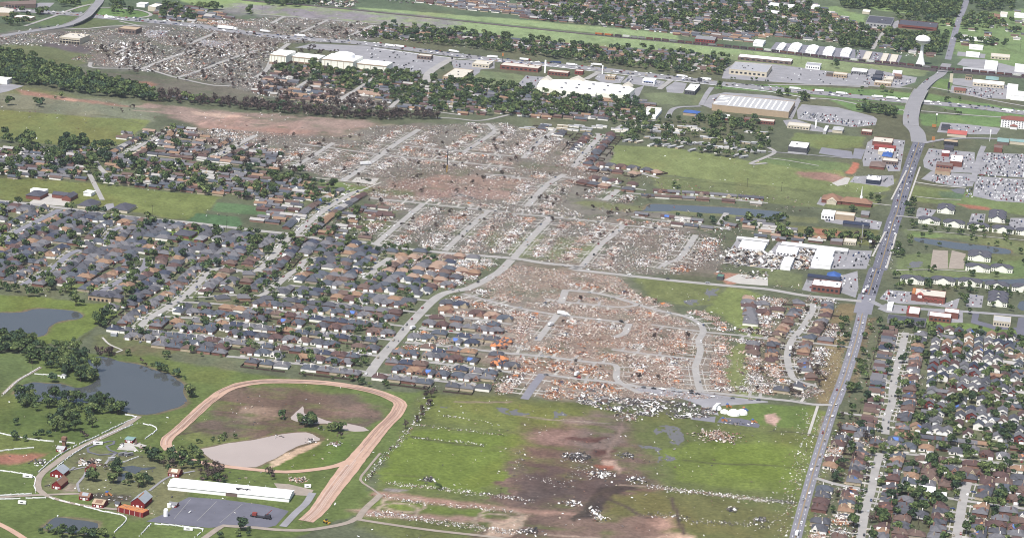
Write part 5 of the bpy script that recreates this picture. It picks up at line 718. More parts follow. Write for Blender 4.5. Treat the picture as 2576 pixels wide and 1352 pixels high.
# ------------------------------------------------------------------ storm track: where houses are gone or torn
GONE = [P(s) for s in ("D -60,85 130,75 330,66 480,58 700,44 900,52 960,70 900,100 700,112 690,142 660,200 640,238 520,206 380,176 230,165 178,150 225,126 100,108 -60,110",
  "D 440,330 560,325 850,345 960,318 1250,310 1400,335 1500,440 1440,470 1420,520 1500,560 1640,560 1720,600 1740,690 1560,690 1300,655 1130,632 1000,600 1030,520 960,500 880,478 860,456 800,440 740,405 640,370",
  "D 1330,660 1560,698 1600,740 1700,790 1760,830 1800,900 1830,1000 1500,1012 1430,1000 1400,950 1370,900 1300,860 1290,800 1210,775 1250,700 1290,665", "D 1840,900 1930,890 1960,960 1900,1000 1840,1000", "D 2080,1290 2150,1290 2140,1352 2060,1352")]
TORN = [P(s) for s in ("D 330,330 450,325 760,400 800,470 720,440 480,400 330,380", "D 950,560 1130,632 1290,665 1250,690 1150,735 1000,720 940,640", "D 1100,750 1330,760 1440,900 1430,1010 1200,990 1260,900", "D 1500,400 1960,470 2100,500 2000,640 1740,690 1700,560 1520,540",
  "D 1880,740 2110,760 2110,900 2050,1020 1920,1000", "D 2150,800 2230,800 2240,900 2210,1060 2240,1100 2210,1352 2060,1352 2110,1050", "D 690,165 900,200 1000,270 800,280 660,240")]
def dmg(x, y):
    for p in GONE:
        if inside(x, y, p): return 2
    for p in TORN:
        if inside(x, y, p): return 1
    return 0
# ------------------------------------------------------------------ houses
ROOFS = dict(charcoal=(94,95,104), grey=(122,121,127), slate=(94,100,112), navy=(72,78,98), brown=(120,98,90), tan=(164,130,104), pale=(188,184,180), umber=(106,82,80))
RM = {k: mat('shingles_'+k, v, .92, .24, .35) for k, v in ROOFS.items()}
RT = {k: damaged('torn_shingles_'+k, ROOFS[k], (206, 142, 102), .65) for k in ROOFS}
WM = {k: mat('walls_'+k, v, .85, .1, .4) for k, v in dict(brick=(142,98,86), pink=(176,132,116), stone=(190,174,154), siding=(236,232,224), sand=(214,196,164), greyside=(176,178,180), redside=(150,66,60)).items()}
RO = {k: damaged('stripped_shingles_'+k, ROOFS[k], (226, 142, 88), .49) for k in ROOFS}
TARP = mat('blue_tarpaulin', (84, 130, 220), .5, .06); DECK = mat('bare_decking', (226, 140, 82), .9, .15, .5); DRWH = mat('garage_white', (246, 244, 238), .6, .03); FENCE = mat('weathered_fence', (88, 74, 66), .9, .2)
MC = {}
def cached(key, fn, m):
    k = (key, m.name)
    if k not in MC: MC[k] = fn().mesh(key.split('-')[0], m)
    return MC[k]
def parts_hip(v):
    L = (8.2, 7.4, 9., 8.)[v]; s = 1 if v % 2 else -1; g0, g1 = sorted((s*.6, s*(L-.4))); h = 2.9
    P_ = {'wall': lambda: MB().box(-L, L, -3.6, 6.4, 0, h).box(g0, g1, -8, -3.6, 0, h),
          'roof': lambda: MB().hip(-L, L, -3.6, 6.4, h+.02, 3.4, .55).hip(g0, g1, -8, 1.5, h+.05, 2.4, .5),
          'garage_door': lambda: MB().box((g0+g1)/2-2.5, (g0+g1)/2+2.5, -8.12, -7.9, .05, 2.35)}
    if v in (1, 2): P_['gable_front'] = lambda: MB().gend(-s*L*.85 if s > 0 else L*.3, -s*L*.3 if s > 0 else L*.85, -4.6, 1, 0, h, 1.9).gable(*(sorted((-s*L*.85, -s*L*.3))), -4.6, 2, h, 1.9, .3)
    P_['window'] = lambda: MB().box(min(-s*L*.75, -s*L*.4), max(-s*L*.75, -s*L*.4), -4.7 if v in (1, 2) else -3.7, -3.3, .9, 2.3)
    P_['chimney'] = lambda: MB().box(s*2-.5, s*2+.5, 3.2, 4.3, h, h+4.6)
    P_['door'] = lambda: MB().box(-s*.9-.55, -s*.9+.55, -3.72, -3.4, 0, 2.1)
    T = lambda: MB().add([(-3.5, -4.3, h-.28+.12), (3, -4.3, h-.28+.12), (2.6, -.6, h+2.55), (-3.1, -.6, h+2.55), (-3.5, -4.3, h-.4), (3, -4.3, h-.4), (2.6, -.6, h+2.2), (-3.1, -.6, h+2.2)], [(0,1,2,3), (0,4,5,1), (1,5,6,2), (3,7,4,0), (2,6,7,3)])
    return P_, T
def parts_gable(v):
    W2 = (4.6, 5.2, 4.4, 4.8)[v]; h = 5.2 if v == 3 else 3.1; s = 1 if v % 2 else -1; g0, g1 = sorted((s*(W2-5.4), s*(W2+.3)))
    P_ = {'wall': lambda: MB().gend(-W2, W2, -4, 8, 0, h, 2.7).gend(g0, g1, -8.2, -4, 0, 2.8, 1.9),
          'roof': lambda: MB().gable(-W2, W2, -4, 8, h, 2.7, .5).gable(g0, g1, -8.2, -3.6 if h < 4 else -4.1, 2.8, 1.9, .5),
          'garage_door': lambda: MB().box((g0+g1)/2-2.3, (g0+g1)/2+2.3, -8.32, -8.1, .05, 2.3),
          'window': lambda: MB().box(-s*W2*.7-.7, -s*W2*.7+.7, -4.12, -3.8, 1, 2.4)}
    if v == 3: P_['upper_window'] = lambda: MB().box(-1.6, 1.6, -4.12, -3.8, 3.6, 4.9)
    T = lambda: MB().add([(.3, -3, h+2.7), (W2+.2, -3, h+.35), (W2+.2, 3, h+.35), (.3, 3, h+2.7), (.3, -3, h+2.2), (W2+.2, -3, h), (W2+.2, 3, h), (.3, 3, h+2.2)], [(0,1,2,3), (0,4,5,1), (1,5,6,2), (3,2,6,7)])
    return P_, T
def parts_ranch(v):
    L = (8.5, 7.4, 9.6, 8)[v]; h = 2.7; s = 1 if v % 2 else -1; x0 = s*(L-3)
    P_ = {'wall': lambda: MB().gend(-L, L, -4.4, 4.6, 0, h, 1.8, axis='x'), 'roof': lambda: MB().gable(-L, L, -4.4, 4.6, h, 1.8, .6, axis='x'),
          'garage_door': lambda: MB().box(x0-2.2, x0+2.2, -4.52, -4.3, .05, 2.2), 'window': lambda: MB().box(-s*L*.5-1.2, -s*L*.5+1.2, -4.52, -4.3, .9, 2.1)}
    if v == 2: P_['porch_gable'] = lambda: MB().gend(-3, 2, -6.5, -2, 0, h-.1, 1.3).gable(-3, 2, -6.5, -1, h-.1, 1.3, .3)
    T = lambda: MB().add([(-4, -4.6, h+.3), (2, -4.6, h+.3), (2, -.4, h+2.0), (-4, -.4, h+2.0), (-4, -4.6, h), (2, -4.6, h), (2, -.4, h+1.7), (-4, -.4, h+1.7)], [(0,1,2,3), (0,4,5,1), (1,5,6,2), (3,7,4,0)])
    return P_, T
PARTS = {'H': parts_hip, 'G': parts_gable, 'R': parts_ranch}
LOTS_H = []     # every house: dict(kind, x, y, rz, roof, wall, var, torn, tarp, label bits)
DRIVE = {CONC: MB(), CONC2: MB()}; WALKS = MB(); SLABS = []; FENCES = []
ORD = ['first','second','third','fourth','fifth','sixth','seventh','eighth','ninth','tenth','eleventh','twelfth','thirteenth','fourteenth','fifteenth','sixteenth','seventeenth','eighteenth','nineteenth','twentieth']
def ordn(i): return ORD[i] if i < 20 else (('twenty','thirty','forty','fifty','sixty','seventy','eighty','ninety')[(i+1)//10-2]+('' if (i+1) % 10 == 0 else ' '+ORD[(i+1) % 10-1]) if i < 98 else str(i+1)+'th')
def rect(x, y, ux, uy, a0, a1, b0, b1):
    return [(x+ux*a-uy*b, y+uy*a+ux*b) for a, b in ((a0,b0),(a1,b0),(a1,b1),(a0,b1))]
def free(poly):
    xs = [p[0] for p in poly]; ys = [p[1] for p in poly]; cx, cy = sum(xs)/4, sum(ys)/4
    for p in poly+[(cx, cy)]+[((poly[i][0]+poly[i-1][0])/2, (poly[i][1]+poly[i-1][1])/2) for i in range(4)]:
        if occ(*p) in (1, 2, 3, 4, 5, 6): return False
    return True
def new_house(kind, x, y, rz, torn, row=None, k=0, pal=None):
    if not pal and kind == 'H' and x > 250: pal = 'brown umber grey charcoal tan brown slate grey umber charcoal'
    pal = pal or {'H': 'charcoal charcoal charcoal charcoal grey grey grey grey slate slate slate navy brown tan umber', 'G': 'charcoal grey grey brown slate tan umber navy', 'R': 'brown grey grey umber pale charcoal tan slate'}[kind]
    walls = {'H': 'brick pink pink stone sand siding', 'G': 'siding siding siding siding siding siding sand greyside redside', 'R': 'siding sand brick pink stone'}[kind]
    LOTS_H.append(dict(kind=kind, x=x, y=y, rz=rz, roof=rnd.choice(pal.split()), wall=rnd.choice(walls.split()), var=rnd.randrange(4) if kind != 'G' else rnd.choice((0,1,2,0,1,2,3)), torn=torn, tarp=rnd.random() < (.16 if torn else .05), row=row, k=k))
def lbl_of(st): return 'purple' if 'lane below the green' in st or 'torn purple' in st else ''
def lots_along(pts, w, spec, lab):
    kind, sp = spec[0], spec[1]; st = spec[2] if len(spec) > 2 else None
    q = smooth(pts, 2.)
    L = [0]
    for a, b in zip(q[:-1], q[1:]): L.append(L[-1]+math.hypot(b[0]-a[0], b[1]-a[1]))
    for side in (1, -1):
        rows = 0; s = 9+rnd.random()*4; row = None; fence = []
        kd = kind
        if kind == 'DL': kd = 'D' if side == 1 else 'G'
        if kind == 'HD': kd = 'D' if side == 1 else 'H'
        sp_ = 13 if kd == 'G' else sp
        while s < L[-1]-7:
            i = int(np.searchsorted(L, s))-1; i = max(0, min(i, len(q)-2)); p = q[i]; a, b = q[max(0, i-3)], q[min(len(q)-1, i+4)]
            d = math.hypot(b[0]-a[0], b[1]-a[1]); ux, uy = (b[0]-a[0])/d, (b[1]-a[1])/d; nx, ny = -uy*side, ux*side
            set_ = w/2+(14.6 if kd != 'G' else 13)+rnd.uniform(-.8, .8)+(6 if kd == 'X' else 0); x, y = p[0]+nx*set_, p[1]+ny*set_
            step = sp_*rnd.uniform(.96, 1.05); s += step
            if not in_frame(x, y): continue
            poly = rect(x, y, ux, uy, -sp_*.46, sp_*.46, -8, 8); pw = rect(x, y, ux, uy, -sp_*.47, sp_*.47, -10.5, 9)
            if not free(rect(x, y, ux, uy, -sp_*.44, sp_*.44, -7, 7)): continue
            lv = 2 if kd == 'X' else dmg(x, y)
            if kd == 'X' and dmg(x, y) == 0 and rnd.random() < .3: continue
            if kd == 'D': lv = 2 if (lv == 2 or rnd.random() < .14) else 1
            stamp_poly(poly, 4)
            # driveway from the kerb to the garage
            gx = rnd.choice((-1, 1))*sp_*.22
            x0, x1 = (gx-2.6, gx+2.6) if lv != 2 else (gx-1.7, gx+1.7); f = set_-8 if lv != 2 else set_-4
            quad = [(p[0]+ux*t+nx*o_, p[1]+uy*t+ny*o_) for t, o_ in ((x0, w/2-.3), (x1, w/2-.3), (x1, f), (x0, f))]
            if side < 0: quad = quad[::-1]
            mb = DRIVE[rnd.choice((CONC, CONC2))]; mb.add([(a_, b_, .075+.004*rnd.random()) for a_, b_ in quad], [(0, 1, 2, 3)] if side > 0 else [(0, 1, 2, 3)])
            wk = [(p[0]+ux*t+nx*o_, p[1]+uy*t+ny*o_) for t, o_ in ((-sp_*.5, w/2+3.), (sp_*.5, w/2+3.), (sp_*.5, w/2+4), (-sp_*.5, w/2+4))]
            WALKS.add([(a_, b_, .066+.004*rnd.random()) for a_, b_ in (wk if side > 0 else wk[::-1])], [(0, 1, 2, 3)])
            if lv == 2: stamp_poly(quad, 6)
            if lv == 2: SLABS.append((x, y, math.atan2(uy, ux), lab)); continue
            rz = math.atan2(-ny, -nx)+math.pi/2+rnd.uniform(-.03, .03)        # front (-Y) looks at the street
            if row is None: row = dict(nf=kd == 'R', st=st, end=spec[3] if len(spec) > 3 else '', n=0, side=None, cy=0)
            new_house('H' if kd in 'HD' else kd, x, y, rz, lv == 1 and rnd.random() < .8, row, row['n'], 'umber charcoal umber slate' if st and 'purple' in st+lbl_of(st) else None); row['n'] += 1; row['cy'] += y-p[1]; row['cx'] = row.get('cx', 0)+x-p[0]
            fence.append((x, y, ux, uy, nx, ny, sp_, kd))
        if row:
            ns = abs(row['cy']) >= abs(row['cx'])
            row['side'] = (('far' if row['cy'] > 0 else 'near') if ns else ('pasture' if row['cx'] < 0 else 'tower')) + ' side'
        if row and fence: FENCES.append((row, fence))
for pts, w, spec, lab in STREETS: lots_along(pts, w, spec, lab)
VERGE = np.zeros_like(OCC, bool); keep_ = OCC.copy()
for pts, w, spec, lab in STREETS:
    if spec[0] == 'X': stamp_line(pts, w+21, 77)
VERGE[:] = OCC == 77; OCC[:] = keep_
# rows of small gabled houses in the suburb beyond the main road
for r, (t, y0) in enumerate((('32', 590), ('32', 660), ('32', 722), ('32', 785), ('32', 850), ('32', 925), ('32', 992), ('32', 1072), ('32', 1140), ('32', 1212), ('32', 1280), ('33', 12), ('33', 85), ('33', 165), ('33', 255), ('33', 340), ('33', 425))):
    row = dict(st=None, n=0, lab=ordn(r)+' row under the bank'); x = 1400-(r*9); face = r % 2 == 0; fence = []
    while x < 2620:
        a, b = G(1932+x/4, (676 if t == '32' else 1014)+(y0+(x-1400)*.113)/4); x += rnd.uniform(97, 112)
        if dmg(a, b) == 2 or not free(rect(a, b, EY, -EX, -4.5, 4.5, -6.5, 7)): continue
        stamp_poly(rect(a, b, EY, -EX, -5.5, 5.5, -8, 8), 4)
        new_house('G' if r < 15 and rnd.random() < .9 else 'R', a, b, RZ+(0 if face or rnd.random() < .5 else math.pi)+rnd.uniform(-.06, .06), rnd.random() < .04, row, row['n']); row['n'] += 1
        fence.append((a, b, EY, -EX, EX, EY, 12, 'G'))
    FENCES.append((row, fence))
# back rows that fill the suburbs between their streets
FILL = [("D 0,515 180,528 560,580 400,740 290,790 250,735 0,700", 'suburb behind the pond'), ("D 560,590 640,590 960,622 1180,690 1120,735 1040,850 930,930 480,895 280,835 420,760", 'suburb above the racetrack'), ("D 2060,1190 2160,1040 2600,1130 2600,1370 2060,1370", 'lower suburb'), ("D 1880,740 2110,760 2090,900 2040,1000 1900,990", 'roadside ruins'), ('D 960,622 1130,636 1285,662 1240,702 1150,735 1060,700', 'torn corner by the cross road'), ('D 960,930 1130,760 1330,790 1420,1005 1200,992', 'suburb beyond the collector')]
for s, nm in FILL:
    poly = P(s); cx, cy, hx, hy, a = frame(poly); x0, x1 = min(q[0] for q in a), max(q[0] for q in a); yy, y1 = min(q[1] for q in a), max(q[1] for q in a); r = 0
    while yy < y1:
        xx = x0+rnd.uniform(0, 9); row = dict(st=None, n=0, lab=f'{ordn(r)} back row, {nm}', gp='back row houses of the '+nm)
        while xx < x1:
            px, py = cx+xx*EY+yy*EX, cy-xx*EX+yy*EY; xx += 2
            if not inside(px, py, poly) or not free(rect(px, py, EY, -EX, -7.6, 7.6, -7.6, 7)) or not in_frame(px, py): continue
            lv = dmg(px, py); stamp_poly(rect(px, py, EY, -EX, -7.7, 7.7, -8, 7.6), 4); xx += 13.4
            if lv == 2 or (lv == 1 and rnd.random() < (.6 if nm[:4] == 'road' else .38 if nm[:4] == 'torn' else .2)): SLABS.append((px, py, RZ, None)); continue
            if rnd.random() < .06: continue
            new_house('H', px, py, RZ+(math.pi if r % 2 else 0)+rnd.uniform(-.05, .05), lv == 1 and rnd.random() < .6, row, row['n']); row['n'] += 1
        yy += 16.5 if r % 2 else 19.5; r += 1
# older quarters: rows of low ranch houses, most half hidden by trees
OLD = [("D 1300,8 2000,-12 2110,40 2330,110 2350,145 2200,118 1930,92 1880,108 1730,92 1560,70 1300,44", 20, 34), ("D 880,70 1000,66 1290,98 1513,122 1700,130 1830,150 1815,185 1740,178 1600,160 1400,138 1200,112 1000,98 880,88", 21, 36),
       ("D 640,190 760,168 1000,182 1080,200 1250,222 1350,228 1500,245 1600,262 1620,300 1500,305 1350,298 1150,288 1000,272 930,240 800,262 640,236", 21, 38), ("D -20,375 240,376 330,390 480,410 640,432 760,452 850,482 800,520 640,505 400,478 200,456 -20,448", 21, 33),
       ("D 395,12 480,18 560,36 640,60 520,68 440,55 395,42", 20, 36), ("D 300,340 440,322 560,328 760,402 700,430 480,405 330,385", 19, 32), ("D 1040,-5 1290,4 1300,40 1200,30 1050,6", 22, 36), ("D 2350,60 2600,20 2600,100 2400,130", 60, 70), ("D 1500,215 1640,265 1560,300 1480,290", 21, 34),
       ("D 1860,545 2080,600 2050,640 1900,600", 24, 30), ("D 640,600 900,640 1050,680 1000,740 900,720 700,660", 18, 32), ("D 220,690 330,730 250,760 160,720", 20, 32), ("D 640,505 820,525 760,575 640,560", 20, 30), ("D 800,505 1000,530 970,612 740,585", 19, 28)]
for s, sp, gap in OLD:
    poly = P(s); cx, cy, hx, hy, a = frame(poly); x0, x1 = min(q[0] for q in a), max(q[0] for q in a); y0, y1 = min(q[1] for q in a), max(q[1] for q in a)
    yy = y0; fl = 0
    while yy < y1:
        xx = x0+rnd.uniform(0, sp)
        while xx < x1:
            px, py = cx+xx*EY+yy*EX, cy-xx*EX+yy*EY; xx += sp*rnd.uniform(.9, 1.15)
            px += rnd.uniform(-1, 1); py += rnd.uniform(-2, 2)
            if not inside(px, py, poly) or not free(rect(px, py, EY, -EX, -7, 7, -5, 5)) or rnd.random() < .08 or not in_frame(px, py): continue
            lv = dmg(px, py)
            stamp_poly(rect(px, py, EY, -EX, -9, 9, -6, 6), 4)
            if lv == 2: SLABS.append((px, py, RZ, None)); continue
            new_house('R', px, py, RZ+(math.pi if fl else 0), lv == 1 and rnd.random() < .5, None)
        yy += gap*(.42 if fl == 0 else .58)*rnd.uniform(.95, 1.05)*1.0; fl = 1-fl
def dist(h): return math.hypot(h['x'], h['y']-CY)
ROOFWORD = dict(charcoal='charcoal', grey='grey', slate='slate', navy='navy', brown='brown', tan='tan', pale='pale', umber='umber')
NAMES = {'H': 'hip_roof_house', 'G': 'gable_roof_house', 'R': 'ranch_house'}; WORDS = {'H': 'hip roofed house', 'G': 'small gabled house', 'R': 'ranch house'}
for h in LOTS_H: h['own'] = False
for k in 'HGR':
    c = sorted([h for h in LOTS_H if h['kind'] == k and h['row'] and in_frame(h['x'], h['y'], 10)], key=dist)
    for h in c[:300]: h['own'] = True
ORNG2 = P('D 1240,850 1640,890 1640,1020 1240,1000')
HS = {'H': (.96, 1.0, 1.12), 'G': (1.08, 1.0, 1.12), 'R': (1.1, 1.1, 1.1)}
for h in LOTS_H:
    if not h['own']: continue
    P_, T = PARTS[h['kind']](h['var']); r = h['row']
    rw = ROOFWORD[h['roof']]; to = 'torn ' if h['torn'] else ''
    if r.get('lab'): lb = f"{to}{rw} roofed house, {ordn(h['k'])} from the street, {r['lab']}"; gp = r.get('gp', 'gabled houses in rows beyond the main road')
    else:
        for lb in (f"{to}{rw} {WORDS[h['kind']]}, {ordn(h['k'])} from {r['end']}, {r['side']} of {r['st']}", f"{to}{rw} house, {ordn(h['k'])} from {r['end']}, {r['side']} of {r['st']}", f"{rw} house, {ordn(h['k'])} from {r['end']}, {r['side'].split()[0]} {r['st']}"):
            if len(lb.split()) <= 16: break
        gp = 'houses along the '+r['st']
    h['lab'] = lb
    o = root(NAMES[h['kind']], h['x'], h['y'], lb, 'house', gp, h['rz']); o.scale = HS[h['kind']]
    rm = (RO if h['torn'] and inside(h['x'], h['y'], ORNG2) else RT if h['torn'] else RM)[h['roof']]; wm = WM[h['wall']]
    for pn, fn in P_.items():
        m = {'wall': wm, 'roof': rm, 'gable_front': wm, 'porch_gable': wm, 'garage_door': DRWH, 'window': GLASS, 'upper_window': GLASS, 'chimney': wm, 'door': DARK}[pn]
        link(pn, cached(f"{pn}-{h['kind']}{h['var']}", fn, m), o)
    if h['tarp']: link('tarpaulin', cached(f"tarpaulin-{h['kind']}{h['var']}", T, TARP), o)['label'] = 'bright blue tarpaulin over the roof'
# the rest of the houses as one mass
def joined(recs):                                  # recs: (MB local, colour, x, y, rz, scale)
    V, F4, CC = [], [], []; o = 0
    tri = []
    for mb, col, x, y, rz in recs:
        v = np.array(mb.v); c, s = math.cos(rz), math.sin(rz); v = v*np.array([1., 1.02, 1.1]); V.append(np.stack([x+v[:,0]*c-v[:,1]*s, y+v[:,0]*s+v[:,1]*c, v[:,2]], 1))
        CC.append(np.tile(col, (len(v), 1)))
        for f in mb.f: tri += [tuple(i+o for i in f)]
        o += len(v)
    me = bpy.data.meshes.new('mass'); me.from_pydata(np.concatenate(V).tolist(), [], tri)
    a = me.attributes.new('Col', 'FLOAT_COLOR', 'POINT'); c = np.ones((o, 4), np.float32); c[:, :3] = np.concatenate(CC); a.data.foreach_set('color', c.ravel()); me.materials.append(TINT); return me
WC = dict(brick=(142,98,86), pink=(176,132,116), stone=(190,174,154), siding=(236,232,224), sand=(214,196,164), greyside=(176,178,180), redside=(150,66,60))
recs = []; PC = {}
for h in LOTS_H:
    if h['own']: continue
    key = (h['kind'], h['var'])
    if key not in PC: PC[key] = {k: f() for k, f in PARTS[h['kind']](h['var'])[0].items() if k in ('wall', 'roof', 'garage_door', 'gable_front', 'porch_gable')}
    for k, mb in PC[key].items():
        col = ROOFS[h['roof']] if k == 'roof' else (246,244,238) if k == 'garage_door' else WC[h['wall']]
        if k == 'roof' and h['torn'] and rnd.random() < .3: col = (176,146,126)
        recs.append((mb, lin(col), h['x'], h['y'], h['rz']))
tag(link('distant_houses', joined(recs)), 'mass of low ranch houses far off among the trees', 'houses', kind='stuff')
# fences behind the rows
for row, fl in FENCES:
    if row.get('nf'): continue
    mb = MB()
    for x, y, ux, uy, nx, ny, sp, kd in fl:
        if rnd.random() < (.35 if kd == 'D' else .1): continue
        bk = 17 if kd != 'G' else 12
        for a, b in (((-sp/2, bk), (sp/2, bk)), ((sp/2, 3), (sp/2, bk))):
            p = [(x+ux*a[0]+nx*a[1], y+uy*a[0]+ny*a[1]), (x+ux*b[0]+nx*b[1], y+uy*b[0]+ny*b[1])]
            if any(occ(*t) in (1, 2, 3, 4) for t in p): continue
            mb.beam((*p[0], .95), (*p[1], .95), .1)
            v = mb.v[-8:]; mb.v[-8:] = [(q[0], q[1], .05 if q[2] < .95 else 1.9) for q in v]
    if mb.v:
        FA = len(mb.v)//8
        nm = row.get('lab') or f"{row['side']} of {row['st']}"
        tag(link('wooden_fence', mb.mesh('wooden_fence', FENCE)), 'weathered wooden garden fence behind houses, '+nm, 'fence', 'garden fences behind the houses')
for m, mb in DRIVE.items(): tag(link('driveway', mb.mesh('driveway', m)), 'concrete driveways laid like comb teeth along the streets', kind='structure')
tag(link('pavement', WALKS.mesh('pavement', CONC2)), 'pale pavements beside the streets', kind='structure')
print('HOUSES', len(LOTS_H), {k: sum(1 for h in LOTS_H if h['kind']==k and h['own']) for k in 'HGR'}, 'slabs', len(SLABS))
# ------------------------------------------------------------------ trees
def crown(r, h, n, seed, cols, leaf, base=.28):
    """leaf clumps: n small tilted quads on and inside a handful of lobes"""
    g = np.random.default_rng(seed); nl = 7
    th = g.random(nl)*6.28; lr = g.uniform(.15, .62, nl)*r; lc = np.stack([np.cos(th)*lr, np.sin(th)*lr, h*(base+.3+g.uniform(-.12, .34, nl))], 1); ls = g.uniform(.38, .62, nl)*r; lt = g.uniform(.7, 1.3, nl)
    k = g.integers(0, nl, n); d = g.normal(size=(n, 3)); d /= np.linalg.norm(d, axis=1)[:, None]; d[:, 2] = np.where(d[:, 2] < -.35, -d[:, 2], d[:, 2])
    p = lc[k]+d*(ls[k]*g.uniform(.72, 1.06, n))[:, None]*np.array([1, 1, .8]); p[:, 2] = np.clip(p[:, 2], h*.16, h*1.05)
    nrm = d+g.normal(size=(n, 3))*.45; nrm /= np.linalg.norm(nrm, axis=1)[:, None]
    u = np.cross(nrm, g.normal(size=(n, 3))); u /= np.linalg.norm(u, axis=1)[:, None]; w = np.cross(nrm, u); s = (leaf*g.uniform(.6, 1.3, n))[:, None]
    V = np.stack([p-u*s-w*s*.7, p+u*s-w*s*.7, p+u*s*.8+w*s*.8, p-u*s*.8+w*s*.7], 1).reshape(-1, 3)
    c = np.array([lin(q) for q in cols]); CC = c[g.integers(0, len(c), n)]*(lt[k]*g.uniform(.75, 1.3, n))[:, None]
    return V, np.arange(4*n).reshape(-1, 4), np.repeat(CC, 4, 0)
GREENS = [[(68,104,64),(90,124,72),(54,86,58)], [(86,118,68),(108,138,78),(66,98,62)], [(104,132,78),(128,152,88),(82,110,68)], [(58,96,70),(76,112,76),(48,80,62)]]
BROWN = [(96,82,78),(112,94,86),(78,68,68)]
BARK = mat('bark', (96, 78, 66), .9, .2)
def trunk(h, r, bare=False, seed=0):
    g = random.Random(seed); mb = MB().cyl(0, 0, 0, h*.45, r, r*.6, 6)
    for k in range(9 if bare else 4):
        a = k*2.4+g.random(); z = h*(.25+.05*k) if bare else h*(.28+.04*k); l = h*g.uniform(.25, .4)
        mb.beam((0, 0, z), (math.cos(a)*l*.8, math.sin(a)*l*.8, z+l*.8), r*(.4 if bare else .35))
    if bare: mb.cyl(0, 0, h*.45, h*.95, r*.6, r*.2, 5)
    return mb
TP = []
for i in range(8):
    V, F, CC = crown(4.2, 8.2, 420, 100+i, GREENS[i % 4], .62); TP.append((npmesh('crown', V, F, CC, LEAF), trunk(8.2, .32, seed=i).mesh('trunk', BARK)))
TB = []
for i in range(3):
    V, F, CC = crown(3.6, 8, 90, 300+i, BROWN, .5); TB.append((npmesh('crown', V, F, CC, LEAF), trunk(8.6, .3, True, i).mesh('trunk', BARK)))
LO = [crown(4.2, 8.2, 120, 500+i, GREENS[i % 4], .95) for i in range(6)] + [crown(4, 7.6, 60, 600+i, BROWN, .8) for i in range(3)]
TREES = []     # x, y, scale, kind(0 green,1 stripped), where
def strew(s, per_ha, size, kind=0, where='', water_ok=False, house_p=.3, jit=.48):
    poly = P(s); xs = [p[0] for p in poly]; ys = [p[1] for p in poly]
    area = abs(sum(poly[i-1][0]*poly[i][1]-poly[i][0]*poly[i-1][1] for i in range(len(poly))))/2e4; n = int(area*per_ha+.5); k = 0; t = 0
    while k < n and t < n*14+40:
        t += 1; x, y = rnd.uniform(min(xs), max(xs)), rnd.uniform(min(ys), max(ys))
        if not inside(x, y, poly) or not in_frame(x, y, 20): continue
        k += 1; o_ = occ(x, y)
        if o_ in (1, 3, 5) or (o_ == 2 and not water_ok) or (o_ == 4 and rnd.random() > house_p): continue
        if kind == 0 and dmg(x, y) == 2: continue
        TREES.append((x, y, size*(.88 if size > 5 else 1)*rnd.uniform(1-jit, 1+jit)/4.2, kind, where))
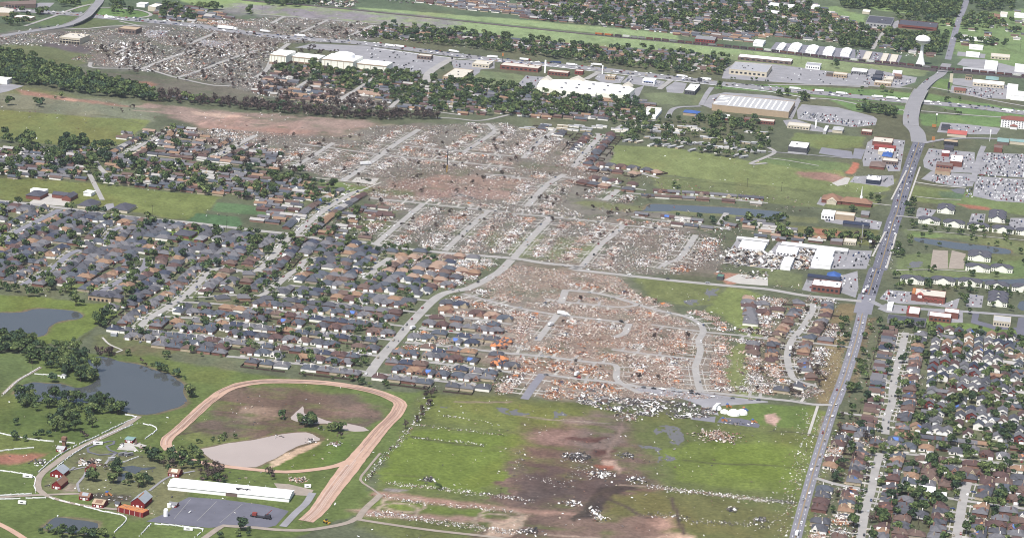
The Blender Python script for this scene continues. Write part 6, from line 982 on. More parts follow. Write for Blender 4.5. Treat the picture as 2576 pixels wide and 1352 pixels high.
T = [("D 300,335 450,325 760,400 800,470 720,440 480,400 330,385", 16, 4.6, 1, 'in the torn ranch quarter'), ("D 300,335 450,325 760,400 800,470 720,440 480,400 330,385", 9, 5, 0, 'in the torn ranch quarter'), ("D 690,165 900,190 1000,270 800,280 660,240", 14, 4.6, 1, 'below the cinema'), ("D 0,130 50,138 95,160 150,176 230,196 300,213 400,238 405,258 300,247 200,238 100,218 -10,208", 130, 6, 0, 'in the creek belt'), ("D 400,236 520,256 644,260 800,278 930,290 1060,284 1110,300 935,304 800,294 640,280 500,266 400,257", 150, 5, 1, 'in the stripped creek belt'), ("D 400,240 520,258 700,270 1000,290 1000,300 700,284 480,262", 30, 5, 0, 'in the stripped creek belt'),
 ("D 1290,0 2000,-14 2110,60 2330,95 2350,142 2200,118 1900,90 1700,85 1500,65 1350,52", 64, 5.6, 0, 'in the far suburb'), ("D 2110,-5 2420,-10 2415,44 2330,40 2230,26 2120,22", 130, 6, 0, 'in the far wood'), ("D 2250,40 2400,40 2390,70 2320,60 2240,52", 40, 5, 0, 'in the far clearing'), ("D 900,72 1000,64 1300,98 1513,120 1700,130 1840,150 1815,190 1740,190 1600,175 1400,150 1200,125 1000,105 880,95", 66, 5.4, 0, 'between railway and highway'),
 ("D 700,168 980,178 1080,196 1250,215 1350,225 1500,240 1600,262 1625,300 1500,302 1350,297 1150,287 1000,272 950,240 850,230 690,190", 62, 5.2, 0, 'below the white stores'), ("D 1100,200 1170,200 1300,225 1500,245 1500,290 1250,280 1100,250", 30, 5.5, 0, 'below the white stores'), ("D 640,190 800,190 900,240 1000,275 900,285 700,262 640,250", 24, 4.5, 1, 'below the cinema'),
 ("D 1540,300 1640,290 1700,305 1940,296 1935,380 1850,402 1700,375 1560,355 1530,330", 30, 4.4, 0, 'in the mobile home park'), ("D 1740,300 1800,304 1935,300 1930,330 1750,325", 30, 5.2, 0, 'above the mobile home park'),
 ("D -10,372 240,372 330,398 480,420 640,430 760,450 860,480 820,522 640,505 400,482 200,458 -10,452", 44, 5.6, 0, 'in the old ranch quarter'), ("D 100,372 240,372 330,390 300,430 100,420", 22, 7, 0, 'in the old ranch quarter'), ("D 0,512 180,527 640,590 620,640 300,790 -10,735", 42, 4.3, 0, 'in the suburb behind the pond'),
 ("D 640,590 960,622 1120,640 1050,760 940,930 480,895 260,835 560,650", 44, 3.3, 0, 'in the suburb above the racetrack'), ("D 640,590 860,600 900,660 760,740 560,700 580,650", 16, 4.2, 0, 'in the suburb above the racetrack'), ("D 860,520 960,545 930,625 800,605 760,590", 26, 4.4, 0, 'beside the pale climbing street'),
 ("02 -40,690 250,680 420,790 700,800 860,870 900,980 800,1010 960,1060 1000,1120 820,1170 700,1110 560,1040 400,980 260,950 200,870 -40,850", 175, 4.4, 0, 'in the wood by the dark pond'), ("02 560,920 800,940 960,1020 1000,1110 860,1160 640,1080", 120, 4.8, 0, 'on the point of the dark pond'), ("02 280,650 350,650 340,760 270,760", 60, 5, 0, 'in the wood by the dark pond'),
 ("02 900,870 1060,800 1180,860 1160,900 1050,890 920,905", 190, 3.6, 1, 'on the pond bank'), ("02 470,1110 620,1110 640,1150 480,1150", 90, 3.4, 0, 'on the pond bank'), ("02 1390,950 1480,940 1500,1000 1400,990", 110, 3.6, 1, 'on the pond bank'), ("02 1530,980 1640,970 1780,1080 1860,1110 1830,1150 1700,1080 1540,1030", 170, 3.6, 0, 'on the pond bank'), ("02 1800,1190 1950,1230 1930,1310 1850,1300", 110, 4.6, 0, 'on the pond bank'), ("02 1160,850 1330,860 1330,890 1180,880", 130, 2.6, 0, 'on the meadow edge'), ("02 1580,870 1720,880 1700,930 1580,920", 120, 3, 0, 'on the meadow edge'),
 ("02 880,520 1040,490 1060,590 1000,620 890,610", 130, 4.6, 0, 'beside the pond meadow'), ("02 1080,430 1180,420 1170,490 1080,490", 100, 4.2, 0, 'beside the pond meadow'), ("02 520,750 700,760 860,660 870,640 720,770 540,810", 150, 2.4, 0, 'along the meadow fence'), ("02 1280,250 1480,200 1480,300 1320,330", 90, 4.6, 0, 'behind the stone house'),
 ("02 120,1335 300,1290 600,1305 900,1335 1100,1365 03 1270,60 1240,110 1100,140 900,120 700,150 500,110 130,10", 165, 4.6, 0, 'on the lower pond bank'), ("03 480,140 560,100 770,180 780,290 560,320 470,280", 120, 4.6, 0, 'in the farm copse'), ("03 870,150 1000,160 1050,210 980,245 870,245", 110, 4, 0, 'in the farm copse'), ("03 60,350 330,330 450,300 520,350 400,395 80,400", 100, 2.6, 0, 'in the farm scrub'), ("03 150,215 240,215 240,255 150,250", 60, 3, 0, 'in the farm scrub'), ("03 260,240 310,240 310,280 260,280", 60, 3.4, 0, 'in the farm scrub'), ("03 800,320 890,320 890,380 800,380", 110, 3, 1, 'by the farm road'), ("03 720,340 770,340 770,400 720,400", 60, 3.4, 1, 'by the farm road'),
 ("03 1440,470 1600,450 1760,480 2080,560 2080,690 1800,660 1640,690 1580,600 1450,580", 120, 4.2, 0, 'between racetrack and barns'), ("03 1600,590 1780,600 1770,690 1590,670", 110, 4.4, 1, 'between racetrack and barns'), ("03 2010,700 2120,640 2280,700 2310,840 2010,820", 130, 4.6, 1, 'behind the arena'), ("03 2050,730 2280,700 2300,830 2050,820", 50, 4, 0, 'behind the arena'), ("03 880,710 1100,640 1220,660 1260,740 1560,770 1560,850 1320,855 1000,830 890,770", 80, 4, 0, 'among the red barns'), ("03 1050,650 1200,650 1200,720 1060,730", 80, 4, 1, 'among the red barns'), ("03 950,720 1000,720 1000,790 950,780", 80, 3.4, 0, 'among the red barns'),
 ("03 340,1290 520,1260 530,1320 340,1310", 140, 2.8, 0, 'by the square pond'), ("03 520,1300 620,1270 1150,1310 1150,1370 500,1370", 190, 3.4, 0, 'by the square pond'), ("03 600,960 670,950 670,1005 600,1000", 100, 3, 1, 'by the white fence'), ("03 2310,1200 2400,1160 2490,1170 2500,1290 2320,1270", 120, 4.4, 0, 'below the asphalt lot'), ("03 2100,1300 2340,1270 2500,1300 2500,1360 2080,1360", 70, 2.6, 0, 'below the asphalt lot'), ("03 1350,60 1410,60 1410,110 1350,110", 90, 4, 0, 'on the pond corner'), ("03 1700,0 1750,0 1750,40 1700,40", 100, 3.4, 0, 'on the pond corner'), ("03 1270,1300 1320,1300 1320,1350 1270,1350", 70, 3, 0, 'by the small paddock'),
 ("13 235,150 330,135 320,185 240,185", 170, 3.4, 0, 'between the muddy ponds'), ("13 340,160 520,190 640,220 620,280 500,265 350,225", 170, 4, 0, 'between the muddy ponds'), ("13 650,210 720,180 790,240 900,220 920,270 800,290 640,285", 170, 4, 0, 'between the muddy ponds'), ("13 1755,-20 1770,20 1680,130 1590,260 1480,270 1600,150 1720,20", 190, 3, 1, 'in the long hedge'), ("13 1480,280 1500,290 1400,440 1260,600 1170,740 1140,730 1240,590 1380,420", 120, 1.9, 1, 'in the long hedge'), ("13 100,690 180,680 330,780 300,800 120,760", 120, 3.2, 1, 'beside the racetrack return'), ("13 1740,830 1840,830 1840,870 1740,870", 110, 3, 0, 'on the pasture line'), ("13 1580,830 2575,950 23 200,985 -10,960 13 1900,880", 70, 1.8, 1, 'on the pasture line'), ("13 780,320 880,310 890,360 790,360", 90, 3, 1, 'by the racetrack'),
 ("03 1960,370 2500,310 2540,320 2200,400 1970,410", 200, 1.8, 0, 'on the muddy pond bank'), ("03 1900,490 2080,520 2080,590 1950,560", 150, 3, 0, 'on the muddy pond bank'),
 ("12 1330,920 1480,945 1480,985 1340,985", 150, 3.2, 0, 'by the lowest lane'), ("12 950,1130 1330,1165 1330,1205 1000,1180", 190, 2.8, 0, 'above the racetrack curve'), ("12 1670,1215 1860,1225 1800,1290 1720,1350 1690,1300", 110, 3.6, 1, 'at the head of the hedge'), ("12 330,1030 480,1070 850,1100 820,1120 400,1070", 110, 2, 0, 'above the racetrack curve'),
 ("D 2100,815 2600,830 2600,1370 2070,1370 2130,1050", 38, 3.9, 0, 'in the suburb beyond the main road'), ("D 2440,990 2576,1010 2576,1352 2200,1352 2210,1130", 24, 4.6, 0, 'in the lower suburb'), ("D 2105,820 2165,830 2150,900 2120,1010 2150,1060 2120,1150 2090,1100", 24, 4.2, 0, 'along the main road fence'), ("D 2240,560 2600,560 2600,800 2230,790", 11, 3.6, 0, 'on the golf course'), ("D 2310,572 2560,590 2560,600 2310,588", 60, 3, 0, 'before the apartments'), ("D 2270,710 2600,735 2600,750 2270,722", 70, 3.2, 0, 'before the lower apartments'), ("D 2250,500 2300,505 2290,560 2250,560", 40, 3.6, 0, 'by the apartment entrance'), ("D 2440,690 2470,690 2450,770 2425,770", 110, 3, 0, 'beside the apartment lot'), ("32 1600,480 1700,480 1700,550 1620,550", 60, 4, 0, 'behind the brick shops'),
 ("D 1950,590 2060,600 2200,600 2205,616 2080,606 1960,602", 130, 4.6, 0, 'above the storage units'), ("D 1875,548 1990,552 2000,590 1890,585", 70, 5, 0, 'above the storage units'), ("D 2130,590 2200,600 2200,625 2130,620", 60, 4, 1, 'above the storage units'), ("31 990,640 1040,640 1040,690 990,690", 200, 4, 0, 'beside the church'), ("31 1090,650 1130,650 1130,700 1090,700", 200, 4, 0, 'beside the church'), ("31 840,755 900,755 900,800 840,800", 160, 3.6, 0, 'behind the fire station'), ("D 1695,468 1720,470 1720,482 1690,480", 90, 3.6, 0, 'in the green field edge'), ("D 1690,545 1720,540 1880,560 1880,575 1720,560", 30, 3.4, 0, 'by the lake'), ("31 1460,690 1500,690 1470,800 1440,800", 120, 3, 0, 'by the apartment entrance'),
 ("D 600,-5 820,-5 820,18 700,20", 60, 5.5, 0, 'at the far corner'), ("00 560,-10 820,-10 800,60 700,80 560,60", 70, 6, 0, 'at the far corner'), ("00 1100,45 1250,45 1250,90 1100,85", 110, 5, 0, 'inside the ramp loop'), ("00 1090,100 1350,115 1350,155 1100,140", 50, 5, 0, 'inside the ramp loop'), ("00 60,190 290,175 290,250 60,270", 80, 6, 0, 'at the far corner'), ("00 200,105 310,105 310,140 200,140", 90, 6, 0, 'at the far corner'), ("00 380,110 480,105 480,165 380,165", 90, 6, 0, 'at the far corner'), ("00 200,20 270,20 270,70 200,70", 90, 6, 0, 'at the far corner'), ("00 1560,60 1680,50 1980,180 1960,220 1640,190", 70, 6, 0, 'by the ramp loop'), ("00 1900,60 2240,80 2230,110 2000,110", 60, 6, 0, 'by the ramp loop'), ("00 2480,110 2560,110 2550,170 2480,170", 60, 6, 0, 'by the ramp loop'), ("00 30,1050 110,1050 110,1085 30,1085", 60, 5, 0, 'on the grey field'), ("00 345,1050 445,1050 445,1090 345,1090", 60, 5, 0, 'on the grey field'), ("00 530,970 660,960 660,1030 530,1030", 30, 4, 0, 'on the grey field'), ("00 280,565 370,565 370,600 280,600", 60, 5, 0, 'on the grey field'), ("00 1160,1140 1380,1060 1390,1090 1180,1160", 70, 3, 1, 'on the grey field'), ("01 20,20 150,20 150,90 20,90", 50, 6, 0, 'on the olive field edge'), ("01 180,80 330,80 330,165 180,165", 60, 8, 0, 'on the olive field edge'), ("01 620,90 950,90 950,200 620,190", 70, 7, 0, 'on the olive field edge'), ("01 950,150 1150,140 1150,220 960,230", 60, 6.5, 0, 'on the olive field edge'),
 ("30 900,1080 1120,1110 1285,1140 1270,1195 1100,1150 890,1125", 180, 5.5, 0, 'in the dark hedge below the highway'), ("30 300,985 400,985 400,1035 300,1030", 120, 5, 0, 'below the highway kerb'), ("30 90,955 200,960 190,1000 90,990", 120, 4.5, 0, 'below the highway kerb'), ("30 860,900 950,910 940,950 860,930", 30, 3.6, 0, 'on the interchange grass'), ("30 1130,920 1240,930 1240,975 1130,970", 26, 5, 0, 'on the interchange grass'), ("30 950,1000 1200,1020 1150,1060 950,1040", 22, 3.4, 0, 'on the interchange grass'), ("30 1740,985 2000,1000 1950,1050 1750,1030", 22, 3.4, 0, 'on the interchange grass'), ("30 1760,1110 2100,1140 2000,1170 1760,1140", 22, 3.4, 0, 'on the interchange grass'), ("30 1950,160 2260,170 2240,320 2100,330 1950,300", 40, 6, 0, 'in the far meadow'), ("30 2100,80 2500,90 2500,120 2100,110", 60, 6, 0, 'in the far meadow'), ("30 2030,0 2500,10 2480,60 2040,60", 80, 6, 0, 'in the far meadow'), ("30 1900,385 2400,440 2380,480 1900,430", 60, 6, 0, 'in the far meadow'), ("30 2250,230 2575,240 2575,340 2260,320", 20, 6, 0, 'in the far meadow'), ("30 1970,590 2070,590 2070,670 1970,670", 60, 8, 0, 'beside the metal works'), ("30 1850,60 1950,100 1900,300 1830,330", 30, 5, 0, 'along the far road'), ("30 720,330 1060,400 1060,500 720,480", 90, 6, 0, 'by the water tower'), ("30 1150,330 1810,370 1760,560 1250,530", 70, 6, 0, 'by the water tower'), ("30 640,640 700,640 700,690 640,690", 60, 5, 0, 'in the broad parking lot'), ("20 1980,1200 2130,1190 2130,1290 1980,1290", 90, 6, 0, 'above the mobile home park'), ("20 2100,760 2200,790 2575,810 2575,830 2150,800", 100, 2.6, 0, 'below the highway'), ("20 2060,860 2110,860 2100,910 2060,910", 120, 4, 0, 'below the highway'), ("20 2260,1120 2500,1130 2500,1160 2260,1150", 70, 4, 0, 'before the home store'), ("20 1060,1010 1330,1020 1330,1060 1060,1050", 40, 5, 0, 'below the white stores'),
 ("10 1400,560 1470,540 1460,590 1400,590", 60, 3, 0, 'in the cinema parking lot'), ("10 1620,700 1720,700 1980,560 1990,540 1800,640", 60, 2.8, 0, 'along the divided street'), ("10 1830,720 1900,690 2000,600 2020,600 1900,720", 60, 2.8, 0, 'along the divided street'), ("10 220,600 280,600 280,660 220,660", 90, 5.5, 0, 'in front of the cinema'), ("10 550,650 640,650 640,740 550,730", 90, 6, 0, 'in front of the cinema'), ("10 640,690 760,690 760,760 640,770", 90, 6, 0, 'in front of the cinema'), ("10 790,700 1100,690 1100,780 800,770", 80, 6, 0, 'in front of the cinema'), ("10 1200,700 1275,700 1275,790 1200,790", 110, 7, 0, 'in front of the cinema'), ("10 1300,740 1520,750 1500,850 1290,820", 80, 6, 0, 'in front of the cinema'), ("10 880,790 1000,790 1000,870 880,870", 90, 6, 0, 'in front of the cinema'),
 ("D 440,330 1500,330 1700,560 1500,640 960,600 640,380", 5, 3.2, 1, 'in the ruins'), ("D 1300,680 1560,700 1800,880 1820,1000 1440,1000", 1.6, 3, 1, 'in the ruins'), ("D 200,120 900,60 960,100 680,180 640,230 300,180", 18, 3.4, 1, 'in the far ruins'), ("D 1880,750 2100,760 2060,1000 1900,990", 22, 3.4, 1, 'in the roadside ruins'), ("D 2110,1050 2240,1060 2210,1360 2060,1360", 22, 3.6, 1, 'in the lower ruins')]
for a in T: strew(*a[:5], house_p=.3 if a[2] > 5 else .22, water_ok='bank' in a[4] or 'point' in a[4])
TREES.sort(key=lambda t: math.hypot(t[0], t[1]-CY)/t[2])
own = {0: [t for t in TREES if t[3] == 0 and in_frame(t[0], t[1], 5)][:300], 1: [t for t in TREES if t[3] == 1 and in_frame(t[0], t[1], 5)][:110]}
cells = {}
hs = [(h['x'], h['y'], h) for h in LOTS_H if h['own']]
for kd in (0, 1):
    byw = {}
    for t in own[kd]: byw.setdefault(t[4], []).append(t)
    for wh, ts in byw.items():
        ts.sort(key=lambda t: proj((t[0], t[1], 0))[0])
        for k, t in enumerate(ts):
            i = rnd.randrange(8 if kd == 0 else 3); cr_, tr_ = (TP if kd == 0 else TB)[i]
            sz = 'tall' if t[2] > 1.15 else 'small' if t[2] < .75 else 'round'
            cw = ('dark', 'mid green', 'light green', 'deep green')[i % 4] if kd == 0 else 'brown stripped'
            for lb in (f"{sz} {cw} tree {wh}, {ordn(k)} from the farm side", f"{sz} tree {wh}, {ordn(k)} from farm side", f"{cw.split()[0]} tree {wh.replace(' the ', ' ')}, {ordn(k)} from farm side"):
                if len(lb.split()) <= 16: break
            o = bpy.data.objects.new('tree' if kd == 0 else 'stripped_tree', None); COL.objects.link(o); o.location = (t[0], t[1], 0); o.scale = (t[2], t[2], t[2]*rnd.uniform(.85, 1.15)); o.rotation_euler = (0, 0, rnd.random()*6.28)
            tag(o, lb, 'tree', ('trees ' if kd == 0 else 'stripped trees ')+wh)
            for n_, me in (('crown', cr_), ('trunk', tr_)): link(n_, me, o)
VV, FF, CCC = [], [], []; off = 0; ids = {id(t) for k in own for t in own[k]}
for t in TREES:
    if id(t) in ids: continue
    V, F, CC = LO[rnd.randrange(6) if t[3] == 0 else 6+rnd.randrange(3)]; a = rnd.random()*6.28; c, s = math.cos(a)*t[2], math.sin(a)*t[2]
    VV.append(np.stack([t[0]+V[:,0]*c-V[:,1]*s, t[1]+V[:,0]*s+V[:,1]*c, V[:,2]*t[2]], 1)); FF.append(F+off); CCC.append(CC*rnd.uniform(.8, 1.2)); off += len(V)
tag(link('distant_trees', npmesh('distant_trees', np.concatenate(VV), np.concatenate(FF), np.concatenate(CCC), LEAF)), 'mass of dark green trees over the far suburbs and creek', 'trees', kind='stuff')
print('TREES', len(TREES), len(own[0]), len(own[1]))
# ------------------------------------------------------------------ debris
PALD = {'white': [(250,250,248)]*5+[(232,228,220)]*3+[(214,196,170)]*2+[(168,160,158)]*2+[(92,88,90)]*3+[(176,120,98)]+[(128,104,92)]*2,
        'mixed': [(250,248,244)]*2+[(240,230,218)]*3+[(220,208,192)]*3+[(200,176,152)]*3+[(172,136,120)]*3+[(150,142,140)]*4+[(96,90,90)]*5+[(124,106,98)]*4+[(176,92,74)],
        'brick': [(250,246,240)]*2+[(240,224,208)]*4+[(232,216,200)]*4+[(214,186,166)]*5+[(194,152,134)]*4+[(168,118,104)]*3+[(110,94,90)]*3+[(156,136,126)]*2+[(228,146,98)],
        'orange': [(246,240,232)]*3+[(226,150,98)]*4+[(206,128,88)]*2+[(222,196,164)]*2+[(170,110,90)]*2+[(98,88,88)]*3,
        'dark': [(96,92,94)]*4+[(132,126,126)]*3+[(240,238,234)]*3+[(70,70,76)]*2+[(160,150,142)]*2}
DEB = {}
def pieces(name, x, y, z, L, pal, tilt=.25, wfac=(.3, .7), dirn=None):
    n = len(x)
    if not n: return
    o = occ_np(x, y); keep = ~((o == 1) & (rng.random(n) > .09)) & ~((o == 6) & (rng.random(n) > .1)) & ~((o == 2) & (rng.random(n) > .1)) & ~(o == 3)
    keep &= ~(VERGE[np.clip(((x-OX0)/2).astype(int), 0, ONX-1), np.clip(((y-OY0)/2).astype(int), 0, ONY-1)] & (rng.random(n) > .35))
    x, y, z, L = x[keep], y[keep], z[keep], L[keep]; n = len(x)
    c = np.array([lin(q) for q in PALD[pal]])[rng.integers(0, len(PALD[pal]), n)]*rng.uniform(.8, 1.1, (n, 1))
    DEB.setdefault(name, []).append((x, y, z, L, L*rng.uniform(*wfac, n), rng.uniform(.12, .45, n), (rng.random(n)*6.283 if dirn is None else dirn+rng.normal(0, .5, n)), rng.normal(0, tilt, n), rng.normal(0, tilt, n), np.clip(c, 0, .86)))
def flush_debris():
    lab = {'ruins_debris': 'carpet of splintered boards, bricks and roofing over the destroyed streets', 'field_debris': 'white scraps of debris strewn over the fields', 'far_debris': 'pale wreckage spread through the far shopping district', 'school_debris': 'heap of twisted steel and roofing of the collapsed school', 'roadside_debris': 'scraps and boards littering yards and verges of damaged suburbs', 'farm_debris': 'flattened white boards of wrecked farm sheds'}
    for nm, L in DEB.items():
        x, y, z, a, b, t, r, tx, ty, c = [np.concatenate([q[i] for q in L]) for i in range(10)]; n = len(x)
        u = np.array([(i, j, k) for k in (-.5, .5) for i, j in ((-.5,-.5),(.5,-.5),(.5,.5),(-.5,.5))])
        p = np.empty((n, 8, 3)); p[:, :, 0] = u[:, 0]*a[:, None]; p[:, :, 1] = u[:, 1]*b[:, None]; p[:, :, 2] = u[:, 2]*t[:, None]+p[:, :, 0]*np.tan(np.clip(tx, -.55, .55))[:, None]+p[:, :, 1]*np.tan(np.clip(ty, -.55, .55))[:, None]
        lo = p[:, :, 2].min(1); cs, sn = np.cos(r)[:, None], np.sin(r)[:, None]; q = p.copy()
        q[:, :, 0] = p[:, :, 0]*cs-p[:, :, 1]*sn+x[:, None]; q[:, :, 1] = p[:, :, 0]*sn+p[:, :, 1]*cs+y[:, None]; q[:, :, 2] = p[:, :, 2]-lo[:, None]+z[:, None]+.02
        F = np.array([(4,5,6,7),(0,1,5,4),(1,2,6,5),(2,3,7,6),(3,0,4,7)])[None]+(np.arange(n)*8)[:, None, None]
        tag(link(nm, npmesh(nm, q.reshape(-1, 3), F.reshape(-1, 4), np.repeat(c, 8, 0), TINT)), lab[nm], 'debris', kind='stuff')
        print('DEBRIS', nm, n)
def pile(name, x, y, n, r, pal, L=(.9, 4.5), h=1.3, tilt=.35):
    d = rng.normal(0, r/2, (n, 2)); z = np.maximum(0, h*(1-np.hypot(d[:, 0], d[:, 1])/r))*rng.random(n)
    pieces(name, x+d[:, 0], y+d[:, 1], z, L[0]+(L[1]-L[0])*rng.random(n)**2.2, pal, tilt)
def spread(name, s, per_ha, pal, L=(.8, 4), clump=40, power=2.5, tilt=.3, dirn=None):
    poly = P(s); xs = [p[0] for p in poly]; ys = [p[1] for p in poly]; n = int((max(xs)-min(xs))*(max(ys)-min(ys))/1e4*per_ha)
    x, y = rng.uniform(min(xs), max(xs), n), rng.uniform(min(ys), max(ys), n)
    m = inside(x, y, poly) & (rng.random(n) < np.clip((fbm(x, y, clump, 77)-.32)*3, .08, 1)); x, y = x[m], y[m]
    pieces(name, x, y, np.zeros(len(x)), L[0]+(L[1]-L[0])*rng.random(len(x))**power, pal, tilt, dirn=dirn)
PINK = P("D 1300,660 1560,698 1840,800 1840,1010 1430,1010 1350,960 1180,800"); ORNG = P("D 1330,870 1560,915 1560,1000 1340,1010 1300,930"); FARZ = P("D -100,-100 1000,-100 1010,240 700,262 -100,180")
for x, y, a, lab in SLABS:
    nm = 'far_debris' if inside(x, y, FARZ) else 'ruins_debris'
    pal = 'orange' if (inside(x, y, ORNG) and rnd.random() < .8) or rnd.random() < .06 else rnd.choice(('brick', 'brick', 'white')) if inside(x, y, PINK) else rnd.choice(('mixed', 'white', 'white', 'brick'))
    pile(nm, x, y, int(rnd.uniform(260, 430)), rnd.uniform(8, 12.5), pal, (.5, rnd.uniform(2., 3.2)) if nm[0] == 'r' else (.8, 3))
S1 = "D 440,330 560,325 850,345 960,318 1250,310 1400,335 1545,430 1440,470 1420,520 1500,560 1640,560 1800,600 1830,660 1740,690 1560,690 1300,655 1000,605 1030,520 960,500 880,478 860,456 800,440 740,405 640,370"
spread('ruins_debris', S1, 2900, 'mixed', (.5, 2.1), 35); spread('ruins_debris', S1, 130, 'white', (.9, 3.4), 30)
spread('ruins_debris', "D 1000,590 1300,535 1560,565 1760,600 1720,690 1560,690 1300,655 1080,625", 800, 'white', (.6, 2.6), 28)
S2 = "D 1290,665 1560,698 1600,740 1700,790 1770,830 1800,900 1830,1000 1500,1012 1420,1000 1390,950 1370,900 1300,860 1290,800 1200,770 1230,700"
spread('ruins_debris', S2, 7500, 'brick', (.4, 1.9), 34); spread('ruins_debris', S2, 200, 'white', (.8, 2.8), 26)
spread('ruins_debris', "D 1320,880 1560,920 1550,1000 1420,1010 1330,985 1280,930", 420, 'orange', (.8, 4.5), 24); spread('ruins_debris', "D 1330,820 1560,850 1560,920 1330,890", 220, 'orange', (.8, 4), 24)
spread('ruins_debris', "D 1880,830 1960,800 1960,1000 1860,1005 1850,900", 420, 'brick', (.8, 4), 24); spread('ruins_debris', "D 1900,740 2110,760 2090,1000 1900,990", 260, 'mixed', (.8, 3.6), 26)
S3 = "D -60,92 130,82 330,70 480,58 700,44 900,52 960,68 930,98 720,112 690,142 665,200 800,225 1000,270 870,272 640,238 520,206 380,176 230,165 178,150 225,126 110,108 -60,112"
spread('far_debris', S3, 1900, 'mixed', (.8, 3), 50); spread('far_debris', S3, 200, 'white', (1.2, 4.2), 40); spread('far_debris', "00 -40,372 430,400 430,470 -40,462", 420, 'white', (1, 6), 30); spread('far_debris', "D 250,110 700,110 690,190 560,205 300,172", 190, 'white', (1.5, 9), 34)
spread('far_debris', "D 800,-10 900,-10 895,20 790,14", 500, 'white', (2, 12), 40); spread('far_debris', "D 900,-5 1300,5 1300,26 1000,8", 160, 'white', (1.5, 8), 50)
spread('ruins_debris', "D 330,330 450,325 760,400 860,470 720,450 480,405 330,385", 150, 'mixed', (.9, 4), 40); spread('ruins_debris', "D 840,510 1130,560 1290,665 1230,710 1120,745 940,650 800,580", 420, 'mixed', (.7, 3.5), 30)
spread('ruins_debris', "D 1480,490 1700,520 1800,560 2050,600 2000,640 1800,690 1700,600 1520,560", 200, 'mixed', (.8, 4), 30); spread('ruins_debris', "D 1480,420 1700,450 1960,490 2080,520 1960,540 1700,500 1500,470", 110, 'mixed', (.8, 3.5), 30)
spread('ruins_debris', "D 700,165 1000,190 1060,250 1000,300 640,290 640,230", 170, 'mixed', (1, 5), 40)
SCH = "D 1455,990 1540,1000 1640,1004 1760,1018 1810,1032 1780,1050 1720,1052 1600,1044 1520,1030 1450,1012"
spread('school_debris', SCH, 3800, 'dark', (.9, 4), 20, 2.2, .3); spread('school_debris', SCH, 1500, 'white', (.9, 5), 20, 2, .25); spread('school_debris', "22 650,1280 800,1290 1000,1330 950,1352 700,1330", 1500, 'white', (2, 9), 20)
spread('school_debris', "22 1200,1170 1500,1200 1900,1250 2000,1300 1700,1290 1300,1250", 350, 'dark', (1.5, 4.5), 20); spread('school_debris', "23 2060,190 2150,170 2440,190 2500,230 2480,245 2200,230 2050,215", 700, 'dark', (.8, 3.5), 16)
# open fields
spread('field_debris', "D 1060,985 2060,1022 1990,1400 900,1352 940,1215", 42, 'white', (.6, 2.6), 40); spread('field_debris', "D 480,960 1000,970 1000,1100 900,1200 420,1120", 26, 'white', (.5, 2.6), 30); spread('field_debris', "D -50,980 500,1020 900,1220 760,1360 -50,1360", 30, 'white', (.5, 2.4), 30)
spread('field_debris', "D 1530,370 2240,440 2230,490 1600,450", 22, 'white', (.7, 3.2), 40); spread('field_debris', "D -50,210 400,270 960,310 980,330 640,340 380,310 60,360", 22, 'white', (.7, 4), 50); spread('field_debris', "D 410,0 890,24 1900,130 2300,180 1500,125 1000,66 640,36", 9, 'white', (1, 4), 60)
spread('field_debris', "D 100,480 700,500 720,545 470,556 160,520", 10, 'white', (.6, 2.5), 40); spread('field_debris', "D 1590,700 1920,740 1915,860 1780,790", 60, 'white', (.6, 2.6), 40); spread('field_debris', "D 1800,215 2300,250 2280,290 1900,250", 8, 'white', (.8, 3), 40); spread('field_debris', "D 1940,700 2020,720 2030,690 2180,690 2150,750 1930,735", 130, 'mixed', (.8, 3), 30)
def trail(name, s, n, w, pal, L=(.4, 1.8)):
    n = int(n*1.1)
    q = smooth(P(s), 3.); k = rng.integers(0, len(q), n); b = np.array(q)[k]; pieces(name, b[:, 0]+rng.normal(0, w, n), b[:, 1]+rng.normal(0, w, n), rng.random(n)*.3, L[0]+(L[1]-L[0])*rng.random(n)**2, pal)
for s, n, w, pal in (("13 1740,0 1650,120 1560,250 1400,430 1250,590 1100,780", 420, 2.2, 'white'), ("13 1330,790 1430,820 1600,830 1800,850 2100,890 2575,955 23 0,955 200,985", 520, 3, 'white'), ("23 1400,840 1700,880 2100,920 2575,985", 620, 3.5, 'white'), ("13 1160,1120 1300,1110 1500,1140 1800,1190 2100,1230 2575,1300", 700, 4, 'white'), ("13 1280,930 1500,980 1900,1020 2575,1085", 260, 2.5, 'white'),
                     ("13 1890,125 2000,140 2340,190", 60, 2, 'white'), ("13 1630,220 1900,250 2480,320", 110, 2, 'white'), ("13 1540,340 1770,360 1980,380 2300,420", 90, 1.6, 'white'), ("23 0,470 60,465 23 100,630 0,620", 60, 3, 'dark'), ("33 440,100 400,400 330,700 250,950 160,1352", 800, 7, 'white'), ("33 520,200 640,300 560,600 480,1000 400,1352", 420, 7, 'mixed'), ("32 820,600 740,800 640,1100 560,1300", 420, 9, 'mixed'), ("32 1000,500 940,700 880,900 800,1200", 300, 8, 'mixed'), ("33 0,975 120,985 260,1000", 200, 2.5, 'dark'), ("23 1390,1115 1600,1130 1900,1190 2300,1215 2575,1250", 330, 4, 'dark'), ("23 150,740 330,760 520,830 700,650 900,680", 220, 5, 'dark'), ("31 1180,980 1100,1150 1060,1352", 120, 3, 'white'), ("31 1280,1000 1200,1352", 120, 4, 'white')):
    trail('field_debris', s, n, w, pal)
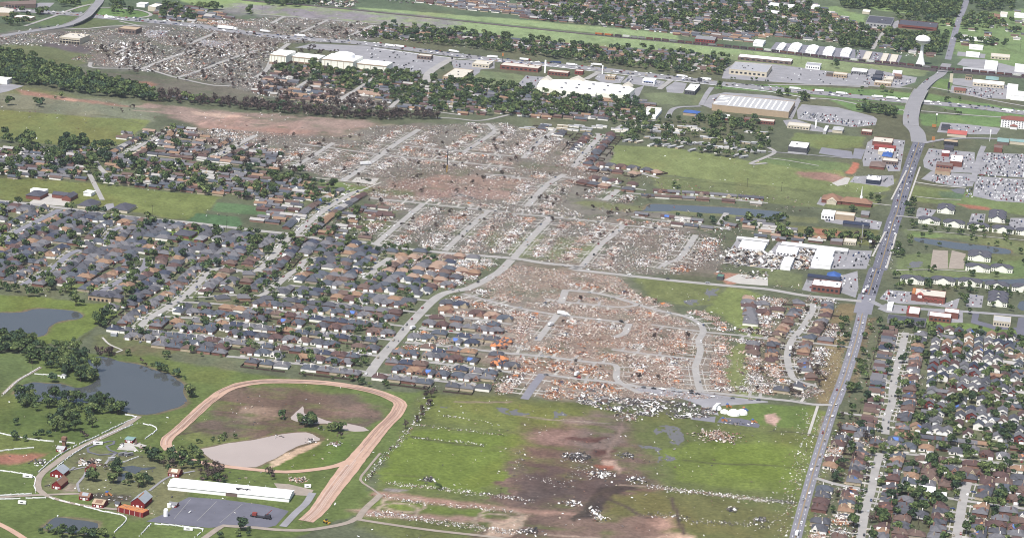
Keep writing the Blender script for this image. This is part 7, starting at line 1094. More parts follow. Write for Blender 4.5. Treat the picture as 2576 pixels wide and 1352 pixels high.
for s, n, r, pal, h in (("23 660,540", 260, 13, 'dark', 3), ("23 1160,525", 80, 7, 'dark', 2), ("23 880,715", 150, 14, 'white', .8), ("23 2070,330", 420, 19, 'brick', 2), ("23 1180,145", 160, 14, 'mixed', 1.5), ("23 2210,1070", 60, 6, 'dark', 1), ("23 2490,1170", 70, 7, 'dark', 1), ("23 890,1155", 80, 8, 'white', 1), ("23 170,1290", 90, 9, 'dark', 1.2), ("23 1250,765", 110, 11, 'dark', 1.2), ("23 600,1000", 70, 9, 'white', .6), ("23 840,1095", 50, 6, 'white', 1), ("13 800,415", 80, 6, 'white', 1), ("13 220,340", 120, 6, 'dark', 1), ("13 540,375", 120, 6, 'dark', 1), ("13 430,770", 130, 7, 'brick', 1.2), ("13 1740,770", 90, 7, 'dark', 1), ("03 400,590", 60, 8, 'dark', .6)):
    x, y = P(s)[0]; pile('field_debris', x, y, n, r, pal, (.7, 3.5), h)
for x, y in D("31 60,1250 100,1300 250,1230 330,1260 420,1200 340,1330 380,1300 20,1330 21 2200,1250 2300,1230 2450,1230 2550,1260 2300,1290 2480,1300 2250,1180 2400,1200 2540,1210"):
    a, b = G(x, y); pile('ruins_debris', a, b, 150, 13, 'white', (1, 8), 2)
spread('ruins_debris', "21 2180,1180 2575,1180 2575,1310 2150,1300", 700, 'white', (1.2, 8), 20); spread('ruins_debris', "31 0,1190 480,1200 480,1352 0,1352", 450, 'white', (1, 7), 20); spread('ruins_debris', "32 2300,-10 1,1 2,2", 0, 'white')
spread('ruins_debris', "22 2290,20 2575,20 2575,110 2320,90", 900, 'white', (1, 7), 20); spread('ruins_debris', "32 -10,0 0,20 0,110 -10,100", 10, 'white')
spread('roadside_debris', "33 480,380 1040,380 1000,1352 400,1352 560,800", 420, 'mixed', (.7, 3.6), 26); spread('roadside_debris', "33 460,1080 880,1080 860,1352 400,1352", 700, 'brick', (.8, 4.4), 22); spread('roadside_debris', "33 540,850 900,850 900,1100 560,1000", 420, 'brick', (.8, 4.4), 22); spread('roadside_debris', "33 1050,450 1900,600 1900,1352 980,1352", 90, 'white', (.7, 3), 26); spread('roadside_debris', "33 1900,600 2575,650 2575,1352 1900,1352", 45, 'white', (.7, 3), 26)
spread('roadside_debris', "32 1040,560 1400,620 1260,1352 760,1352 960,800", 200, 'mixed', (.7, 3.5), 26); spread('roadside_debris', "32 1400,640 2575,760 2575,1352 1290,1352", 55, 'white', (.7, 2.6), 26); spread('roadside_debris', "12 0,300 1700,350 1500,700 1000,1100 0,1000", 60, 'white', (.6, 2.6), 26); spread('roadside_debris', "12 1300,900 1700,450 2575,560 2575,1250 1800,1220 1200,1100", 260, 'mixed', (.7, 3.4), 24); spread('roadside_debris', "D 640,590 1000,640 1050,720 640,700", 80, 'white', (.6, 2.6), 26); spread('roadside_debris', "D 0,510 640,590 400,760 0,740", 35, 'white', (.6, 2.4), 26); spread('roadside_debris', "D 0,370 640,440 820,520 640,500 0,450", 70, 'white', (.7, 3), 26); spread('roadside_debris', "D 1300,0 2300,90 2330,150 1900,90 1500,66", 45, 'white', (1, 5), 40); spread('roadside_debris', "D 900,70 1800,140 1800,190 1000,105", 60, 'white', (1, 5), 40); spread('roadside_debris', "D 1000,180 1600,260 1620,300 1000,280", 60, 'white', (1, 5), 40)
# floor slabs and standing pieces of the destroyed houses
mb = MB(); ct = {}; nr = 0
for x, y, a, lab in sorted(SLABS, key=lambda q: math.hypot(q[0], q[1]-CY)):
    if rnd.random() < .75:
        q = rect(x, y, math.cos(a), math.sin(a), -rnd.uniform(4, 7.5), rnd.uniform(4, 7.5), -rnd.uniform(3, 6), rnd.uniform(3, 6)); mb.prism(q, 0, .22)
    if lab and nr < 240 and rnd.random() < .5 and in_frame(x, y):
        nr += 1; k = ct.get(lab, 0); ct[lab] = k+1; rc = rnd.choice(list(ROOFS)); v = rnd.randrange(4); wc = rnd.choice(('brick', 'pink', 'siding', 'stone', 'siding'))
        lb = f"ruined house with {ROOFWORD[rc]} roof wreckage, {ordn(k)} lot along the {lab}"
        if len(lb.split()) > 16: lb = f"ruined house, {ROOFWORD[rc]} wreckage, {ordn(k)} on {lab.replace('the ', '')}"
        if len(lb.split()) > 16: lb = ' '.join(lb.split()[:16])
        o = root('ruined_house', x, y, lb, 'ruined house', 'ruined houses on the wrecked streets', a+rnd.uniform(-.2, .2))
        g = random.Random(v); W4 = [(-6, -6+g.uniform(3, 6), -4, -3.8), (2, 2.25, -3, -3+g.uniform(3, 6)), (-5.8, -5.6, -3.8, g.uniform(-2, 3)), (g.uniform(-3, 0), 3, 4, 4.2)]
        for j, b in enumerate(W4): link('wall_fragment', cached(f'wall_fragment-{v}{j}', lambda: MB().box(*b, .2, (1.3, 2.5, 1.9, 2.3)[(v+j) % 4]), WM[wc]), o)
        link('collapsed_roof', cached(f'collapsed_roof-{v}', lambda: MB().add([(-4+v, -2, 2.2), (3, -3, .5), (4.5, 3, .6), (-3, 4, 2.6-v*.4), (-4+v, -2, 1.9), (3, -3, .2), (4.5, 3, .3), (-3, 4, 2.2-v*.4)], [(0,1,2,3), (4,0,3,7), (0,4,5,1), (1,5,6,2), (2,6,7,3)]), RM[rc] if nr % 3 else DECK), o)
tag(link('foundation_slab', mb.mesh('foundation_slab', CONC2)), 'bare concrete floor slabs of the vanished houses', kind='structure')
# ------------------------------------------------------------------ farm by the lower pond
def barn(label, s, h, wall, roof, axis='x', rise=3, door=True, torn=None):
    pts = P(s, h*.5); cx, cy, hx, hy, a = frame(pts); o = root('barn', cx, cy, label, 'barn', 'red barns of the farm')
    link('wall', MB().gend(-hx, hx, -hy, hy, 0, h, rise, axis=axis).mesh('wall', C(wall)), o); r = link('roof', MB().gable(-hx, hx, -hy, hy, h, rise, .4, axis=axis).mesh('roof', C(roof)), o)
    if torn: link('torn_patch', MB().gable(-hx*.5, hx*.6, -hy*.9, hy*.4, h+.12, rise, .2, axis=axis).mesh('torn_patch', C(torn)), r)
    if door: link('door', MB().box(-1.3, 1.3, -hy-.12, -hy+.2, 0, 2.4).mesh('door', WHITE), o)
    for q in (-.6, .6): link('window', MB().box(hx*q-.5, hx*q+.5, -hy-.1, -hy+.2, 1.2, 2.3).mesh('window', WHITE), o)
    mb = MB(); [mb.box(x-.15, x+.15, -hy-.14, -hy+.1, 0, h) for x in (-hx, hx)]; link('white_corner_trim', mb.mesh('white_corner_trim', WHITE), o) if 0 else None
    stamp_poly(pts, 3, 2)
barn('red barn with a wide blue grey roof beside the farm road fork', "03 515,715 560,655 690,680 640,728", 4, 'barn', 'steel', 'y', 4)
barn('red barn with a rust streaked roof by the gravel court', "03 545,835 575,765 655,785 635,850", 4, 'barn', 'rbrown', 'y', 4, torn='steel')
barn('small red shed below the flattened white boards', "03 862,668 890,635 948,650 940,685", 3.4, 'barn', 'brick', 'y', 2.6)
barn('torn red barn by the arena path with half its roof gone', "03 1690,712 1735,668 1825,690 1805,728", 3.5, 'barn', 'rbrown', 'x', 2.6, torn='cream')
barn('open red shed with a steel side roof beside the playground', "03 790,945 850,905 930,935 890,962", 3.5, 'barn', 'rbrown', 'x', 2.4, torn='steel')
barn('red shed with bare tan rafters beside the main barn', "03 918,1018 1000,968 1105,1000 1010,1035", 3.4, 'barn', 'tan', 'x', 2.2, torn='rbrown')
barn('largest red barn with a tall grey metal roof', "03 1330,1018 1385,930 1515,965 1465,1030", 5, 'barn', 'steel', 'y', 5, torn='orange')
barn('tiny red shed between the main barn and the tan rafters', "03 1155,1018 1172,996 1212,1004 1205,1022", 2.4, 'barn', 'dgrey', 'x', 1.2)
barn('small red kiosk at the edge of the asphalt lot', "03 1700,1025 1718,998 1790,1010 1782,1034", 2.6, 'barn', 'grey', 'x', 1.2)
barn('red cabin with a pale roof under the wooden tower', "03 568,470 598,440 668,452 645,478", 3, 'barn', 'lgrey', 'x', 1.8)
barn('small red open box inside the flattened white boards', "03 1262,375 1280,345 1360,355 1345,385", 3, 'barn', 'teal', 'x', .4)
x, y = P("03 1340,1100")[0]; o = root('barn', x, y, 'long roofless red barn showing orange floor decking beside the asphalt lot', 'barn', 'red barns of the farm', RZ-.22)
link('wall', MB().box(-13.5, 13.5, -5, 5, 0, 4.2).mesh('wall', C('barn')), o); link('bare_decking', MB().box(-13, 13, -4.6, 4.6, 4.2, 4.5).mesh('bare_decking', DECK), o)
for k in range(5): link('white_post', MB().box(-12+5.6*k, -11.7+5.6*k, -5.15, -4.9, 0, 4.2).mesh('white_post', WHITE), o)
for k in range(9): link('broken_joist', MB().beam((-12+2.8*k, rnd.uniform(-4, 1), 4.6), (-11+2.8*k, rnd.uniform(0, 4), rnd.uniform(4.7, 5.6)), .15).mesh('broken_joist', C('tan')), o)
stamp_poly([(x+a, y+b) for a, b in ((-14,-8),(14,-8),(14,8),(-14,8))], 3)
x, y = P("03 645,435")[0]; o = root('wooden_tower', x, y, 'square brown wooden tower above the red cabin', 'tower')
link('frame', MB().box(-1.6, 1.6, -1.6, 1.6, 0, 7).mesh('frame', C('rbrown')), o); link('platform', MB().box(-2.6, 2.6, -2.6, 2.6, 7, 7.4, bottom=True).mesh('platform', C('brown')), o); link('cabin', MB().box(-2.2, 2.2, -2.2, 2.2, 7.4, 10).mesh('cabin', C('rbrown')), o)
# white arena
A = np.array(G(422, 1014+868/4)); B = np.array(G(644+330/4, 1014+985/4+2)); d = B-A; Ln = np.linalg.norm(d); an = math.atan2(d[1], d[0])
o = root('riding_arena', *((A+B)/2), 'very long white metal arena beside the dark asphalt lot', 'arena', rz=an)
link('wall', MB().gend(-Ln/2, Ln/2, 0, 22, 0, 3.8, 2.4, axis='x').mesh('wall', WHITE), o); r = link('roof', MB().gable(-Ln/2, Ln/2, 0, 22, 3.8, 2.4, .5, axis='x').mesh('roof', WHITE), o)
link('dark_opening', MB().box(-Ln*.02, Ln*.075, -.12, .3, 0, 3.4).mesh('dark_opening', C('brown')), o)
mb = MB(); [mb.box(-Ln*.5+Ln*k/60, -Ln*.5+Ln*k/60+.25, -.4, 22.4, 4.2, 4.3) for k in range(0)]; 
for k in range(26): link('skylight', MB().box(-Ln*.46+Ln*.92*k/26, -Ln*.46+Ln*.92*k/26+1, 3.5, 4.6, 4.6, 5.1).mesh('skylight', C('lgrey')), r)
for k in range(9): link('torn_hole', MB().box(Ln*.05+k*1.4, Ln*.05+k*1.4+rnd.uniform(1, 3), 4+rnd.random()*4, 5.4+rnd.random()*4, 4.6, 6.1).mesh('torn_hole', DARK), r)
stamp_poly([tuple(A), tuple(B), tuple(B+np.array([4, 24])), tuple(A+np.array([4, 24]))], 3)
x, y = P("03 1668,1132")[0]; o = root('silo', x, y, 'upright white round topped tank at the lot edge', 'tank'); link('tank_body', MB().cyl(0, 0, 0, 6, 2.1, 2.1, 14).mesh('tank_body', WHITE), o); link('dome', MB().lathe([(2.1, 6), (1.6, 7), (.1, 7.4)], 14).mesh('dome', WHITE), o)
x, y = P("03 1702,1042")[0]; o = root('silo', x, y, 'shorter white tank behind the tall one', 'tank'); link('tank_body', MB().cyl(0, 0, 0, 3.4, 1.9, 1.9, 12).mesh('tank_body', WHITE), o); link('dome', MB().lathe([(1.9, 3.4), (.1, 4)], 12).mesh('dome', WHITE), o)
for s, n, L, pal in (("03 770,600 830,540 1040,565 1050,605 980,640 770,625", 3600, (1, 6), 'white'), ("03 1165,465 1230,392 1400,392 1500,420 1395,482", 1700, (1, 7), 'white'), ("03 1390,400 1560,420 1540,500 1400,490", 900, (1, 5), 'mixed'), ("03 1700,690 1950,670 1900,720 1760,740", 900, (.8, 3.5), 'mixed'), ("03 1050,940 1330,920 1320,980 1100,980", 900, (.8, 4), 'white'), ("03 900,900 1150,900 1150,940 930,940", 600, (.6, 2.4), 'dark'), ("03 1620,940 1760,950 1700,980", 600, (.8, 3), 'brick'), ("03 1690,790 1890,790 1880,850 1720,850", 1100, (.8, 4), 'white'), ("03 450,700 520,760 520,840 460,830", 700, (.6, 2.6), 'white'), ("13 2,820 60,810 200,860 0,880", 600, (.8, 3), 'white'), ("03 2290,760 2575,740 2575,860 2300,850", 420, (.8, 3.4), 'white'), ("03 1480,1030 1600,1020 1620,1100 1480,1160", 240, (.6, 2.4), 'white'), ("03 560,520 1400,480 1560,700 1200,860 500,900", 80, (.6, 3), 'white'), ("03 1900,930 2575,990 2575,1010 1900,960", 160, (.6, 2), 'white')):
    spread('farm_debris', s, n, pal, L, 14, 2, .25)
PLAT = ("03 1175,462 1228,398 1320,398 1395,480", "03 1290,410 1400,400 1480,425 1420,445")
for i, s in enumerate(PLAT):
    pts = P(s); n = len(pts); a = sum(pts[k-1][0]*pts[k][1]-pts[k][0]*pts[k-1][1] for k in range(n)); mb = MB().prism(pts, 0, .3+.06*i)
    tag(link('concrete_slab', mb.mesh('concrete_slab', CONC2)), ('larger' if i == 0 else 'smaller')+' white floor slab left of a wrecked farm shed', 'slab', 'floor slabs of wrecked sheds')
# white rail fences
WF = [("03 -20,300 200,345 400,375 600,390 750,405", 'from the scrub to the wooden tower'), ("03 -20,485 140,465 340,448", 'above the red bare earth'), ("03 -20,678 100,690 250,715 350,745 345,830 355,900 240,915 -20,930", 'round the corner paddock'), ("03 -20,968 200,960 460,952", 'below the farm track'), ("03 390,690 480,610 560,545 680,470 800,410 960,340 1100,270 1280,185 1375,140 1260,115", 'along the upper side of the farm road'), ("03 580,640 680,555 820,460 980,370 1180,280 1300,235", 'along the lower side of the farm road'), ("03 1300,235 1380,205 1500,220 1580,265 1460,360", 'round the top paddock'), ("03 500,950 600,980 760,1015 1000,1080 1270,1152 1150,1300", 'below the long red barn'), ("03 1400,1340 1520,1215", 'of the small paddock'), ("03 1560,1215 1700,1225 1900,1250 2040,1270 1960,1352", 'below the asphalt lot'), ("03 1040,640 1170,620 1320,565 1390,540", 'among the farm wreckage'), ("02 350,1060 440,1065 640,1085", 'by the white pond shed'), ("02 20,1280 170,1140 400,995", 'beside the pond track')]
for s, w in WF:
    q = smooth(P(s), 5.); mb = MB(); o = root('rail_fence', q[0][0], q[0][1], 'white rail fence '+w, 'fence', 'white rail fences of the farm', 0); ox, oy = q[0]
    for a, b in zip(q[:-1], q[1:]):
        if rnd.random() < .08: continue
        j = [rnd.uniform(-.5, .5) for _ in range(4)]
        for z in (.55, 1.2): mb.beam((a[0]-ox+j[0], a[1]-oy+j[1], z), (b[0]-ox+j[2], b[1]-oy+j[3], z*rnd.uniform(.5, 1)), .2)
    link('rails', mb.mesh('rails', WHITE), o); mb = MB()
    for a in q: mb.box(a[0]-ox-.2, a[0]-ox+.2, a[1]-oy-.2, a[1]-oy+.2, 0, 1.5)
    link('posts', mb.mesh('posts', WHITE), o)
flush_debris()
# ------------------------------------------------------------------ vehicles
CCOL = dict(white=(248,248,246), silver=(186,190,196), black=(44,44,50), grey=(112,114,120), red=(164,44,44), blue=(58,78,130), tan=(190,176,150))
CM = {k: mat('paint_'+k, v, .35, .03, spec=.5) for k, v in CCOL.items()}; TYRE = mat('tyre_rubber', (36,36,38), .9)
def car_body(t):
    mb = MB(); L, Wd, z1, z2 = {'sedan': (4.7, 1.85, .95, 1.45), 'van': (5.0, 1.95, 1.1, 1.85), 'pickup': (5.6, 2., 1.1, 1.85)}[t]; h = L/2; w = Wd/2
    mb.box(-h, h, -w, w, .35, z1, bottom=True)
    a, b = {'sedan': (-h*.62, h*.42), 'van': (-h*.95, h*.55), 'pickup': (-h*.12, h*.5)}[t]
    mb.add([(a,-w*.9,z1),(b,-w*.9,z1),(b,w*.9,z1),(a,w*.9,z1),(a+.35,-w*.78,z2),(b-.5,-w*.78,z2),(b-.5,w*.78,z2),(a+.35,w*.78,z2)], [(4,5,6,7),(0,1,5,4),(1,2,6,5),(2,3,7,6),(3,0,4,7)])
    return mb
def car_glass(t):
    mb = MB(); L, Wd, z1, z2 = {'sedan': (4.7, 1.85, .95, 1.45), 'van': (5.0, 1.95, 1.1, 1.85), 'pickup': (5.6, 2., 1.1, 1.85)}[t]; h = L/2; w = Wd/2
    a, b = {'sedan': (-h*.62, h*.42), 'van': (-h*.95, h*.55), 'pickup': (-h*.12, h*.5)}[t]; e = .03
    return mb.add([(b+e,-w*.8,z1+.05),(b+e,w*.8,z1+.05),(b-.42+e,w*.72,z2-.06),(b-.42+e,-w*.72,z2-.06),(a-e,-w*.8,z1+.05),(a-e,w*.8,z1+.05),(a+.3-e,w*.72,z2-.06),(a+.3-e,-w*.72,z2-.06)], [(0,1,2,3),(5,4,7,6),(1,5,6,2),(4,0,3,7)])
def wheel_mb(x, y): return MB().box(x-.33, x+.33, y-.12, y+.12, 0, .66)
CARS = []      # x, y, angle, z, colour, type, label
def add_car(x, y, an, lab, z=.18, cols='white white white silver silver grey black black red blue tan', types='sedan sedan van pickup'):
    CARS.append(dict(x=x, y=y, an=an, z=z, col=rnd.choice(cols.split()), t=rnd.choice(types.split()), lab=lab, d=math.hypot(x, y-CY)))
def along(s, off, gap, lab, z=.62, p=.8, gj=.5, **kw):
    q = smooth(offset(smooth(P(s), 8), off), 2.); L = 0; nx_ = rnd.uniform(5, gap); k = 0
    for a, b in zip(q[:-1], q[1:]):
        L += math.hypot(b[0]-a[0], b[1]-a[1])
        if L >= nx_:
            nx_ = L+gap*rnd.uniform(1-gj, 1+gj)
            if rnd.random() < p and in_frame(*a, 5): add_car(a[0], a[1], math.atan2(b[1]-a[1], b[0]-a[0])+(0 if off < 0 else math.pi), lab.replace('#', ordn(k)), z, **kw); k += 1
I35 = next(r[0] for r in ROADS if 'interstate' in r[3])
for ln, (o_, g, p) in enumerate(((-16, 24, .5), (-12.5, 17, .75), (-9, 19, .7), (9, 17, .75), (12.5, 19, .7), (16, 26, .5))):
    along(I35, o_, g, f"car in interstate lane {['one','two','three','four','five','six'][ln]} counted from the railway, # from the far overpass".replace('counted from the railway, ', ''), z=.9, p=p)
M1, M2, M3, M5 = ROADS[0][0], ROADS[1][0], ROADS[3][0], ROADS[5][0]
for s, o_, g, lb in ((M1, 2.2, 55, 'far lane beside the pasture'), (M1, -2.2, 34, 'near lane beside the pasture'), (M2, 3, 60, 'inbound lane beside the wrecked suburb'), (M2, -3, 75, 'outbound lane beside the wrecked suburb'), (M3, 3.5, 36, 'inbound lane by the storage units'), (M3, -3.5, 44, 'outbound lane by the storage units'), (M3, -7, 60, 'outer lane by the storage units'), (M5, 2.5, 60, 'road past the water tower')):
    along(s, o_, g, 'car on the main road, # in the '+lb, p=.85)
for s, o_, g, lb in (("30 1440,1260 1436,1190 1450,1110", 5, 16, 'at the crossroads below the bridge'), ("30 1545,900 1590,850 1650,800 1740,740", 4, 20, 'dropping from the bridge'), ("32 970,330 1000,260 1020,180", 4, 14, 'at the main crossroads'), ("32 980,360 1005,280", -4, 14, 'leaving the main crossroads')): along(s, o_, g, 'car # in the queue '+lb, z=2.6 if 'bridge' in lb else .64)
for i, (s, w, m, lb, lots) in enumerate(ROADS):
    if lots and m is CONC and w > 6.2: along(s, w/2-1.4, 42, 'car parked # along the '+lb.replace('concrete ', ''), z=.12+.0035*i+.02, p=.55, gj=.7); along(s, -w/2+1.4, 48, 'car parked # on the pasture side of the '+lb.replace('concrete ', ''), z=.12+.0035*i+.02, p=.5, gj=.7)
for s, lb in (("12 1120,1080 1250,900 1400,730 1600,500 1790,310 1930,235 2150,190 2400,60", 'collector road'), ("22 600,0 1100,60 1700,125 2300,180", 'grey cross road'), ("00 960,62 900,130 700,245 400,300 100,348", 'far overpass road'), ("11 400,1000 560,860 700,750 970,590", 'climbing street')): along(s, 2.5, 34, f'car # up the {lb}', z=.6 if 'over' not in lb else 3, p=.8)
along("22 1260,1200 1500,1225 1700,1250 1950,1285", 3, 9, 'rescue vehicle # in the line before the collapsed school', p=.9); along("22 1900,1290 2200,1310 2500,1330", 2, 14, 'vehicle # parked east of the collapsed school', p=.8)
def carlot(s, lab, rg=7.5, sp=2.9, fill=.8, ang=0., z=.2, **kw):
    poly = P(s); cx, cy, hx, hy, a = frame(poly); hx *= 1.5; hy *= 1.5; r = 0; yy = -hy
    while yy < hy:
        xx = -hx; k = 0
        while xx < hx:
            px, py = cx+xx*EY+yy*EX, cy-xx*EX+yy*EY; xx += sp*rnd.choice((1, 1, 1, 1, 2.2)); px += rnd.uniform(-.5, .5); py += rnd.uniform(-.9, .9)
            if inside(px, py, poly) and rnd.random() < fill and occ(px, py) not in (1, 3): add_car(px, py, RZ+math.pi/2+ang+rnd.uniform(-.12, .12), f'car {ordn(k)} in {ordn(r)} row of the {lab}', z, **kw); k += 1
        yy += rg; r += 1
WC_ = dict(cols='white white white white silver silver silver grey black blue red')
carlot("31 2110,430 2135,190 2575,205 2575,430", 'packed dealership lot', 11, 3.4, .68, **WC_); carlot("31 2080,600 2100,440 2575,460 2575,680 2300,660", 'rear dealership lot', 11, 3.4, .66, **WC_); carlot("31 1650,480 1665,400 2060,440 2050,515 1900,520", 'front dealership lot', 11, 3.3, .75, **WC_)
carlot("30 310,1190 330,1120 700,1160 820,1250 560,1230", 'car sales lot below the highway', 12, 3.6, .75, **WC_); carlot("30 640,1220 800,1200 1080,1230 1060,1265 850,1280", 'second car sales lot below the highway', 12, 3.6, .75, **WC_); carlot("31 2000,560 2060,540 2060,640 1990,630", 'small dealership corner', 9, 3, .8, **WC_)
for s, lb, f in (("10 1060,560 1160,470 1900,570 1720,730 1400,720", 'cinema lot', .07), ("30 30,810 300,690 960,760 980,860 600,850", 'broad store lot', .05), ("30 950,860 1000,740 1450,780 1470,830 1300,870", 'fast food lot', .3), ("31 960,310 1000,100 1370,70 1320,360", 'strip restaurant lot', .22), ("31 830,500 870,430 1250,430 1260,490", 'blue shop lot', .22), ("31 560,860 660,825 1130,880 1110,950", 'fire station apron', .3), ("31 660,1340 720,1200 1040,1180 990,1350", 'storage unit lot', .34), ("32 370,200 400,100 900,40 890,280 740,230", 'pharmacy lot', .26), ("32 1150,300 1200,215 1440,240 1440,300 1400,330", 'supermarket lot', .5), ("32 1440,300 1900,340 1880,390 1600,350", 'supermarket front row', .3), ("31 1510,800 1530,740 1690,765 1640,825", 'apartment lot', .35), ("31 2030,870 2060,800 2180,805 2160,900", 'second apartment lot', .22), ("31 2430,920 2450,850 2575,860 2575,960", 'third apartment lot', .35), ("32 2000,370 2025,260 2160,280 2140,380", 'lower apartment lot', .25), ("30 1900,920 2060,900 2380,950 2200,1000", 'diner lot', .35), ("30 2090,880 2400,870 2400,920 2200,930", 'furniture store lot', .25), ("31 1580,260 1630,150 2070,190 2060,370 1680,370", 'brick dealership forecourt', .3), ("20 60,850 150,770 380,790 250,840", 'white store yard', .2), ("20 840,780 1130,780 1090,830", 'yellow restaurant lot', .25), ("20 1120,820 1190,770 1520,830 1460,860", 'blue porch restaurant lot', .3), ("32 1120,420 1180,400 1380,410 1370,450", 'filling station forecourt', .2), ("30 880,520 920,500 930,590 890,590", 'caravan row by the storage sheds', .8), ("30 1055,600 1080,540 1130,545 1110,610", 'truck row between storage sheds', .8), ("20 1990,1010 2140,960 2240,970 2080,1050", 'home store yard', .5), ("30 1760,1270 2000,1270 2240,1310 2000,1340", 'motel forecourt', .3), ("00 1500,350 1520,310 1680,320 1650,365", 'ruined shop lot', .3), ("10 1980,680 2000,610 2180,620 2170,690", 'small restaurant lot', .15)):
    carlot(s, lb, 9, 3.4, f, cols='white white silver grey black red blue' if f > .1 else 'black grey white')
# driveway cars
for h in LOTS_H:
    if rnd.random() < (.3 if h['own'] else .1):
        c, s_ = math.cos(h['rz']), math.sin(h['rz']); lx, ly = rnd.choice((-4.5, 4.5)), -11.2
        add_car(h['x']+lx*c-ly*s_, h['y']+lx*s_+ly*c, h['rz']+math.pi/2, ('car before the '+h['lab']) if h['own'] else '', .14)
CARS = [c for c in CARS if in_frame(c['x'], c['y'], 4)]
CARS.sort(key=lambda c: c['d'])
WREP = (('car before the torn ', 'car before '), ('car before the ', 'car before '), (' hip roofed house', ' house'), (' small gabled house', ' house'), (' roofed house', ' house'), (' ranch house', ' house'), (', far side of', ', far'), (', near side of', ', near'), (', pasture side of', ', pasture side'), (', tower side of', ', tower side'), (' of the ', ' of '), ('parked ', ''), (' the ', ' '))
indiv = [c for c in CARS if c['lab']][:300]; ids = {id(c) for c in indiv}
for c in indiv:
    typ = {'sedan': 'saloon', 'van': 'van', 'pickup': 'pickup'}[c['t']]
    lb = c['lab']
    for a, b in WREP:
        if len((c['col']+' '+lb).split()) <= 16: break
        lb = lb.replace(a, b)
    lb = (c['col']+' '+lb).replace(' car ', f' {typ} ', 1) if c['t'] != 'sedan' else c['col']+' '+lb
    o = link('car', cached('car_body-'+c['t'], lambda: car_body(c['t']), CM[c['col']]), None, (c['x'], c['y'], c['z']), c['an']); tag(o, lb, 'car', 'cars on streets and drives')
    link('window', cached('window-car'+c['t'], lambda: car_glass(c['t']), GLASS), o)
    for k, (wx, wy) in enumerate(((-1.5,-.9),(1.5,-.9),(1.5,.9),(-1.5,.9))): link('wheel', cached(f'wheel-{k}', lambda: wheel_mb(wx, wy), TYRE), o)
recs = []; CB = {t: car_body(t) for t in ('sedan', 'van', 'pickup')}; CG = {t: car_glass(t) for t in CB}
for c in CARS:
    if id(c) in ids: continue
    for mb, col in ((CB[c['t']], CCOL[c['col']]), (CG[c['t']], (52, 58, 70))):
        m2 = MB(); m2.v = [(a, b, z+c['z']) for a, b, z in mb.v]; m2.f = mb.f; recs.append((m2, lin(col), c['x'], c['y'], c['an']))
tag(link('distant_cars', joined(recs)), 'cars crowding the interstate and the far parking lots', 'cars', kind='stuff')
print('CARS', len(CARS))
# lorries on the interstate and around
def lorry(x, y, an, label, cab='white', box='white', L=15., z=.9, k=1.):
    o = root('lorry', x, y, label, 'lorry', 'semi trailer lorries', an, z); o.scale = (k, k, k)
    link('trailer', MB().box(-L/2, L/2-3.6, -1.3, 1.3, 1.1, 4.1, bottom=True).mesh('trailer', CM[box]), o); cb = link('cab', MB().box(L/2-3, L/2, -1.2, 1.2, .6, 3.3).box(L/2-.01, L/2+1, -1.1, 1.1, .6, 2).mesh('cab', CM[cab]), o)
    link('windscreen', MB().box(L/2-.02, L/2+.05, -1, 1, 2.1, 3).mesh('windscreen', GLASS), cb)
    for x_ in (-L/2+1.2, -L/2+2.6, L/2-1.4, L/2+.2): link('wheel_pair', MB().box(x_-.5, x_+.5, -1.25, 1.25, 0, 1).mesh('wheel_pair', TYRE), o)
q35 = smooth(P(I35), 6)
def on35(px, py):
    x, y = G(px, py); k = min(range(1, len(q35)-1), key=lambda i: (q35[i][0]-x)**2+(q35[i][1]-y)**2); a, b = q35[k-1], q35[k+1]; return x, y, math.atan2(b[1]-a[1], b[0]-a[0])
LR = [("00 1100,186", 'white', 'white'), ("00 1450,218", 'grey', 'silver'), ("10 90,328", 'white', 'white'), ("10 440,372", 'white', 'white'), ("10 1350,472", 'white', 'white'), ("10 1440,480", 'red', 'white'), ("10 1990,530", 'white', 'white'), ("10 2380,585", 'white', 'white'), ("20 130,612", 'red', 'white'), ("20 440,642", 'blue', 'blue'), ("20 600,664", 'white', 'white'), ("20 850,664", 'white', 'white'), ("20 1710,780", 'white', 'white'), ("20 1950,808", 'white', 'white'), ("30 270,904", 'white', 'white'), ("30 505,926", 'red', 'white'), ("30 740,952", 'white', 'white'), ("30 1100,986", 'white', 'white'), ("30 1245,1000", 'white', 'white'), ("30 1395,1012", 'white', 'white'), ("30 1590,1036", 'white', 'white'), ("30 2410,1124", 'white', 'white')]
for i, (s, cb, bx) in enumerate(LR):
    x, y, an = on35(*D(s)[0]); lorry(x, y, an+(math.pi if i % 2 else 0), f'{bx} semi trailer lorry, {cb} cab, {ordn(i)} on the interstate from the overpass', cb, bx, 20)
for s, an, lb, k, L in (("32 963,240", 1.3, 'white box lorry waiting at the main crossroads', 1, 11), ("22 650,1075", 1.2, 'white box lorry stopped in the ruins by the flooded lot', 1.1, 9), ("22 510,465", -.3, 'white removal lorry on the lane through the ruins', 1.1, 12), ("22 390,575", 1.0, 'white flat lorry on the short ruined street', 1, 9), ("23 2058,60", 1.2, 'white trailer parked upright beside the collapsed school', 1.3, 14), ("00 2285,300", -.2, 'tall white lorry trailer stranded in the far ruins', 1.7, 22), ("12 1575,610", 1.1, 'white lorry with a boxy body on the collector road', 1, 9), ("33 290,1325", 1.3, 'white bus at the bottom of the main road', 1, 9), ("33 1210,550", -.2, 'white delivery lorry at the lower turning circle', .9, 9), ("11 1100,310", .6, 'white coach stopped in the long upper street', 1.2, 14), ("32 225,815", 1.4, 'white box lorry on the curving roadside street', 1, 9)):
    x, y = P(s)[0]; lorry(x, y, an, lb, L=L, k=k, z=.5)
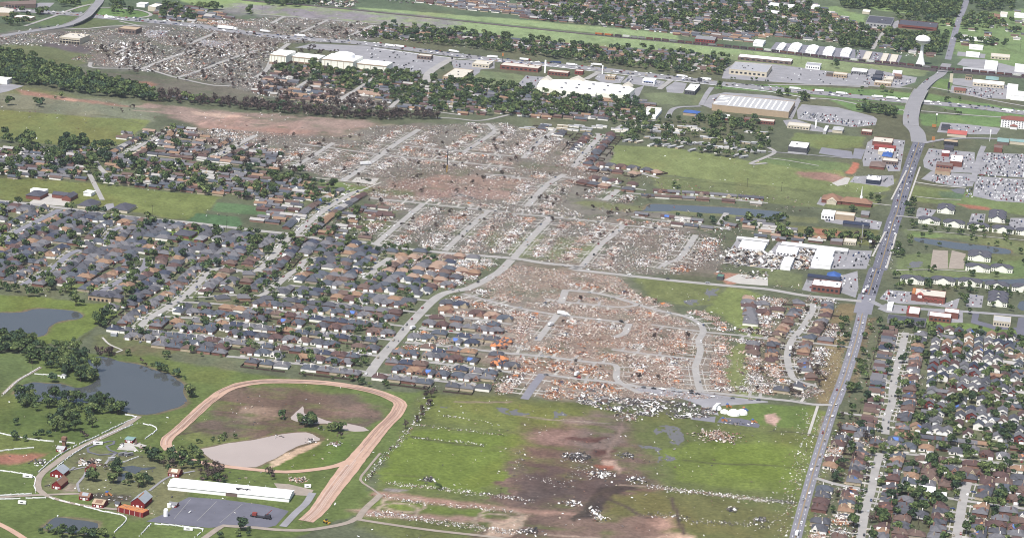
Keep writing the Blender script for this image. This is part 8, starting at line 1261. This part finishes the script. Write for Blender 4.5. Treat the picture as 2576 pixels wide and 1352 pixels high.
# goods train
RAILP_ = [p for p in RAILP]; i0 = min(range(len(RAILP_)), key=lambda i: abs(proj(RAILP_[i])[0]-(1288+835/4)))
cum = [0.]
for a, b in zip(RAILP_[i0:-1], RAILP_[i0+1:]): cum.append(cum[-1]+math.hypot(b[0]-a[0], b[1]-a[1]))
RC = dict(maroon=(104, 72, 80), dark=(78, 66, 74), white=(226, 226, 220), rust=(128, 84, 74), orange=(206, 110, 56), grey=(150, 148, 150)); RMAT = {k: mat('wagon_'+k, v, .7, .15, .5) for k, v in RC.items()}
pos, k = 8., 0
while pos < cum[-1]-9:
    i = min(int(np.searchsorted(cum, pos))-1, len(cum)-2); a, b = RAILP_[i0+i], RAILP_[i0+i+1]; t = (pos-cum[i])/(cum[i+1]-cum[i] or 1)
    x, y, z = [a[j]+(b[j]-a[j])*t for j in range(3)]; an = math.atan2(b[1]-a[1], b[0]-a[0])
    col = 'orange' if k < 2 else rnd.choice(('white', 'grey')) if (k in (3, 4, 9, 14, 21, 34, 41) or rnd.random() < .07) else rnd.choice(('maroon', 'maroon', 'dark', 'rust'))
    L = 18 if k < 2 else 14.6
    o = root('locomotive' if k < 2 else 'goods_wagon', x, y, (f'{ordn(k)} orange locomotive at the head of the goods train') if k < 2 else f'{col} goods wagon, {ordn(k-2)} behind the orange locomotives', 'locomotive' if k < 2 else 'wagon', 'goods train on the railway', an, z+.1)
    if k < 2:
        link('body', MB().box(-8.5, 5, -1.4, 1.4, 1.2, 4.2, bottom=True).mesh('body', RMAT['orange']), o); link('cab', MB().box(5, 8.5, -1.5, 1.5, 1.2, 4.7).mesh('cab', RMAT['rust']), o)
    else:
        link('body', MB().box(-6.8, 6.8, -1.5, 1.5, 1.1, 4.3, bottom=True).mesh('body', RMAT[col]), o); link('load', MB().box(-6.5, 6.5, -1.2, 1.2, 4.3, 4.6 if col != 'white' else 4.9).mesh('load', RMAT['white' if col == 'white' else 'dark']), o)
    for s_ in (-1, 1): link('bogie', MB().box(s_*L*.34-1.6, s_*L*.34+1.6, -1.2, 1.2, 0, 1.1).mesh('bogie', TYRE) if s_ < 0 and k == 0 else cached(f'bogie-{s_}{L}', lambda: MB().box(s_*L*.34-1.6, s_*L*.34+1.6, -1.2, 1.2, 0, 1.1), TYRE), o)
    pos += L+1.2; k += 1
print('WAGONS', k)
# mobile homes
def mobile(x, y, an, lb, L=18):
    o = root('mobile_home', x, y, lb, 'mobile home', 'mobile homes beside the green field', an)
    link('wall', cached(f'wall-mob{L}', lambda: MB().box(-L/2, L/2, -2.4, 2.4, .4, 3), rnd.choice((WM['siding'], WM['sand'], WM['greyside']))), o); link('roof', cached(f'roof-mob{L}', lambda: MB().gable(-L/2, L/2, -2.4, 2.4, 3, .7, .25, axis='x'), rnd.choice((C('lgrey'), C('roofc'), C('roofg'), C('lgrey')))), o); link('door', cached('door-mob', lambda: MB().box(-1, 0, -2.5, -2.3, .5, 2.4), DARK), o)
k = 0
for i in range(20):
    if rnd.random() < .2: continue
    x, y = P("21 %f,%f" % (1150+i*66+rnd.uniform(-12, 12), 75+i*8.6+rnd.uniform(-12, 8)))[0]
    if occ(x, y) in (0, 4): mobile(x, y, math.radians(52)+rnd.uniform(-.12, .12), f'white mobile home, {ordn(k)} from the ruins in the slanting row along the green field'); stamp_poly([(x+a, y+b) for a, b in ((-9,-9),(9,-9),(9,9),(-9,9))], 4); k += 1
k = 0
for i in range(19):
    x, y = P("21 %f,%f" % (1380+i*62, 40+i*8.2+rnd.uniform(-10, 8)))[0]
    if occ(x, y) in (0, 4): mobile(x, y, math.radians(40)+rnd.uniform(-.5, .3), f'white mobile home, {ordn(k)} from the ruins in the second row beside the green field'); k += 1
k = 0
for i in range(64):
    u_, v_ = rnd.random(), rnd.random(); x, y = P("20 %f,%f" % ((120+u_*1900, 1265+v_*70) if i < 40 else (1350+u_*1200, 1290+u_*50+v_*(40+u_*130))))[0]
    if occ(x, y) == 0: stamp_poly([(x+a, y+b) for a, b in ((-10,-6),(10,-6),(10,6),(-10,6))], 4); mobile(x, y, RZ+rnd.uniform(-.1, .1), f'pale mobile home among trees, {ordn(k)} placed above the green field'); k += 1
# poles, signs, mast
POLE = mat('pole_wood', (78, 66, 62), .9)
def pole(s, h, lb, r=.25, arm=True, name='utility_pole', m=None):
    x, y = P(s)[0]; o = root(name, x, y, lb, 'pole' if arm else 'mast', None, 0)
    link('shaft', MB().cyl(0, 0, 0, h, r, r*.7, 6).mesh('shaft', m or POLE), o)
    if arm: link('crossarm', MB().box(-1.6, 1.6, -.12, .12, h-1.4, h-1.1, bottom=True).mesh('crossarm', m or POLE), o)
for s, h, lb in (("01 720,770", 20, 'tall dark pole beside the brick hall crossing'), ("01 1530,860", 20, 'tall dark pole at the edge of the green field'), ("01 2280,960", 20, 'tall dark pole beside the green sports turf'), ("02 138,145", 12, 'pale pole in front of the pond fence'), ("02 330,1005", 12, 'weathered pole beside the dark pond wood'), ("21 2365,530", 14, 'lone pole on the lower edge of the green field'), ("31 135,570", 14, 'lone pole near the church meadow'), ("00 1805,30", 18, 'dark pole on the far green field'), ("10 60,140", 18, 'thin dark pole by the railway field'), ("10 2210,330", 16, 'pole on the railway field'), ("30 330,640", 22, 'tall lamp mast in the broad store lot'), ("30 2535,520", 22, 'lamp mast above the workshops'), ("13 2460,960", 12, 'splintered pole on the pasture line'), ("12 2290,760", 11, 'pole among the torn roofs'), ("11 1290,650", 10, 'broken pole at the top of the ruins')): pole(s, h, lb)
x, y = P("11 1920,378")[0]; o = root('radio_mast', x, y, 'tall radio mast in the ruins, yellow below and black above', 'mast', None, 0); link('yellow_base', MB().cyl(0, 0, 0, 11, .8, .8, 8).mesh('yellow_base', mat('mast_yellow', (214, 168, 60))), o); link('black_shaft', MB().cyl(0, 0, 11, 36, .75, .5, 8).mesh('black_shaft', C('dark')), o)
def sign(s, h, w, bh, lb, col='white', post='grey'):
    x, y = P(s)[0]; o = root('pole_sign', x, y, lb, 'sign'); link('post', MB().box(-.4, .4, -.4, .4, 0, h-bh).mesh('post', C(post)), o); link('sign_board', MB().box(-w/2, w/2, -.4, .4, h-bh, h, bottom=True).mesh('sign_board', C(col)), o)
for a in (("20 330,735", 24, 3, 24, 'tall white pylon sign below the highway', 'white', 'white'), ("20 908,745", 16, 2.4, 16, 'shorter white pylon sign by the yellow restaurant', 'white', 'white'), ("30 1840,830", 17, 6, 17, 'white slab sign beside the bridge ramp', 'cream', 'white'), ("30 1812,935", 20, 4, 12, 'dark lattice sign by the diner', 'dark', 'dark'), ("31 940,1090", 26, 2.4, 3, 'thin tall grey sign pole by the storage units', 'grey', 'lgrey'), ("31 1022,1150", 12, 4, 3, 'white topped sign at the storage entrance', 'white', 'dark'), ("31 1655,130", 18, 5, 6, 'orange sign on a brown post by the crossroads', 'orange', 'brown'), ("30 1690,1245", 18, 3, 3, 'thin hotel sign post on the highway grass', 'white', 'dark'), ("30 1670,1285", 6, 7, 5, 'square tan sign beside the crossroads', 'orange', 'brown'), ("30 478,1290", 14, 2.4, 13, 'white pylon in front of the car sales office', 'white', 'white'), ("10 1970,660", 16, 3, 4, 'dark sign by the divided street', 'dark', 'dark'), ("20 1420,870", 14, 2, 4, 'thin white sign by the blue porch restaurant', 'white', 'white'), ("20 1885,860", 14, 8, 7, 'big dark billboard by the brick store', 'dark', 'dark'), ("31 2230,70", 20, 2, 4, 'tall thin white sign behind the dealership', 'white', 'white'), ("10 2480,630", 18, 3, 6, 'yellow and dark sign by the brown shop strip', 'orange', 'dark'), ("32 1205,330", 13, 3, 4, 'red and white filling station sign', 'red', 'white')): sign(*a)
# helicopter on its pad
x, y = P("11 1130,468")[0]; o = root('helicopter', x, y, 'dark military style helicopter parked on the pale concrete pad', 'helicopter', rz=-.35)
link('fuselage', MB().lathe([(.1, -5), (1.4, -4), (1.7, -1), (1.6, 3), (.8, 5), (.45, 7), (.3, 11.5)], 12).mesh('fuselage', C('olive')), o).rotation_euler = (0, -math.pi/2, 0); o.location.z = 1.9
link('cockpit_glass', MB().box(3, 4.4, -1, 1, .2, 1.2).mesh('cockpit_glass', GLASS), o); link('tail_fin', MB().box(-11.8, -10.6, -.15, .15, 0, 2.6).mesh('tail_fin', C('olive')), o); link('rotor_hub', MB().cyl(0, 0, 1.4, 2.3, .5, .4, 8).mesh('rotor_hub', C('dark')), o)
for k in range(4): b = link('rotor_blade', MB().box(.3, 8, -.28, .28, 2.2, 2.35, bottom=True).mesh('rotor_blade', C('dark')), o); b.rotation_euler = (0, 0, k*math.pi/2+.5)
for s_ in (-1, 1): link('landing_wheel', MB().box(.8, 1.6, s_*1.6-.2, s_*1.6+.2, -1.85, -.9).mesh('landing_wheel', TYRE), o)
# machines and small things
x, y = P("13 60,1150")[0]; o = root('crane_lorry', x, y, 'burnt red and black crane lorry on the asphalt lot', 'lorry', None, RZ-.05)
link('chassis', MB().box(-11, 9, -1.4, 1.4, .8, 1.6, bottom=True).mesh('chassis', C('dark')), o); link('cab', MB().box(-9, -5, -1.5, 1.5, 1.6, 4.2).mesh('cab', C('red')), o); link('winch_house', MB().box(3, 8, -1.7, 1.7, 1.6, 4).mesh('winch_house', C('dark')), o); link('boom', MB().beam((4, 0, 3.5), (9, 0, 9), .3).mesh('boom', C('red')), o)
for q in (-8, -5, 2, 5, 8): link('wheel_pair', MB().box(q-.7, q+.7, -1.6, 1.6, 0, 1.3).mesh('wheel_pair', TYRE), o)
x, y = P("13 708,1200")[0]; o = root('wheel_loader', x, y, 'yellow wheel loader beside the end of the racetrack straight', 'loader', None, -.6)
link('body', MB().box(-2.6, 1, -1.3, 1.3, .9, 2.4).mesh('body', mat('loader_yellow', (224, 170, 50))), o); link('cab', MB().box(-1, .6, -.9, .9, 2.4, 3.6).mesh('cab', GLASS), o); link('bucket', MB().box(2.6, 3.8, -1.5, 1.5, .2, 1.3).mesh('bucket', MATS['loader_yellow']), o); link('lift_arm', MB().beam((.8, 0, 1.8), (3, 0, 1), .2).mesh('lift_arm', MATS['loader_yellow']), o)
for a, b in ((-1.8,-1.3),(1.2,-1.3),(1.2,1.3),(-1.8,1.3)): link('wheel', MB().box(a-.7, a+.7, b-.3, b+.3, 0, 1.4).mesh('wheel', TYRE), o)
def caravan(s, lb, L=7, an=0., name='caravan', m=WHITE):
    x, y = P(s)[0]; o = root(name, x, y, lb, name.replace('_', ' '), None, an); link('body', MB().box(-L/2, L/2, -1.2, 1.2, .5, 3, bottom=True).mesh('body', m), o); link('window', MB().box(-L*.2, L*.15, -1.25, -1, 1.6, 2.4).mesh('window', GLASS), o); link('wheel_pair', MB().box(-.5, .5, -1.1, 1.1, 0, .8).mesh('wheel_pair', TYRE), o)
caravan("03 985,415", 'white motorhome left on the farm lawn', 9, .2, 'motorhome'); caravan("03 1235,520", 'first grey roofed wagon on the farm lawn', 9, .7, 'farm_wagon', C('grey')); caravan("03 1295,525", 'second grey roofed wagon on the farm lawn', 9, .7, 'farm_wagon', C('grey')); caravan("03 1130,570", 'third grey wagon beside the farm fence', 8, .5, 'farm_wagon', C('lgrey'))
caravan("03 222,1010", 'overturned white wagon in the lower paddock', 7, 0, 'farm_wagon'); caravan("03 280,745", 'white horse shelter at the paddock corner', 9, -.1, 'shelter'); caravan("03 1895,1275", 'white shelter on the fence below the asphalt lot', 8, 0, 'shelter'); caravan("13 1400,1,1" if 0 else "13 520,845", 'white pickup sized trailer by the gravel turnaround', 6, .1, 'trailer'); caravan("32 960,225" if 0 else "32 1225,250", 'white broken caravan in the supermarket lot', 8, .3)
x, y = P("02 638,1092")[0]; o = root('pond_shed', x, y, 'little white gabled shed beside the dark pond', 'shed'); link('wall', MB().gend(-2.6, 2.6, -2, 2, 0, 2.6, 1.6).mesh('wall', WHITE), o); link('roof', MB().gable(-2.6, 2.6, -2, 2, 2.6, 1.6, .3).mesh('roof', C('lgrey')), o); link('door', MB().box(-.5, .5, -2.1, -1.9, 0, 2).mesh('door', DARK), o)
x, y = P("02 1150,672")[0]; o = root('metal_shed', x, y, 'grey ribbed metal shed with a round roof on the meadow', 'shed'); link('body', MB().box(-3.4, 3.4, -2.5, 2.5, 0, 3).mesh('body', C('steel')), o); link('roof', MB().gable(-3.4, 3.4, -2.5, 2.5, 3, 1, .2, axis='x').mesh('roof', C('lgrey')), o)
x, y = P("23 2230,110")[0]; o = root('inflatable_tent', x, y, 'cluster of white domed tents beside the collapsed school', 'tent')
for a, b, r_ in ((0, 0, 7), (8, 6, 6), (-10, 2, 4.5), (-19, 11, 5)): link('dome', MB().lathe([(r_, 0), (r_*.95, r_*.3), (r_*.7, r_*.62), (r_*.3, r_*.8), (.05, r_*.84)], 14).mesh('dome', WHITE), o).location = (a, b, 0)
for s, lb, cl in (("23 2165,35", 'orange tube of the wrecked play frame', 'orange'), ("23 2330,70", 'blue panel of the wrecked play frame', 'blue'), ("03 1075,920", 'orange and blue play slide in the farm playground', 'orange'), ("23 2420,190", 'orange slide on the black playground', 'orange'), ("23 2120,175", 'yellow climbing frame on the black playground', 'orange')):
    x, y = P(s)[0]; o = root('play_frame', x, y, lb, 'play frame'); link('tower', MB().box(-1.2, 1.2, -1.2, 1.2, 0, 3).mesh('tower', C(cl)), o); link('slide', MB().beam((1, 0, 2.6), (5, 0, .3), .6).mesh('slide', C(cl)), o); link('roof', MB().hip(-1.3, 1.3, -1.3, 1.3, 3.2, 1.4, .2).mesh('roof', C('blue' if cl == 'orange' else 'orange')), o)
x, y = P("33 1625,612")[0]; o = root('small_boat', x, y, 'small white hull with an upright white fin in a back garden', 'boat'); link('hull', MB().lathe([(.1, -7), (1, -5), (1.2, 0), (1, 5), (.2, 7)], 10).mesh('hull', WHITE), o).rotation_euler = (0, math.pi/2, 0); o.location.z = 1.4; link('tail', MB().box(4, 6.5, -.2, .2, .5, 5.6).mesh('tail', WHITE), o)
# ------------------------------------------------------------------ haze over the whole plain
bb = MB().box(-31500, 31500, -6500, 41000, -1, 800, bottom=True); hz = bb.mesh('haze', bpy.data.materials.new('haze_air'))
m = hz.materials[0]; m.use_nodes = True; t = m.node_tree; t.nodes.clear(); out = t.nodes.new('ShaderNodeOutputMaterial'); v = t.nodes.new('ShaderNodeVolumePrincipled')
v.inputs['Color'].default_value = (.8, .89, 1, 1); v.inputs['Density'].default_value = 1.8e-5; v.inputs['Anisotropy'].default_value = 0; t.links.new(v.outputs[0], out.inputs['Volume'])
tag(link('haze', hz), 'thin pale haze over the plain', kind='stuff')
